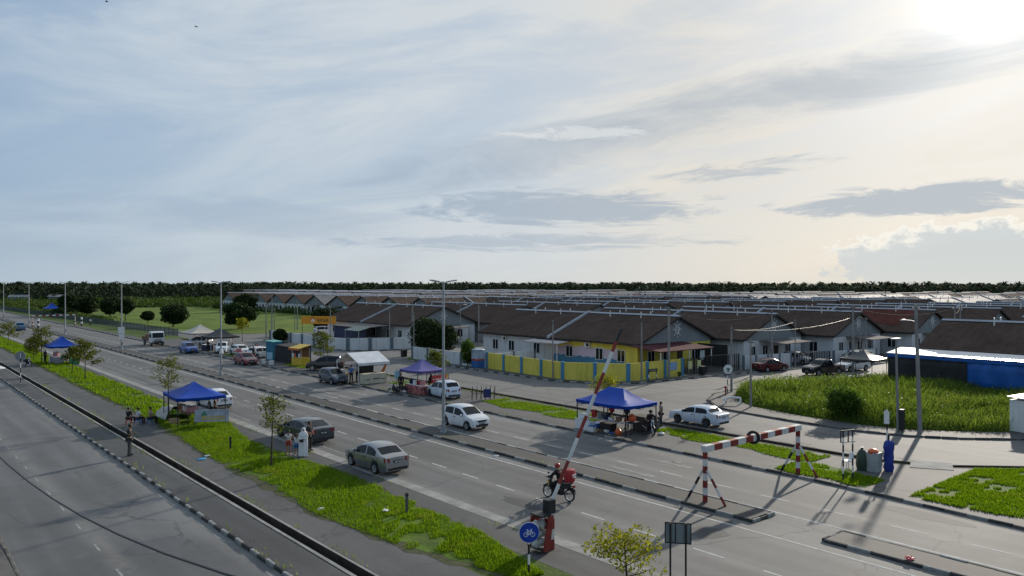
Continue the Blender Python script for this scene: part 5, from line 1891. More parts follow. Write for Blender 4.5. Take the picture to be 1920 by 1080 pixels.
q = MB().box((-.03, -.1, 2.2), (.3, .02, .09), rz=R(-33)).box((-.03, -.1, 2.05), (.09, .02, .28), rz=R(-33))
q.build('junction_symbol', BLACK, t)
t = sign_post('road_sign', 'faded round sign seen from behind on striped post by left drain', 12.1, 90.2, 2.9, 6, .09)
disc(t, 'sign_face', (0, .04, 2.6), .5, mat('sign_back', (.23, .25, .26), .6, .3), CV)
t = thing('street_name_sign', 'low black street name board on two posts before yellow wall', 'sign', (61.3, 50.75, .09), R(-3))
for xx in (-.55, .55):
    banded(t, 'post_band', (xx, 0, 0), (xx, 0, .95), .05, 3, BLACK, WHITE)
MB().box((0, -.06, 1.05), (1.35, .03, .3)).build('name_board', BLACK, t)
MB().box((0, -.08, 1.05), (1.0, .008, .07)).build('lettering', mat('dim_lettering', (.3, .3, .3), .6), t)
# slim marker posts in the grass
for x, y, h, lb in ((16.8, 46.0, .85, 'short dark marker post standing in the near grass'), (18.1, 28.6, .9, 'grey concrete marker stub in the grass near the gutter')):
    t = thing('marker_post', lb, 'post', (x, y, 0))
    MB().box((0, 0, h / 2), (.1, .1, h), taper=.85).build('shaft', CONC_D if h > .87 else METAL_D, t)
    MB().box((0, 0, h - .1), (.115, .115, .08)).build('band', METAL_D, t)
for k, (x, y) in enumerate(((29.6, 196), (38.6, 199))):
    t = thing('bollard', ['black and white bollard on the median at the distant gantry', 'black and white bollard on the verge at the distant gantry'][k], 'bollard', (x, y, .1))
    banded(t, 'bollard_band', (0, 0, 0), (0, 0, 2.0), .2, 4, BLACK, WHITE)
# hydrant
t = thing('fire_hydrant', 'small red pillar hydrant on the corner footpath', 'hydrant', (58.4, 40.1, .09))
RH = mat('hydrant_red', (.24, .025, .022), .7)
t.scale = (.75, .75, .75)
MB().lathe([(.14, 0), (.14, .06), (.09, .08), (.08, .75), (.1, .78), (.1, .84)], 10).build('barrel', RH, t)
MB().lathe([(.26, .84), (.27, .9), (.12, 1.0), (.03, 1.04)], 10).build('cap', RH, t)
for s in (-1, 1):
    MB().tube([(s * .07, 0, .58), (s * .19, 0, .58)], .05, 8).build('outlet', RH, t)
# orange banner with the house logo
t = thing('banner', 'long orange banner with house logo and black lettering above white wall', 'banner', (62.2, 127.4, 0), R(-46))
for xx in (-3.0, 0, 3.0):
    MB().tube([(xx, .1, 0), (xx, .1, 4.05)], .05, 6).build('post', METAL_D, t)
bn = MB().slab([(-3.2, 0, 2.65), (3.2, 0, 2.65), (3.2, 0, 4.05), (-3.2, 0, 4.05)], (0, .04, 0)).build('banner_sheet', mat('banner_orange', (.72, .30, .02), .6, 0, .08), t)
def letters(parent, txt, x, z, size, m, y=-.012, name='lettering', ext=.006, rx=math.pi / 2):
    cu = bpy.data.curves.new(name, 'FONT')
    cu.body = txt; cu.size = size; cu.extrude = ext; cu.align_x = 'LEFT'
    o = bpy.data.objects.new(name, cu); COL.objects.link(o)
    dg = bpy.context.evaluated_depsgraph_get()
    me = bpy.data.meshes.new_from_object(o.evaluated_get(dg))
    bpy.data.objects.remove(o); bpy.data.curves.remove(cu)
    me.transform(Matrix.Rotation(rx, 4, 'X'))
    me.materials.clear(); me.materials.append(m)
    return link(name, me, parent, (x, y, z))
letters(bn, 'BINA', -.25, 2.98, .95, BLACK)
q = MB()
q.slab([(-1.55, -.01, 3.45), (-1.0, -.01, 3.9), (-.45, -.01, 3.45), (-.6, -.01, 3.45), (-1.0, -.01, 3.77), (-1.4, -.01, 3.45)], (0, -.008, 0))
q.build('logo_roof', mat('logo_brown', (.2, .03, .02), .7), bn)
MB().slab([(-1.35, -.01, 2.95), (-.65, -.01, 2.95), (-.65, -.01, 3.4), (-1.0, -.01, 3.66), (-1.35, -.01, 3.4)], (0, -.006, 0)).build('logo_house', mat('logo_peach', (.8, .62, .42), .7), bn)

# ------------------------------------------------------------------ tents


def tent(label, cx, cy, sx, sy, ez, pz, m, rz=0.0, ridge=0.0, leg=METAL_D, z0=.09, val=.22, group=None, sag=.55):
    """pop-up canopy: four concave slopes, scalloped valance, four legs with a lattice of bars"""
    t = thing('canopy_tent', label, 'tent', (cx, cy, z0), rz, group)
    hx, hy, hr = sx / 2, sy / 2, ridge / 2
    N, K = 8, 6
    q = MB()
    cs = [(-hx, -hy), (hx, -hy), (hx, hy), (-hx, hy)]
    ap = [(0, -hr), (0, -hr), (0, hr), (0, hr)]
    vs, fs = [], []
    def pt(side, u, v):
        a, b = Vector(cs[side]), Vector(cs[(side + 1) % 4])
        c, d = Vector(ap[side]), Vector(ap[(side + 1) % 4])
        e = a.lerp(b, u); f = c.lerp(d, u)
        p = e.lerp(f, v)
        z = ez + (pz - ez) * (v ** (1 + sag)) - .05 * math.sin(math.pi * u) * (1 - v)
        return (p.x, p.y, z)
    for s in range(4):
        o = len(vs)
        for i in range(N + 1):
            vs.append((pt(s, i / N, 0)[0], pt(s, i / N, 0)[1], pt(s, i / N, 0)[2] - val * (1 + .12 * math.sin(i * 2.4))))
            for j in range(K + 1):
                vs.append(pt(s, i / N, j / K))
        w = K + 2
        for i in range(N):
            for j in range(K + 1):
                fs.append((o + i * w + j, o + (i + 1) * w + j, o + (i + 1) * w + j + 1, o + i * w + j + 1))
    me = bpy.data.meshes.new('canopy')
    me.from_pydata(vs, [], fs); me.materials.append(m)
    bm = bmesh.new(); bm.from_mesh(me); bmesh.ops.remove_doubles(bm, verts=bm.verts, dist=.002); bmesh.ops.recalc_face_normals(bm, faces=bm.faces); bm.to_mesh(me); bm.free()
    me.polygons.foreach_set('use_smooth', [True] * len(me.polygons)); me.set_sharp_from_angle(angle=R(40))
    o = link('canopy', me, t)
    sm = o.modifiers.new('thickness', 'SOLIDIFY'); sm.thickness = .012
    for x, y in cs:
        MB().box((x * .97, y * .97, ez / 2), (.05, .05, ez)).build('leg', leg, t)
    for (x0, y0), (x1, y1) in zip(cs, cs[1:] + cs[:1]):
        a, b = Vector((x0 * .97, y0 * .97, ez - .08)), Vector((x1 * .97, y1 * .97, ez - .08))
        mm = a.lerp(b, .5)
        MB().tube([a, mm + Vector((0, 0, -.26)), b], .014, 4).tube([a + Vector((0, 0, -.26)), mm, b + Vector((0, 0, -.26))], .014, 4).build('truss', leg, t)
    return t


def fabric(name, col, rough=.55, spec=.4):
    return mat(name, col, rough, 0, .12, 1.2, .25, 2.5, spec, .12)


BLUEC = fabric('blue_canopy', (.002, .055, .38), .5, .25)
tent('glossy royal blue canopy tent over the food stall in the foreground', 38.85, 35.3, 3.1, 4.5, 2.0, 2.85, BLUEC, ridge=1.3)
tent('royal blue peaked canopy tent on the near grass verge with banner', 18.45, 57.7, 3.3, 4.4, 2.0, 2.85, BLUEC, z0=0, ridge=.2, rz=R(-4))
tent('royal blue canopy tent farther along the near verge among young trees', 19.2, 110.5, 3.4, 4.0, 2.2, 3.3, BLUEC, z0=0, ridge=.8, leg=PVC)
tent('faded purple canopy tent behind the parked white hatchback', 39.2, 59.3, 3.0, 3.0, 2.05, 2.95, fabric('purple_canopy', (.11, .10, .32), .6))
tent('cream canopy tent left of the black one beyond the blue hatchback', 40.0, 122.3, 4.4, 5.0, 2.3, 3.5, fabric('cream_canopy', (.52, .47, .40), .7), leg=PVC)
tent('black canopy tent over the white cars', 40.3, 114.4, 4.2, 4.2, 2.1, 3.3, fabric('black_canopy', (.02, .024, .03), .6), leg=PVC)
tent('distant blue canopy tent beside the far gantry', 43.0, 262, 4, 4, 2.4, 4.0, BLUEC)
tent('small dark grey canopy before the blue lean-to', 80.6, 38.4, 3.4, 3.4, 2.1, 3.0, fabric('grey_canopy', (.07, .07, .072), .35), z0=0)
# gabled white marquee
WC = fabric('white_canopy', (.66, .67, .68), .6)
t = thing('marquee', 'white gabled marquee over the beige counter', 'tent', (38.5, 69.0, .09))
for s in (-1, 1):
    o = MB().slab([(-1.75, 0, 2.95), (1.75, 0, 2.95), (1.75, s * 2.25, 2.08), (-1.75, s * 2.25, 2.08)], (0, 0, .02)).build('roof_sheet', WC, t)
    MB().box((0, s * 2.26, 1.96), (3.5, .015, .24)).build('valance', WC, t)
    for x in (-1.7, 1.7):
        MB().tube([(x, s * 2.2, 0), (x, s * 2.2, 2.06)], .035, 6).build('leg', PVC, t)
for x in (-1.7, 1.7):
    MB().tube([(x, -2.2, 2.04), (x, 0, 2.9), (x, 2.2, 2.04)], .03, 5).build('rafter', PVC, t)
MB().slab([(1.72, .4, 0), (1.72, -.6, 0), (1.72, -1.9, 2.0), (1.72, -1.7, 2.0)], (.03, 0, 0)).build('tied_curtain', mat('orange_cloth', (.55, .20, .08), .9), t)

# ------------------------------------------------------------------ stalls: tables and goods


def table(label, x, y, sx, sy, h, top, rz=0.0, z0=.09, skirt=None, name='stall_table'):
    t = thing(name, label, 'table', (x, y, z0), rz)
    MB().box((0, 0, h), (sx, sy, .05)).build('table_top', top, t)
    for a in (-1, 1):
        for b in (-1, 1):
            MB().tube([(a * (sx / 2 - .06), b * (sy / 2 - .06), 0), (a * (sx / 2 - .06), b * (sy / 2 - .06), h - .02)], .02, 5).build('leg', METAL_D, t)
    if skirt:
        for a in (-1, 1):
            MB().box((a * (sx / 2 + .012), 0, h * .52), (.012, sy, h * .96)).build('skirt', skirt, t)
            MB().box((0, a * (sy / 2 + .012), h * .52), (sx, .012, h * .96)).build('skirt', skirt, t)
    return t


def crate(label, x, y, z, d, m, rz=0.0, name='storage_box', lid=None, cat='box', group=None):
    t = thing(name, label, cat, (x, y, z), rz, group)
    MB().box((0, 0, d[2] / 2), d, taper=1.05).build('tub', m, t)
    MB().box((0, 0, d[2] + .025), (d[0] * 1.1, d[1] * 1.1, .06)).build('lid', lid or m, t)
    return t


def bag(label, x, y, z, r, h, m, cat='bag', group=None):
    t = thing('plastic_bag', label, cat, (x, y, z), rnd.uniform(0, 3), group)
    q = MB().lathe([(r * .7, 0), (r, h * .2), (r * .95, h * .55), (r * .45, h * .8), (r * .2, h * .85)], 9, squash=(1, .8))
    rr = random.Random(int(x * 100))
    q.v = [(a + rr.uniform(-.02, .02), b + rr.uniform(-.02, .02), c) for a, b, c in q.v]
    q.build('sack', m, t, True)
    MB().tube([(-r * .2, 0, h * .82), (-r * .3, 0, h), (-r * .05, 0, h * .85)], .014, 4).tube([(r * .2, 0, h * .82), (r * .3, 0, h), (r * .05, 0, h * .85)], .014, 4).build('handle', m, t)
    return t


def jar(label, x, y, z, r, h, m, lidm, group=None, cat='container', name='food_container'):
    t = thing(name, label, cat, (x, y, z), 0, group)
    MB().lathe([(r * .9, 0), (r, h * .1), (r, h * .8), (r * .85, h * .86)], 10).build('body', m, t)
    MB().lathe([(r * .95, h * .86), (r * .95, h * .97), (r * .3, h * 1.02)], 10).build('lid', lidm, t)
    return t


FOAM = mat('white_foam', (.70, .71, .71), .8, 0, .06)
REDP = mat('red_plastic', (.42, .03, .03), .4)
ORP = mat('orange_red_plastic', (.62, .11, .03), .45)
PINK = mat('pink_plastic', (.50, .22, .24), .6)
BLUEP = mat('blue_plastic', (.03, .12, .42), .4)
GRNP = mat('green_plastic', (.03, .20, .10), .45)
YELP = mat('yellow_plastic', (.62, .42, .04), .5)
BRN = mat('brown_box', (.22, .13, .07), .9)
NAVY = mat('navy_cloth', (.015, .02, .06), .8)
BEIGE = mat('beige_cloth', (.50, .46, .36), .9, 0, .1, 2)
# foreground stall
table('long food stall table under the foreground blue tent', 38.1, 35.2, .75, 3.4, .78, mat('table_grey', (.34, .35, .38), .5), skirt=None)
table('side table with blue cloth at the right end of the foreground stall', 38.5, 33.55, .9, .5, .8, NAVY)
z = .09 + .81
goods = [('red cooler on the left end of the foreground stall table', .0, 36.55, .3, .42, REDP), ('navy tub in the middle of the foreground stall table', .05, 35.4, .34, .22, NAVY),
         ('white foam tray beside the navy tub on the stall table', .0, 35.0, .3, .12, FOAM), ('brown basket on the right of the foreground stall table', .08, 34.35, .32, .2, BRN),
         ('grey-green steamer on the stall table near the red cooler', .06, 35.95, .36, .3, mat('steel_tub', (.24, .27, .27), .4, .5))]
for lb, dx, yy, s, hh, m in goods:
    crate(lb, 38.06 + dx * .3, yy, z, (s * .8, s, hh), m, rnd.uniform(-.2, .2))
for k, (yy, m, nm) in enumerate(((34.75, PINK, 'pink'), (34.6, FOAM, 'white'), (34.0, REDP, 'red'), (35.2, YELP, 'yellow'))):
    jar(f'{nm} lidded jar on the foreground stall table', 38.32, yy, z, .09, .28, m, WHITE)
bag('bulging orange-red bag on the right end of the foreground stall', 38.55, 33.62, .09 + .84, .26, .55, ORP)
bag('red bag hanging at the back of the foreground stall', 40.0, 36.9, 1.2, .16, .5, REDP)
bag('orange bag on the ground below the stall table', 37.75, 34.1, .09, .24, .5, ORP)
crate('large white foam box at the left end of the foreground stall', 37.55, 37.2, .09, (.6, .75, .62), FOAM)
crate('smaller white foam box stacked in front of the stall', 37.35, 36.4, .09, (.5, .55, .55), FOAM)
crate('white foam box standing on the larger foam box', 37.6, 37.1, .80, (.45, .6, .28), FOAM, .1)
crate('white and blue carton by the foam boxes at the kerb', 37.25, 36.0, .09, (.35, .4, .35), PVC, .2, lid=BLUEP)
crate('pale grey concrete-coloured tank behind the foreground stall', 40.6, 34.2, .09, (1.0, 1.5, .85), CONC_D)
bag('flattened white bag lying by the motorcycle', 39.9, 32.3, .09, .22, .2, PVC)
# near verge stall with banner
table('cluttered stall table under the near verge blue tent', 18.0, 58.2, .9, 3.6, .75, BRN, z0=0)
table('second low table under the near verge tent', 19.3, 57.4, .7, 1.6, .6, BRN, z0=0)
o = thing('tarpaulin_heap', 'crumpled pale tarpaulin draped over the near verge stall', 'tarpaulin', (17.7, 60.2, 0))
vs, fs = [], []
rr = random.Random(8)
for i in range(11):
    for j in range(13):
        u, v = i / 10, j / 12
        vs.append((-.9 + 1.9 * u, -1.3 + 2.6 * v, max(.04, .95 * math.sin(math.pi * min(1, max(0, u * 1.05))) ** .5 * (1 - .25 * v) + rr.uniform(-.1, .1))))
for i in range(10):
    for j in range(12):
        fs.append((i * 13 + j, (i + 1) * 13 + j, (i + 1) * 13 + j + 1, i * 13 + j + 1))
MB().add(vs, fs).build('sheet', mat('pale_tarpaulin', (.42, .40, .36), .7, 0, .2, 2, .5, 3), o, True)
for lb, x, y, s, m in (('pink tray of goods on the near verge stall', 18.1, 57.0, .5, PINK), ('white wrapped goods on the near verge stall', 18.0, 57.9, .45, FOAM), ('brown carton on the near verge stall table', 17.9, 58.8, .45, BRN), ('tan carton under the near verge tent', 17.0, 57.4, .5, mat('tan_box', (.4, .28, .14), .9))):
    crate(lb, x, y, .78 if 'under' not in lb else 0, (s, s * 1.3, s * .6), m, rnd.uniform(-.3, .3))
t = thing('stall_banner', 'silver grey stall banner with yellow lettering and green peak, leaning on frame', 'banner', (18.75, 54.9, 0), R(-30))
bs = MB().slab([(-1.15, 0, .28), (1.15, 0, .28), (1.15, .12, 1.12), (-1.15, .12, 1.12)], (0, .03, .004)).build('banner_sheet', mat('silver_vinyl', (.34, .36, .41), .4, 0, .3, 1.5, .2, 3), t)
MB().slab([(-.75, .055, .72), (-.3, .055, .72), (-.52, .085, 1.04)], (0, -.01, 0)).build('green_peak', GRNP, bs)
for a, b, txt in ((-.75, .5, 'WARUNG'), (-.8, .34, '')):
    rr = random.Random(len(txt))
    for k in range(12):
        hh = rr.uniform(.07, .14)
        MB().box((-.62 + k * .13, .02 + (b - .3) * .13 - .01, b + hh / 2 - .02 + .08), (.085, .012, hh)).build('letter_stroke', YELP, bs)
for xx in (-1.1, 1.1):
    MB().tube([(xx, .05, 0), (xx, .14, 1.14)], .018, 5).build('frame_leg', METAL_D, t)
# distant near-verge stall
table('stall table with jars under the second blue verge tent', 18.6, 110.2, 1.0, 3.2, .8, mat('table_grey', (.34, .35, .38), .5), z0=0, skirt=mat('grey_skirt', (.25, .24, .27), .9))
crate('red and white poster box under the second verge tent', 20.2, 108.6, 0, (.6, 1.2, 1.6), ORP)
crate('green tub beside the second verge tent', 20.0, 107.2, 0, (.9, 1.2, .7), GRNP)
jar('pink lidded drum on the second verge stall', 18.6, 110.5, .83, .35, .55, PINK, WHITE)
# marquee counter
t = table('beige skirted counter with leaf emblem under the white marquee', 38.6, 67.1, 2.5, .9, .98, BEIGE, skirt=BEIGE)
q = MB()
for k in range(7):
    a = -.9 + k * .3
    q.slab([(a * .35, -.47, .50), (a * .35 + .18, -.47, .60), (a * .35 + .06, -.47, .42)], (0, -.006, 0))
q.build('leaf_emblem', mat('dark_emblem', (.05, .045, .035), .8), t)
for dx in (-.85, .8):
    MB().box((dx, -.472, .45), (.5, .006, .07)).build('emblem_lettering', mat('dark_emblem', (.05, .045, .035), .8), t)
crate('black cabinet behind the marquee counter', 39.1, 69.4, .09, (1.3, .6, 1.5), BLACK)
crate('black upright board behind the marquee counter', 39.6, 70.0, .09, (.7, .2, 2.0), BLACK)
table('small white topped table left of the marquee', 37.0, 70.6, .8, 1.2, .8, PVC, skirt=YELP)
jar('white steamer on the table left of the marquee', 37.0, 70.5, .92, .3, .35, FOAM, CHROME)
# purple tent stall
t = table('stall table with red flowered skirt under the purple tent', 38.0, 58.3, .9, 2.6, .8, PVC, skirt=mat('red_floral', (.36, .13, .12), .9, 0, .9, 4))
for k, (yy, m, nm) in enumerate(((57.4, PINK, 'pink'), (57.9, REDP, 'red'), (58.5, FOAM, 'white'), (59.1, NAVY, 'navy'))):
    crate(f'{nm} tub on the purple tent stall', 38.0, yy, .93, (.4, .35, .3), m)
t = thing('hanging_snack_rack', 'rack of red snack packets hanging below the purple tent edge', 'rack', (39.3, 56.6, .09))
MB().tube([(-.9, 0, 1.75), (.9, 0, 1.75)], .02, 5).tube([(-.9, 0, 0), (-.9, 0, 1.75)], .02, 5).tube([(.9, 0, 0), (.9, 0, 1.75)], .02, 5).build('rail', METAL_D, t)
rr = random.Random(2)
pk = [MB().slab([(-.11, 0, -.3), (.11, 0, -.3), (.13, .03, -.02), (-.12, .03, -.02)], (0, .05, 0)).mesh('packet', m) for m in (REDP, ORP, YELP)]
for k in range(14):
    link('packet', pk[0 if k % 3 else rr.randrange(3)], t, (-.8 + (k % 7) * .27, rr.uniform(-.04, .04), 1.72 - (k // 7) * .36), rr.uniform(-.4, .4))
MB().box((0, .3, .5), (1.5, .4, .9)).build('yellow_counter', YELP, t)
t = thing('notice_board', 'pale blue notice sheet hung at the purple tent corner', 'notice', (37.5, 60.9, .09))
MB().box((0, 0, 1.5), (.55, .03, .7)).build('sheet', mat('pale_blue_sheet', (.35, .58, .68), .8), t)
MB().tube([(0, .05, 0), (0, .05, 2.0)], .025, 5).build('stand', METAL_D, t)
# teal booth, dark net stall, yellow kiosk
t = thing('market_booth', 'teal upright booth with pale lower panel among the stalls', 'booth', (40.6, 95.8, .09), R(18))
TEAL = mat('teal_sheet', (.02, .16, .24), .5)
MB().box((0, 0, 1.15), (1.4, 1.4, 2.3)).build('body', TEAL, t)
MB().slab([(-.8, -.8, 2.3), (.8, -.8, 2.3), (.8, .8, 2.42), (-.8, .8, 2.42)], (0, 0, .08)).build('roof', mat('teal_roof', (.10, .36, .36), .5), t)
MB().box((-.71, 0, .55), (.02, 1.1, .9)).build('lower_panel', mat('pale_blue_sheet', (.35, .58, .68), .8), t)
t = thing('netted_stall', 'stall closed with dark netting between teal booth and yellow kiosk', 'stall', (41.2, 91.6, .09), R(8))
q = MB()
for a in range(4):
    ang = a * math.pi / 2
    c, s = math.cos(ang), math.sin(ang)
NET = mat('dark_net', (.03, .03, .032), .9, 0, .4, 3, .4, 6)
MB().slab([(-1.1, -2.3, 0), (-1.1, 2.3, 0), (-.9, 2.2, 2.05), (-.9, -2.2, 1.9)], (.04, 0, 0)).build('front_net', NET, t)
MB().slab([(-.95, -2.2, 1.9), (-.95, 2.2, 2.05), (1.2, 2.2, 2.2), (1.2, -2.2, 2.1)], (0, 0, .03)).build('roof_net', NET, t)
for yy in (-2.3, 2.3):
    MB().slab([(-1.1, yy, 0), (1.2, yy, 0), (1.2, yy, 2.1), (-.9, yy, 1.95)], (0, .03, 0)).build('side_net', NET, t)
t = thing('food_kiosk', 'small kiosk with bright yellow awning and menu pictures', 'kiosk', (40.3, 87.2, .09), R(10))
MB().box((0, 0, .45), (1.3, 1.9, .9)).build('counter', YELP, t)
MB().slab([(-1.0, -1.1, 2.05), (-1.0, 1.1, 2.05), (.7, 1.1, 2.4), (.7, -1.1, 2.4)], (0, 0, .08)).build('awning', YELP, t)
MB().box((-1.0, 0, 1.98), (.03, 2.2, .2)).build('valance', ORP, t)
for a in (-.6, .6):
    for b in (-.9, .9):
        MB().tube([(a, b, .9), (a, b, 2.1)], .03, 5).build('post', WHITE, t)
MB().box((.55, 0, 1.5), (.04, 1.8, 1.1)).build('back_panel', BRN, t)
for k in range(4):
    MB().box((-.66, -.6 + .4 * k, 1.25 + .0), (.02, .3, .45)).build('menu_picture', [FOAM, NAVY, ORP, FOAM][k], t)
for k, (x, y) in enumerate(((37.6, 92.0), (37.9, 90.2))):
    crate(['left of two white pails at the kerb by the teal booth', 'right of two white pails at the kerb by the teal booth'][k], x, y, .09, (.42, .42, .42), FOAM)
# fabric rack (bars) on the far verge
t = thing('folding_rack', 'row of black metal folding stands with blue cloth on the far verge', 'rack', (40.3, 51.7, .09), R(-30))
for k in range(6):
    x = -.95 + k * .38
    MB().tube([(x, -.25, 0), (x + .06, 0, 1.15), (x, .25, 0)], .022, 5).tube([(x - .1, 0, .6), (x + .1, 0, 1.0)], .018, 4).build('stand', BLACK, t)
MB().box((.35, 0, .55), (.6, .35, .7)).build('folded_cloth', mat('blue_cloth', (.04, .05, .16), .9), t)
MB().tube([(-1, 0, .55), (1, 0, .55)], .02, 4).build('rail', BLACK, t)
# covered goods at the culvert
t = thing('covered_parasol', 'tall folded parasol wrapped in blue cover beside grey bins', 'parasol', (41.3, 18.35, .09))
q = MB().lathe([(.24, 0), (.31, .2), (.27, .45), (.31, .75), (.26, 1.0), (.33, 1.25), (.27, 1.5), (.12, 1.62)], 12, squash=(1, .8))
rr = random.Random(4)
q.v = [(a + rr.uniform(-.05, .05), b + rr.uniform(-.05, .05), c) for a, b, c in q.v]
q.build('cover', mat('cobalt_cloth', (.02, .04, .24), .8, 0, .2, 3, .5, 5), t, True)
MB().tube([(0, 0, 1.5), (0, 0, 1.95)], .05, 6).build('tip', NAVY, t)
t = thing('rubbish_bin', 'grey lidless bin with red cloth thrown over it', 'bin', (40.75, 18.85, .09))
MB().box((0, 0, .5), (.5, .55, 1.0), taper=1.1).build('tub', mat('grey_plastic', (.33, .35, .36), .6), t)
MB().lathe([(.3, -.1), (.34, .04), (.2, .14), (.04, .17)], 8, (0, .05, 1.02), squash=(1, .8)).build('red_cloth', ORP, t, True)
t = thing('rubbish_bin', 'dark green bin bag standing left of the grey bin', 'bin', (40.55, 19.4, .09))
MB().lathe([(.26, 0), (.31, .3), (.28, .8), (.15, 1.05), (.05, 1.1)], 9).build('sack', mat('dark_green_bag', (.03, .05, .035), .5), t, True)
MB().lathe([(.1, 1.05), (.06, 1.12), (.1, 1.2)], 7).build('knot', mat('dark_green_bag', (.03, .05, .035), .5), t)


def chair(label, x, y, z, rz, m, group=None):
    t = thing('plastic_chair', label, 'chair', (x, y, z), rz, group)
    MB().box((0, 0, .43), (.44, .42, .04)).build('seat', m, t)
    MB().slab([(-.2, -.2, .46), (.2, -.2, .46), (.18, -.29, .86), (-.18, -.29, .86)], (0, .025, 0)).build('backrest', m, t)
    for a in (-1, 1):
        for b in (-1, 1):
            MB().tube([(a * .19, b * .18, .42), (a * .23, b * .22, 0)], .02, 5).build('leg', m, t)
    return t


chair('white plastic chair left of the covered goods', 40.15, 20.0, .09, R(60), PVC)
t = thing('white_barricade', 'fallen white plastic barricade on the corner footpath', 'barricade', (54.5, 36.6, .09), R(-50))
MB().tube([(-.9, 0, .35), (-.3, .1, .55), (.5, .05, .5)], .09, 6).build('rail', PVC, t)
for xx in (-.8, .4):
    MB().tube([(xx, -.3, .02), (xx + .1, 0, .5), (xx + .2, .45, .04)], .06, 5).build('leg', PVC, t)
t = thing('rubbish_bin', 'black wheeled bin outside the notice gate', 'bin', (69.0, 50.3, .09))
MB().box((0, 0, .48), (.5, .5, .8), taper=1.18).build('tub', BLACK, t)
MB().box((0, 0, .92), (.62, .62, .07)).build('lid', METAL_D, t)
t = thing('rubbish_bin', 'small black bin on the kerb below the big dark tree', 'bin', (56.0, 89.2, .01))
MB().box((0, 0, .45), (.6, .6, .9), taper=1.1).build('tub', BLACK, t)
MB().box((0, 0, .93), (.7, .7, .06)).build('lid', METAL_D, t)
# litter
for lb, x, y, z, r, m in (('crumpled sky blue bag on the path by the grass', 14.7, 44.7, .01, .2, mat('sky_plastic', (.05, .35, .6), .5)), ('red wrapper lying on the median stub kerb', 28.6, 12.0, .145, .2, mat('red_wrapper', (.55, .08, .09), .5)),
                          ('white scrap lying on the road by the median', 27.9, 34.6, .01, .16, PVC), ('white litter at the inner edge of the near grass', 15.5, 31.5, .02, .15, PVC), ('white scrap in the near grass below the sedan', 17.4, 29.2, .1, .14, PVC),
                          ('white litter heap in the grass near the blue bag', 15.2, 45.3, .03, .14, PVC)):
    o = MB().lathe([(r, 0), (r * .9, r * .25), (r * .5, r * .4), (r * .1, r * .42)], 7, squash=(1.2, .7))
    rr = random.Random(int(x * 10))
    o.v = [(a + rr.uniform(-.05, .05), b + rr.uniform(-.05, .05), max(0, c + rr.uniform(-.02, .03))) for a, b, c in o.v]
    ob = o.build('litter', m, None, False, loc=(x, y, z))
    tag(ob, lb, 'litter')
# field fence along the verge: posts and wire panels
t = thing('field_fence', 'grey-green picket fence between the far verge and the lawn', 'fence')
FG = mat('fence_green', (.07, .10, .085), .7)
pm = MB().box((0, 0, .75), (.09, .09, 1.5)).mesh('post', FG)
fy = 150.0
npk = MB()
k = 0
while fy < 345:
    link('post', pm, t, (45.0 - (fy - 150) * .027, fy, 0)); fy += 2.5
    for s in range(12):
        yy = fy - 2.5 + s * .208
        npk.box((45.0 - (yy - 150) * .027, yy, .72), (.03, .06, 1.35))
npk.box((45.0 - 97.5 * .027, 247.5, 1.25), (.04, 195, .06), rz=.027).box((45.0 - 97.5 * .027, 247.5, .35), (.04, 195, .06), rz=.027)
o = npk.build('picket', FG, t); o['kind'] = 'stuff'

# clothes rails among the far stalls
def clothes_rail(label, x, y, rz, cols, seed):
    t = thing('clothes_rail', label, 'clothes rail', (x, y, .09), rz)
    MB().tube([(-1.1, 0, 0), (-1.1, 0, 1.7), (1.1, 0, 1.7), (1.1, 0, 0)], .025, 5).build('rail', STEEL, t)
    r_ = random.Random(seed)
    for k in range(8):
        m_ = cols[k % len(cols)]
        x0 = -.95 + k * .27
        MB().slab([(x0 - .1, 0, 1.66), (x0 + .1, 0, 1.66), (x0 + .14, .04, 1.66 - r_.uniform(.6, .95)), (x0 - .14, -.04, 1.66 - r_.uniform(.6, .95))], (.0, .05, 0)).build('garment', m_, t)
clothes_rail('rail of red and white clothes left of the teal booth', 41.9, 100.6, R(70), [REDP, FOAM, PINK, BLUEP], 1)
clothes_rail('rail of orange and pale clothes behind the dark dressed person', 41.8, 97.6, R(80), [ORP, FOAM, YELP, GRNP], 2)
clothes_rail('rail of dark and white clothes under the black tent', 41.2, 112.2, R(60), [NAVY, FOAM, BRN], 3)
clothes_rail('rail of mixed clothes beside the cream tent', 41.2, 126.0, R(75), [FOAM, PINK, NAVY, BRN], 4)
table('low table of red crates in front of the white cars', 38.6, 103.0, .8, 1.8, .7, REDP)
crate('pink crate on the low table in front of the white cars', 38.6, 102.6, .82, (.5, .5, .35), PINK)
crate('white crate on the low table in front of the white cars', 38.6, 103.4, .82, (.5, .5, .3), FOAM)
table('stall table under the black tent', 38.8, 115.6, .9, 2.4, .8, FOAM, skirt=NAVY)
table('stall table under the cream tent', 38.2, 120.2, .9, 2.8, .8, BRN, skirt=BEIGE)

# thin poles among the distant roofs
fp = pole('thin pole sticking up among the distant roofs', 150, 95, 7.0, .13)
fp['group'] = 'poles among the distant roofs'
rp = random.Random(31)
for k in range(26):
    a_ = R(rp.uniform(24, 70)); d_ = rp.uniform(150, 330)
    clone(fp, (d_ * math.sin(a_), d_ * math.cos(a_), rp.uniform(-.8, .3)))

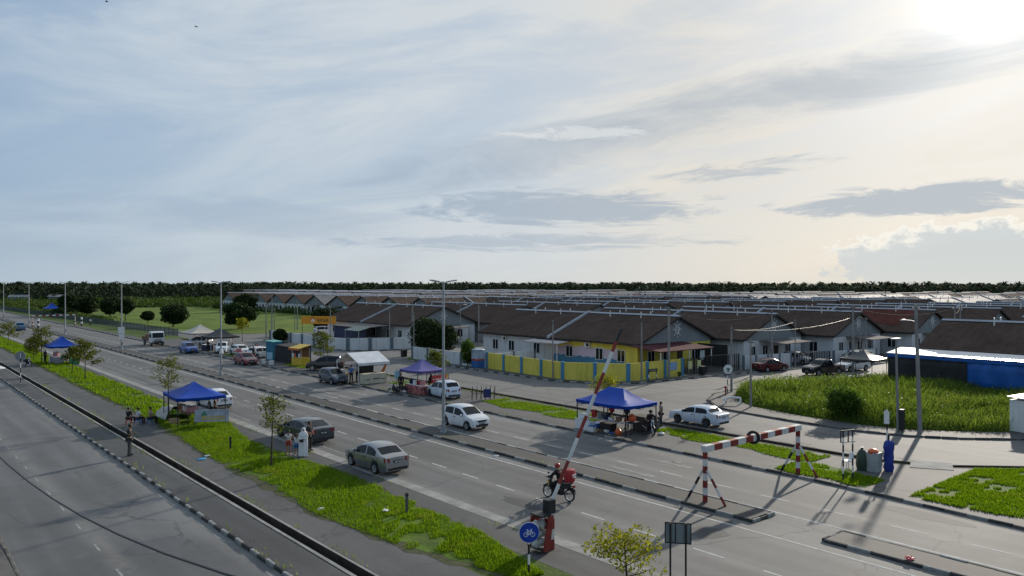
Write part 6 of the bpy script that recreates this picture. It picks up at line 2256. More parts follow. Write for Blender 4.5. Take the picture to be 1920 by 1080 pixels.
# more goods crowding the foreground stall
rg = random.Random(12)
stock = [('steel', CHROME), ('red', REDP), ('white', FOAM), ('green', GRNP), ('yellow', YELP), ('blue', BLUEP), ('pink', PINK), ('brown', BRN)]
for k in range(8):
    nm, m_ = stock[k]
    yy = 36.75 - k * .34
    jar(f'{nm} tub in the back row of the foreground stall table', 38.36, yy + .05, z, rg.uniform(.08, .12), rg.uniform(.2, .36), m_, [WHITE, REDP, BLUEP][k % 3])
for k in range(6):
    nm, m_ = stock[(k * 3 + 1) % 8]
    crate(f'{nm} tray at the front edge of the foreground stall table', 37.86, 36.6 - k * .46, z, (.22, .32, rg.uniform(.06, .16)), m_, rg.uniform(-.15, .15))
crate('black charcoal grill below the foreground stall table', 38.2, 35.4, .09, (.6, .9, .5), BLACK)
crate('blue crate under the left of the foreground stall table', 38.2, 36.5, .09, (.5, .6, .35), BLUEP)
# ------------------------------------------------------------------ vehicles placed
P_SILV = paint('paint_silver', (.34, .34, .345), .25, .75)
P_GUN = paint('paint_gunmetal', (.07, .08, .092), .2, .6)
P_WHITE = paint('paint_white', (.72, .73, .74))
P_WHITE2 = paint('paint_pale_white', (.60, .66, .74))
P_SLATE = paint('paint_slate', (.09, .115, .15), .3, .5)
P_BLACK = paint('paint_black', (.014, .013, .016), .2)
P_RED = paint('paint_red', (.23, .035, .04), .35)
P_BLUE = paint('paint_blue', (.012, .09, .36), .3)
P_MAROON = paint('paint_maroon', (.09, .010, .015), .25)
P_CYAN = paint('paint_light_blue', (.06, .16, .28), .4)
Z0 = .008
car('sedan', 'silver sedan parked on the near gutter, rear towards viewer', (21.25, 36.65, Z0), R(1), P_SILV)
car('saloon', 'dark metallic grey saloon with family standing beside it', (21.7, 46.45, Z0), R(3), P_GUN, HUBD)
car('hatch', 'white hatchback driving towards the viewer on the far carriageway', (32.05, 43.1, Z0), math.pi, P_WHITE)
car('hatch', 'pale white hatchback parked on the far verge, tail lights to viewer', (38.75, 55.3, .05), R(-6), P_WHITE2, HUBD)
car('hatch', 'slate grey hatchback parked at the kerb by the marquee', (35.95, 70.4, Z0), math.pi, P_SLATE)
car('mpv', 'black minivan parked across the verge behind the slate hatchback', (40.4, 80.9, .09), R(52), P_BLACK)
car('sedan', 'old red sedan with black bonnet on the far carriageway', (36.0, 93.6, Z0), math.pi, P_RED, bonnet=True)
car('hatch', 'bright blue hatchback near the cream tent', (35.7, 114.0, Z0), math.pi, P_BLUE)
car('boxy', 'old white boxy sedan driving along the service road', (45.3, 33.35, Z0), R(2), P_WHITE2, HUBD, old=True)
car('sedan', 'dark red sedan parked before the white panel wall', (78.6, 48.1, Z0), R(-104), P_MAROON)
car('pickup', 'black pickup half hidden behind the tall grass', (80.2, 42.6, Z0), R(76), P_BLACK)
car('sedan', 'white sedan half hidden behind the tall grass next to the pickup', (86.2, 42.3, Z0), R(76), P_WHITE)
car('suv', 'grey suv parked by the white wall near the dark canopy', (92.6, 44.9, Z0), R(78), P_SILV)
car('hatch', 'white hatchback under the flat porch behind the black gate', (88.2, 50.3, Z0), math.pi, P_WHITE)
car('hatch', 'white hatchback with stall gear beside the black tent', (39.2, 110.4, .09), math.pi + R(-25), P_WHITE)
car('boxy', 'white sedan nose-on to the right of the black tent', (39.9, 105.6, .09), math.pi + R(8), P_WHITE, old=True)
car('hatch', 'white hatchback with stalls behind it left of the teal booth', (40.3, 99.3, .09), R(-70), P_WHITE)
car('mpv', 'dark minivan in the shade under the cream tent', (39.9, 122.3, .09), R(30), P_SILV)
car('sedan', 'white sedan parked behind the near verge blue tent', (21.75, 63.2, Z0), R(2), P_WHITE)
car('pickup', 'light blue pickup driving away on the near carriageway far left', (25.4, 190.5, Z0), 0, P_CYAN)
car('mpv', 'white van parked beyond the wall left of the orange banner', (68.5, 137.5, .012), R(-100), P_WHITE)
lorry('white flatbed lorry with brown sacks coming along the far carriageway', (35.8, 132.0, Z0), math.pi)
motorbike('delivery motorcycle with big red bag riding past the barrier', (24.6, 25.9, Z0), R(10), METAL_D, mat('bag_red', (.36, .02, .025), .5), .0)
motorbike('black scooter parked at the kerb left of the purple tent', (36.35, 59.0, Z0), R(40), BLACK, None, .12)
motorbike('dark motorcycle at the right end of the foreground stall', (39.6, 33.0, .09), R(150), BLACK, None, .0)
motorbike('black motorcycle parked on the path by the second verge tent', (15.3, 108.4, .01), R(200), BLACK, None, .12)

# ------------------------------------------------------------------ people placed
C_BLK = mat('black_shirt', (.014, .014, .016), .9)
C_DGR = mat('dark_grey_trousers', (.05, .055, .06), .9)
C_WHT = mat('white_shirt', (.62, .62, .62), .9)
C_RED = mat('red_shorts', (.36, .05, .03), .9)
C_BLU = mat('blue_shorts', (.02, .13, .34), .9)
C_SHB = mat('blue_shirt', (.04, .16, .50), .9)
C_REDS = mat('red_shirt', (.38, .05, .04), .9)
C_GOWN = mat('white_gown', (.70, .70, .71), .9, 0, .05)
C_TAN = mat('tan_shirt', (.30, .24, .18), .9)
C_HEL = mat('helmet_red', (.33, .02, .02), .3)
FACE = R(140)
person('man in black shirt and grey trousers holding a controller beside the drain', (11.75, 48.0, .09), R(-120), 1.80, C_BLK, C_DGR, 'phone', .8)
t = thing('remote_controller', 'small dark remote controller held by the man beside the drain', 'controller', (11.75 + .25, 47.84, 1.385), R(-120))
MB().box((0, 0, 0), (.18, .03, .11)).build('housing', BLACK, t)
MB().box((0, .0, .09), (.14, .015, .08)).build('screen', METAL_D, t)
person('boy in white shirt and red shorts standing by the grey saloon', (19.0, 42.75, .01), FACE, 1.40, C_WHT, C_RED, 'phone', .6, .45)
person('child in white top and blue shorts with hands on head', (19.2, 42.1, .01), FACE, 1.24, C_WHT, C_BLU, 'handsonhead', .3, .55)
person('woman in long white robe and head scarf beside the children', (19.45, 41.75, .01), FACE, 1.63, gown=C_GOWN, pose='clasp')
person('man in black leaning at the rear of the grey saloon', (20.3, 42.75, .012), R(-150), 1.76, C_BLK, C_BLK, 'clasp', .8)
person('person in black sitting leftmost of the three by the drain path', (14.45, 59.3, .01), R(-60), 1.6, C_BLK, C_BLK, 'sit', 1.6)
person('person in white shirt sitting between two others by the drain path', (14.95, 58.8, .01), R(-75), 1.6, C_WHT, C_BLK, 'sit', .9)
person('person in tan shirt sitting rightmost by the drain path', (15.6, 58.2, .01), R(-90), 1.68, C_TAN, C_BLK, 'sit', .9)
for k, (x, y) in enumerate(((14.45, 59.3), (14.95, 58.8), (15.6, 58.2))):
    t = thing('plastic_stool', ['stool below the leftmost sitter by the drain path', 'stool below the white-shirted sitter', 'stool below the tan-shirted sitter'][k], 'stool', (x, y, .01))
    MB().box((0, 0, .36), (.32, .32, .035)).build('seat', BLUEP if k else REDP, t)
    for a in (-1, 1):
        for b in (-1, 1):
            MB().tube([(a * .12, b * .12, .35), (a * .16, b * .16, 0)], .02, 5).build('leg', BLUEP if k else REDP, t)
person('man in dark shirt standing inside the near verge blue tent', (19.7, 57.0, .01), R(60), 1.7, C_BLK, C_DGR, 'stand', .8)
person('man in bright blue shirt standing before the marquee', (37.2, 69.0, .09), R(-40), 1.7, C_SHB, C_BLK, 'stand', .9)
person('person in white shirt serving behind the marquee counter', (38.2, 69.6, .09), R(180), 1.62, C_WHT, C_BLK, 'clasp', .9)
person('rider dressed in black standing by the parked scooter', (37.1, 59.6, .09), R(160), 1.75, C_BLK, C_BLK, 'stand', 1.8)
person('seller in black scarf behind the purple tent table', (39.5, 58.4, .09), R(90), 1.58, gown=C_BLK, pose='clasp')
person('seller in red shirt behind the foreground stall table', (39.5, 36.3, .09), R(90), 1.6, C_REDS, C_BLK, 'clasp', .9)
person('second seller in dark clothes at the back of the foreground stall', (39.7, 35.1, .09), R(100), 1.6, C_BLK, C_BLK, 'stand', .9)
person('customer in black seated on the motorcycle at the foreground stall', (39.6, 33.0, .01), R(150), 1.68, C_BLK, C_BLK, 'ride', 1.8, hat=BLACK)
person('man in pale tan shirt standing behind the foreground stall by the drain', (42.2, 34.2, .09), R(60), 1.68, C_TAN, C_DGR, 'stand', .8)
person('delivery rider in black with red helmet riding the motorcycle', (24.62, 25.85, -.02), R(10), 1.7, C_BLK, C_BLK, 'ride', 1.8, hat=C_HEL)
person('dark dressed person standing by the kerb left of the teal booth', (38.4, 97.0, .09), R(-150), 1.7, C_BLK, C_BLK, 'stand', .9)
person('person in red shirt among the stalls left of the teal booth', (41.2, 103.0, .09), R(160), 1.65, C_REDS, C_BLK, 'stand', .9)
person('person in white shirt among the stalls near the black tent', (40.6, 101.8, .09), R(100), 1.65, C_WHT, C_DGR, 'stand', .9)
person('person in black bending by the white hatchback under black tent', (38.0, 112.8, .09), R(30), 1.68, C_BLK, C_BLK, 'stand', .9)
person('person in dark clothes at the second verge stall', (17.6, 111.6, .01), R(-60), 1.62, C_BLK, C_BLK, 'stand', .9)
person('distant person in white shirt standing on the far verge left', (40.2, 198, .09), FACE, 1.7, C_WHT, C_BLK, 'stand', .9)
bake_skins()
# ------------------------------------------------------------------ vegetation
L_GRASS = leafmat('grass_blade', (.075, .150, .006), (.215, .315, .016), .55, .6, (.27, .26, .06), .7)
L_TALL = leafmat('tall_grass_blade', (.07, .125, .016), (.26, .32, .085), .55, .6, (.29, .30, .11), .3)
L_WEED = leafmat('weed_leaf', (.035, .075, .012), (.11, .18, .03), .45)
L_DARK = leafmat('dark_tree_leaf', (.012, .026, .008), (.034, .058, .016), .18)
L_YOUNG = leafmat('young_tree_leaf', (.055, .075, .014), (.16, .17, .035), .45)
L_YEL = leafmat('yellow_green_leaf', (.14, .16, .014), (.36, .33, .03), .5)
L_PALM = leafmat('palm_frond', (.030, .046, .026), (.062, .082, .042), .12, .95)  # greens raised slightly: distance haze put into the frond colour
L_SCRUB = leafmat('scrub_leaf', (.028, .055, .012), (.085, .125, .024), .3)
L_BELT = leafmat('belt_leaf', (.026, .038, .024), (.050, .066, .038), .06, .95)  # haze over the far undergrowth put into this lighter leaf colour


def rand_unit(n):
    v = nrg.normal(size=(n, 3))
    return v / np.linalg.norm(v, axis=1, keepdims=True)


def leaf_quads(c, size, up=.35, aspect=.55):
    """diamond-ish quads at centres c with random facing"""
    n = len(c)
    size = np.broadcast_to(size, (n,))[:, None]
    a = rand_unit(n)
    b = np.cross(a, rand_unit(n)); b /= np.linalg.norm(b, axis=1, keepdims=True) + 1e-9
    v = np.stack([c - a * size * .5, c - b * size * .5 * aspect, c + a * size * .5, c + b * size * .5 * aspect], axis=1)
    return v.reshape(-1, 3)


def blob_points(n, c, r, shell=.55):
    """points spread through an ellipsoid, denser towards its skin"""
    d = rand_unit(n)
    k = (shell + (1 - shell) * nrg.random((n, 1))) ** .6
    return np.asarray(c) + d * np.asarray(r) * k


def blades(pts, h, w, lean=.35):
    """upright tapered quads"""
    n = len(pts)
    a = nrg.random(n) * 2 * np.pi
    dx = np.stack([np.cos(a), np.sin(a), np.zeros(n)], 1)
    la = nrg.random(n) * 2 * np.pi
    ln = np.stack([np.cos(la), np.sin(la), np.zeros(n)], 1) * (nrg.random((n, 1)) * lean) * h[:, None]
    up = np.stack([np.zeros(n), np.zeros(n), h], 1)
    p = np.asarray(pts)
    v = np.stack([p - dx * w[:, None], p + dx * w[:, None], p + up * .98 + ln + dx * w[:, None] * .25, p + up + ln - dx * w[:, None] * .25], 1)
    return v.reshape(-1, 3)


def stuff_obj(name, verts, nper, m, label, cat):
    o = link(name, fastmesh(name, verts, nper, m))
    o['kind'] = 'stuff'
    return tag(o, label, cat)


def fbm2(x, y, seed, s):
    rr = np.random.default_rng(seed)
    t = np.zeros_like(x)
    for k in range(5):
        a = rr.random() * 6.28; fq = s * 1.7 ** k
        t += np.sin((x * np.cos(a) + y * np.sin(a)) * fq + rr.random() * 6.28) / 1.35 ** k
    return t / 3.0


gl = lerp_tab([(19.6, 17.35), (24, 16.1), (31, 15.35), (45, 15.6), (59, 16.4), (80, 16.3), (120, 16.6), (320, 17)])
gr = lerp_tab([(19.6, 17.6), (24.4, 18.7), (36, 19.25), (42, 18.75), (50, 18.8), (56, 20.0), (62, 19.3), (100, 19.5), (320, 19.6)])
sheet('soil_near_verge', ragged(lambda y: gl(y) - .45, lambda y: gr(y) + .22, 19.6, 300, .22, .7, 9), .009, EARTH)
sheet('grass_near_verge', ragged(gl, gr, 19.6, 300, .16, .55, 3), .013, GRASS)


def fill(n, y0, y1, fl, fr, seed, edge=.16):
    y = y0 + (y1 - y0) * nrg.random(n)
    l = np.array([fl(t) for t in y]); r = np.array([fr(t) for t in y])
    u = nrg.random(n)
    x = l - edge + (r - l + 2 * edge) * u
    keep = fbm2(x, y, seed, 1.1) > -.42 + .5 * np.abs(u * 2 - 1) ** 6
    return np.stack([x, y, np.zeros(n)], 1)[keep], u[keep]


p, u = fill(135000, 19.6, 64, gl, gr, 4, .34)
h = (.045 + .075 * nrg.random(len(p)) + .12 * (nrg.random(len(p)) > .93)) * (1.05 + .6 * fbm2(p[:, 0], p[:, 1], 8, 1.6)) * (.6 + .4 * np.sin(np.pi * np.clip(u, .05, .95)))
stuff_obj('grass_near', blades(p, np.clip(h, .03, .4), .009 + .011 * nrg.random(len(p)), .9), 4, L_GRASS, 'lush bright green grass on the near verge', 'grass')
p, u = fill(26000, 64, 190, gl, gr, 5)
h = .10 + .14 * nrg.random(len(p))
stuff_obj('grass_near_distant', blades(p, h, .03 + .03 * nrg.random(len(p)), .4), 4, L_GRASS, 'grass on the near verge farther along the road', 'grass')
# far verge patches
fpatch = [(lambda y: 40.2 + .25 * math.sin(y), lambda y: 42.2, 22, 33.5, 9500), (lambda y: 37.3 + .2 * math.sin(2 * y), lambda y: 39.6 + .5 * math.sin(y), 17.6, 22.6, 7500),
          (lambda y: 39.3 + .3 * math.sin(1.3 * y), lambda y: 42.1, 38.5, 51, 11000), (lambda y: 40, lambda y: 42.2, 62, 66.5, 1500), (lambda y: 39.0, lambda y: 42.0, 84, 90, 1600), (lambda y: 38.2, lambda y: 41.6, 101, 108, 1400),
          (lambda y: 37.2, lambda y: max(37.6, drain_x(y) - .8), 6, 15.6, 60000)]
allp, allh = [], []
for k, (a, b, y0, y1, n) in enumerate(fpatch):
    sheet('grass_far_verge', ragged(a, b, y0, y1, .18, .5, 20 + k), .098, GRASS)
    p, u = fill(n, y0, y1, a, b, 30 + k)
    p[:, 2] = .09
    allp.append(p); allh.append(.045 + .08 * nrg.random(len(p)) * (1 if k < 6 else 1.2))
p, h = np.concatenate(allp), np.concatenate(allh)
stuff_obj('grass_far', blades(p, h, .014 + .016 * nrg.random(len(p)), .5), 4, L_GRASS, 'bright grass tufts on the far verge beside the open drain', 'grass')
# strip beyond the left drain stays bare; weeds along the drain lips
# overgrown lot
lot_l = lerp_tab([(0, 69), (8, 64.5), (12, 62), (16.7, 59.2), (20, 56.3), (22.6, 54.4), (25.5, 53.6), (30, 53.7), (35, 54.9), (37.6, 56.8), (39.6, 59), (41, 62)])
n = 120000
y = 4 + 37.2 * nrg.random(n)
x = 53 + 25.5 * nrg.random(n)
ok = (x > np.array([lot_l(t) for t in y]) + .1) & (y < 41.4 - (x - 60) * .235) & ~((x < 61.3) & (y < 18.4))
x, y = x[ok], y[ok]
hh = np.clip(.95 + .6 * fbm2(x, y, 21, .55) + .4 * fbm2(x, y, 23, 1.6), .25, 2.0) * np.clip((x - np.array([lot_l(t) for t in y])) / 1.2, .35, 1)
p = np.stack([x, y, np.zeros(len(x))], 1)
stuff_obj('tall_grass_lot', blades(p, hh * (.45 + .65 * nrg.random(len(x))), .012 + .022 * nrg.random(len(x)), .95), 4, L_TALL, 'tall rank grass filling the overgrown lot', 'grass')
k = nrg.permutation(len(x))[:30000]
q = p[k].copy(); q[:, 2] = hh[k] * (.25 + .7 * nrg.random(len(k)))
stuff_obj('weeds_lot', leaf_quads(q, .12 + .16 * nrg.random(len(k))), 4, L_WEED, 'broad leafed weeds among the tall grass of the lot', 'weeds')


def foliage(name, parts, m, parent):
    """parts: list of (centre, radii, count, leaf size)"""
    v = [leaf_quads(blob_points(n_, c, r), s * (.65 + .7 * nrg.random(n_))) for c, r, n_, s in parts]
    return link(name, fastmesh(name, np.concatenate(v), 4, m), parent)


def tree(label, loc, h, cw, m, kind='young', seed=0, group=None, trunk_h=None, name=None, leaf=.16, dens=1.0):
    r = random.Random(seed)
    t = thing(name or ('young_tree' if kind == 'young' else 'round_tree'), label, 'tree', loc, r.uniform(0, 6.28), group)
    q = MB()
    parts = []
    if kind == 'young':
        th = trunk_h or h * .42
        bend = (r.uniform(-.2, .2), r.uniform(-.2, .2))
        q.tube([(0, 0, 0), (bend[0] * .4, bend[1] * .4, h * .45), (bend[0], bend[1], h * .95)], [.055 * h / 4 + .012, .035, .008], 7)
        q.build('trunk', BARK, t, True)
        nb = 13
        lim = MB()
        for k in range(nb):
            z = th + (h * .93 - th) * (k / (nb - 1)) ** .9
            a = k * 2.4 + r.uniform(-.4, .4)
            ln = cw * .5 * (1.0 - .55 * (k / nb)) * r.uniform(.6, 1.15)
            b0 = Vector((bend[0] * z / h, bend[1] * z / h, z))
            e = b0 + Vector((math.cos(a) * ln, math.sin(a) * ln, ln * r.uniform(.25, .65)))
            lim.tube([b0, b0.lerp(e, .55) + Vector((0, 0, -.04)), e], [.02, .013, .005], 4)
            for w, nn in ((.4, 14), (.7, 26), (1.0, 34)):
                c = b0.lerp(e, w)
                parts.append((tuple(c), (.16 + .11 * cw * w, .16 + .11 * cw * w, .13 + .05 * cw), int(nn * dens * r.uniform(.5, 1.3)), leaf))
        lim.build('limbs', BARK, t)
        parts.append(((bend[0], bend[1], h * .95), (.16, .16, .2), 16, leaf))
    else:
        th = trunk_h or h * .25
        q.tube([(0, 0, 0), (.05, 0, th), (0, .05, h * .6)], [.05 * cw * .6, .04 * cw * .6, .02 * cw], 8)
        q.build('trunk', BARK, t, True)
        lim = MB()
        rz_ = (h - th * .75) / 2
        cz = h - rz_
        for k in range(9):
            a = k * 2.4
            e = (math.cos(a) * cw * .33, math.sin(a) * cw * .33, cz + r.uniform(-.3, .5) * rz_)
            lim.tube([(0, 0, th * .9), e], [.03 * cw * .4, .012], 5)
        lim.build('limbs', BARK, t)
        for k in range(60):
            d = Vector((r.gauss(0, 1), r.gauss(0, 1), r.gauss(0, 1))).normalized()
            rr_ = r.uniform(.62, .86)
            c = (d.x * cw * .5 * rr_, d.y * cw * .5 * rr_, cz + d.z * rz_ * rr_)
            s = r.uniform(.13, .22)
            parts.append((c, (cw * s, cw * s, rz_ * s * 1.7), int(95 * dens), leaf))
        parts.append(((0, 0, cz), (cw * .4, cw * .4, rz_ * .8), int(900 * dens), leaf * 1.3))
    foliage('crown', parts, m, t)
    return t


# young trees on the near verge and by the stalls
for lb, x, y, h, cw, m, th in (
        ('slender young tree standing alone in the near grass left of the family', 17.05, 40.6, 3.9, 1.9, L_YOUNG, 1.9),
        ('slender young tree at the left leg of the near verge blue tent', 16.95, 58.6, 4.6, 2.4, L_YOUNG, 2.3),
        ('young leaning tree in front of the second blue verge tent', 17.75, 89.8, 3.9, 2.6, L_YOUNG, 1.5),
        ('sparse young tree just behind the leaning one near the second verge tent', 17.6, 95.5, 2.9, 2.2, L_YOUNG, 1.2),
        ('taller sparse tree left of the second blue verge tent', 17.25, 111.8, 4.3, 3.0, L_YOUNG, 1.7),
        ('low bushy young tree by the black motorcycle on the near verge', 16.6, 113.5, 2.9, 2.6, L_YOUNG, .9),
        ('farthest young tree on the near verge at the frame edge', 17.8, 145.6, 3.3, 3.2, L_YOUNG, 1.2),
        ('young tree on the far verge behind the nearest street lamp', 42.1, 61.6, 3.3, 2.6, L_YOUNG, 1.4),
        ('young tree behind the yellow kiosk and black minivan', 41.9, 84.3, 3.9, 3.0, L_YOUNG, 1.3),
        ('yellow-green young tree right behind the foreground blue tent', 42.2, 39.6, 3.0, 2.1, L_YEL, 1.8),
        ('pale yellow young tree by the lawn right of the black tent', 49.7, 130.4, 3.9, 2.4, L_YEL, 2.0)):
    tree(lb, (x, y, .09 if 37 < x < 43 else 0), h, cw, m, 'young', int(x * 10), trunk_h=th, leaf=.13 if y < 60 else .22, dens=1.3)
tree('yellow-leaved shrubby tree rising at the bottom edge', (19.15, 16.9, 0), 1.72, 2.7, L_YEL, 'young', 77, trunk_h=.4, leaf=.11, dens=2.2)
# dense round trees on the lawn
for lb, x, y, h, cw, th in (
        ('large round dark tree on the lawn right of the black tent', 62.2, 165.5, 5.6, 7.0, 1.2), ('round dark tree on the lawn behind the cream tent', 53.9, 183, 5.2, 6.0, 1.0),
        ('small dark tree on the lawn between two round ones', 54.1, 204, 2.9, 2.9, 1.0), ('round tree on a bare trunk with support stakes', 52.6, 219, 5.7, 4.2, 2.6),
        ('right one of three adjoining dark trees on the far lawn edge', 56, 250, 5.7, 6.0, .8), ('middle one of three adjoining dark trees on the far lawn edge', 51.6, 258, 5.9, 6.3, .8),
        ('left one of three adjoining dark trees on the far lawn edge', 48.8, 268, 6.6, 6.2, 1.0), ('dark bush beside the distant blue tent', 45.2, 255, 2.8, 6.5, .3),
        ('dark tree standing before the back row of houses', 104, 172, 5.0, 6, 1.0), ('leafy tree against the far corner house roof', 69.5, 139.5, 5.2, 5.5, .8),
        ('dark palm-like tree before the leftmost back houses', 101, 262, 6.5, 8, 1.0), ('round shrub by the long white wall', 53.0, 122.5, 2.3, 2.2, .3)):
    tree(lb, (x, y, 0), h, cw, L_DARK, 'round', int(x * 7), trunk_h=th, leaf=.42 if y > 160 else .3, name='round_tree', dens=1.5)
tree('big dark bushy tree between the two corner yards', (58.6, 87.6, 0), 5.6, 4.6, L_DARK, 'round', 5, trunk_h=.7, leaf=.24, name='bushy_tree', dens=1.3)
tree('lower dark bushy tree leaning out right of the big one', (60.6, 86.6, 0), 4.4, 3.8, L_DARK, 'round', 6, trunk_h=.5, leaf=.24, name='bushy_tree', dens=1.2)
tree('narrow green cypress-like shrub against the white wall', (54.9, 73.4, .09), 3.3, 1.75, L_WEED, 'round', 9, trunk_h=.3, leaf=.14, name='garden_shrub')
tree('rounded dark bush at the roadside edge of the overgrown lot', (54.7, 27.5, .0), 2.5, 3.0, L_WEED, 'round', 12, trunk_h=.3, leaf=.15, name='bush', dens=1.2)
# low planting
for k, (x, y, s) in enumerate(((93, 46.6, .9), (95, 46.1, .8), (80.2, 50.3, .7), (82.6, 49.8, .6), (59.5, 105.5, 1.1), (66.2, 51.2, .4))):
    t = thing('potted_plant', ['left potted shrub behind the porch house wall', 'right potted shrub behind the porch house wall', 'left shrub along the wall by the red sedan', 'right shrub along the wall by the red sedan', 'shrub inside the far corner yard', 'small weed clump at the foot of the yellow side wall'][k], 'plant', (x, y, 0))
    MB().lathe([(.18 * s, 0), (.26 * s, .4 * s), (.22 * s, .4 * s)], 9).build('pot', CONC_D, t)
    foliage('leaves', [((0, 0, .4 * s + .5 * s), (.5 * s, .5 * s, .55 * s), 160, .16)], L_WEED, t)

# scrub land and far tree belts
HS, HC = math.sin(HEAD), math.cos(HEAD)
vs = []
for k in range(760):
    a = R(nrg.uniform(5.2, 22.5)); d = nrg.choice([nrg.normal(350, 8), nrg.normal(395, 10), nrg.normal(440, 14), nrg.uniform(310, 500)])
    x, y = d * math.sin(a), d * math.cos(a)
    if x < 47 or (50 < x < 110 and y < 334):
        continue
    w, hh_ = nrg.uniform(2.0, 6), nrg.uniform(.5, 3.6) * (.5 + .5 * nrg.random())
    n_ = int(60 + 10 * w)
    vs.append(leaf_quads(blob_points(n_, (x, y, hh_ * .45), (w, w, hh_ * .6)), .6 + .6 * nrg.random(n_)))
for k in range(240):       # rough growth along the fence and behind the lawn
    y = nrg.uniform(205, 335)
    x = 45.6 - (y - 150) * .027 + nrg.uniform(.6, 3.5)
    w = nrg.uniform(.7, 1.8)
    vs.append(leaf_quads(blob_points(40, (x, y, w * .4), (w, w, w * .7)), .4 + .4 * nrg.random(40)))
stuff_obj('scrub', np.concatenate(vs), 4, L_SCRUB, 'low tangled scrub between the lawn and the palms', 'scrub')


def belt(name, a0, a1, d0, d1, n, label, h0=8.0, h1=12.0):
    """plantation edge: palms with arching fronds over a dark understorey"""
    fr = []
    und = []
    for k in range(n):
        a = R(a0 + (a1 - a0) * (k + nrg.uniform(-.5, .5)) / n)
        d = nrg.uniform(d0, d1)
        x, y = d * math.sin(a), d * math.cos(a)
        H_ = nrg.uniform(h0, h1)
        base = H_ - 3.0
        m_ = 24
        for f in range(m_):
            t_ = 2 * math.pi * f / m_ + nrg.uniform(-.2, .2)
            el = nrg.uniform(.15, 1.25)
            L_ = nrg.uniform(3.2, 4.8)
            pr = np.array([x, y, base])
            dirh = np.array([math.cos(t_), math.sin(t_), 0])
            sd_ = np.array([-math.sin(t_), math.cos(t_), 0]) * .38
            pts = []
            ang = el
            pcur = pr
            for s in range(4):
                pts.append(pcur)
                pcur = pcur + (dirh * math.cos(ang) + np.array([0, 0, math.sin(ang)])) * L_ / 3
                ang -= .62
            for s in range(3):
                w0, w1 = (.5, 1, .9, .15)[s], (.5, 1, .9, .15)[s + 1]
                fr.append(np.stack([pts[s] - sd_ * w0, pts[s] + sd_ * w0, pts[s + 1] + sd_ * w1, pts[s + 1] - sd_ * w1]))
        nn = 44
        und.append(leaf_quads(np.stack([x + nrg.normal(0, 2.6, nn), y + nrg.normal(0, 2.6, nn), nrg.uniform(.2, base - .6, nn)], 1), 1.1 + 1.1 * nrg.random(nn), aspect=.8))
    stuff_obj(name, np.concatenate(fr), 4, L_PALM, label, 'palm trees')
    stuff_obj(name.replace('palm', 'undergrowth'), np.concatenate(und), 4, L_BELT, label.replace('palms', 'undergrowth below the palms'), 'trees')


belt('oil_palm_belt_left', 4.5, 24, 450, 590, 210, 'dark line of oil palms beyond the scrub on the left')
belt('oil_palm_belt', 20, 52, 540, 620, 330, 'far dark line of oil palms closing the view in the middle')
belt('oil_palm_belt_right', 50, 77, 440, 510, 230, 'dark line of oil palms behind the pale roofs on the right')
# solid wood behind the front ranks
q = []
for a0, d in ((4.0, 575), (20, 620), (49, 520)):
    for k in range(2600):
        a = R(a0 + nrg.uniform(0, {4.0: 20, 20: 33, 49: 29}[a0])); dd = d + nrg.uniform(-12, 120)
        q.append((dd * math.sin(a), dd * math.cos(a), nrg.uniform(.3, 8.7)))
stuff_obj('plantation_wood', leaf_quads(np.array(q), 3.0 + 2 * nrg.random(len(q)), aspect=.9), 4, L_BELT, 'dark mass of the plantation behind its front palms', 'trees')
# white low sheds at the foot of the left belt
for k, (a, w) in enumerate(((7.6, 8), (9.9, 11))):
    x, y = 455 * math.sin(R(a)), 455 * math.cos(R(a))
    t = thing('farm_shed', ['left low white farm shed before the palms', 'right long white farm shed before the palms'][k], 'shed', (x, y, 0), R(-20))
    MB().box((0, 0, 1.4), (w, 7, 2.8)).build('wall', WALLG, t)
    MB().slab([(-w / 2 - .5, -4, 2.8), (w / 2 + .5, -4, 2.8), (w / 2 + .5, 0, 3.9), (-w / 2 - .5, 0, 3.9)], (0, 0, .1)).slab([(-w / 2 - .5, 4, 2.8), (w / 2 + .5, 4, 2.8), (w / 2 + .5, 0, 3.9), (-w / 2 - .5, 0, 3.9)], (0, 0, .1)).build('roof', WALLG, t)
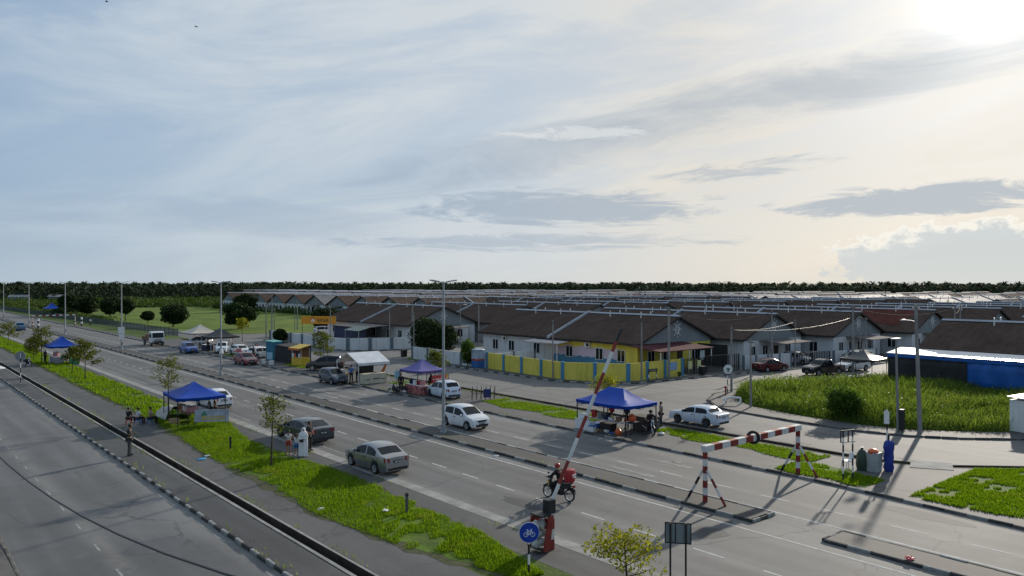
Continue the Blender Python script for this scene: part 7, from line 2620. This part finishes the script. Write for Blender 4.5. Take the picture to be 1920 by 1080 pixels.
# birds
for k, (x, y, z) in enumerate(((0, 0, 0), (1, 0, 0))):
    px, py = ((368, 50), (200, 3))[k]
    Zd = 60.0
    a = (px - 960) / 1450
    X = Zd * HS + a * Zd * HC; Y = Zd * HC - a * Zd * HS
    t = thing('bird', ['small dark bird high in the left sky', 'small dark bird at the very top left of the sky'][k], 'bird', (X, Y, 10 + (530 - py) / 1450 * Zd), R(30 + 50 * k))
    MB().lathe([(.01, -.12), (.035, -.05), (.04, .03), (.01, .13)], 7, axis='Y').build('body', BLACK, t, True)
    for s in (-1, 1):
        MB().slab([(0, -.04, .01), (0, .05, .01), (s * .13, .03, .07), (s * .24, -.03, .02)], (0, 0, .006)).build('wing', BLACK, t)

# weeds and grit along kerb lines and drain lips
pp, hh2 = [], []
for fx, y0, y1, n_, z_, sp in ((lambda y: 13.6, 15, 90, 900, .0, .12), (lambda y: 12.55, 15, 80, 300, .09, .06), (lambda y: 20.25, 18, 70, 500, .0, .12), (lambda y: 36.98, 6, 80, 700, .09, .1), (lambda y: 42.6, 18, 80, 900, .09, .14), (lambda y: 28.62, 16, 60, 160, .11, .1), (lambda y: 54.9, 58, 84, 500, .09, .15), (lambda y: 11.3, 15, 60, 240, .09, .1)):
    yy = y0 + (y1 - y0) * nrg.random(n_)
    kp = fbm2(yy, yy * 0, int(y1), .9) > .05
    yy = yy[kp]
    xx = np.array([fx(t) for t in yy]) + nrg.normal(0, sp, len(yy))
    pp.append(np.stack([xx, yy, np.full(len(yy), z_)], 1)); hh2.append(.05 + .14 * nrg.random(len(yy)))
p, h = np.concatenate(pp), np.concatenate(hh2)
stuff_obj('edge_weeds', blades(p, h, .012 + .012 * nrg.random(len(p)), .7), 4, L_TALL, 'sparse weeds along the kerbs and drain lips', 'weeds')
# shrubs in front of the back houses
vs = []
for k in range(90):
    y = nrg.uniform(178, 330); x = 107.5 + nrg.uniform(-2.5, 1.5)
    w, hh_ = nrg.uniform(1, 2.6), nrg.uniform(.6, 2.2)
    vs.append(leaf_quads(blob_points(70, (x, y, hh_ * .5), (w, w, hh_ * .6)), .4 + .4 * nrg.random(70)))
stuff_obj('hedge_back', np.concatenate(vs), 4, L_SCRUB, 'rough hedge along the foot of the back row of houses', 'hedge')
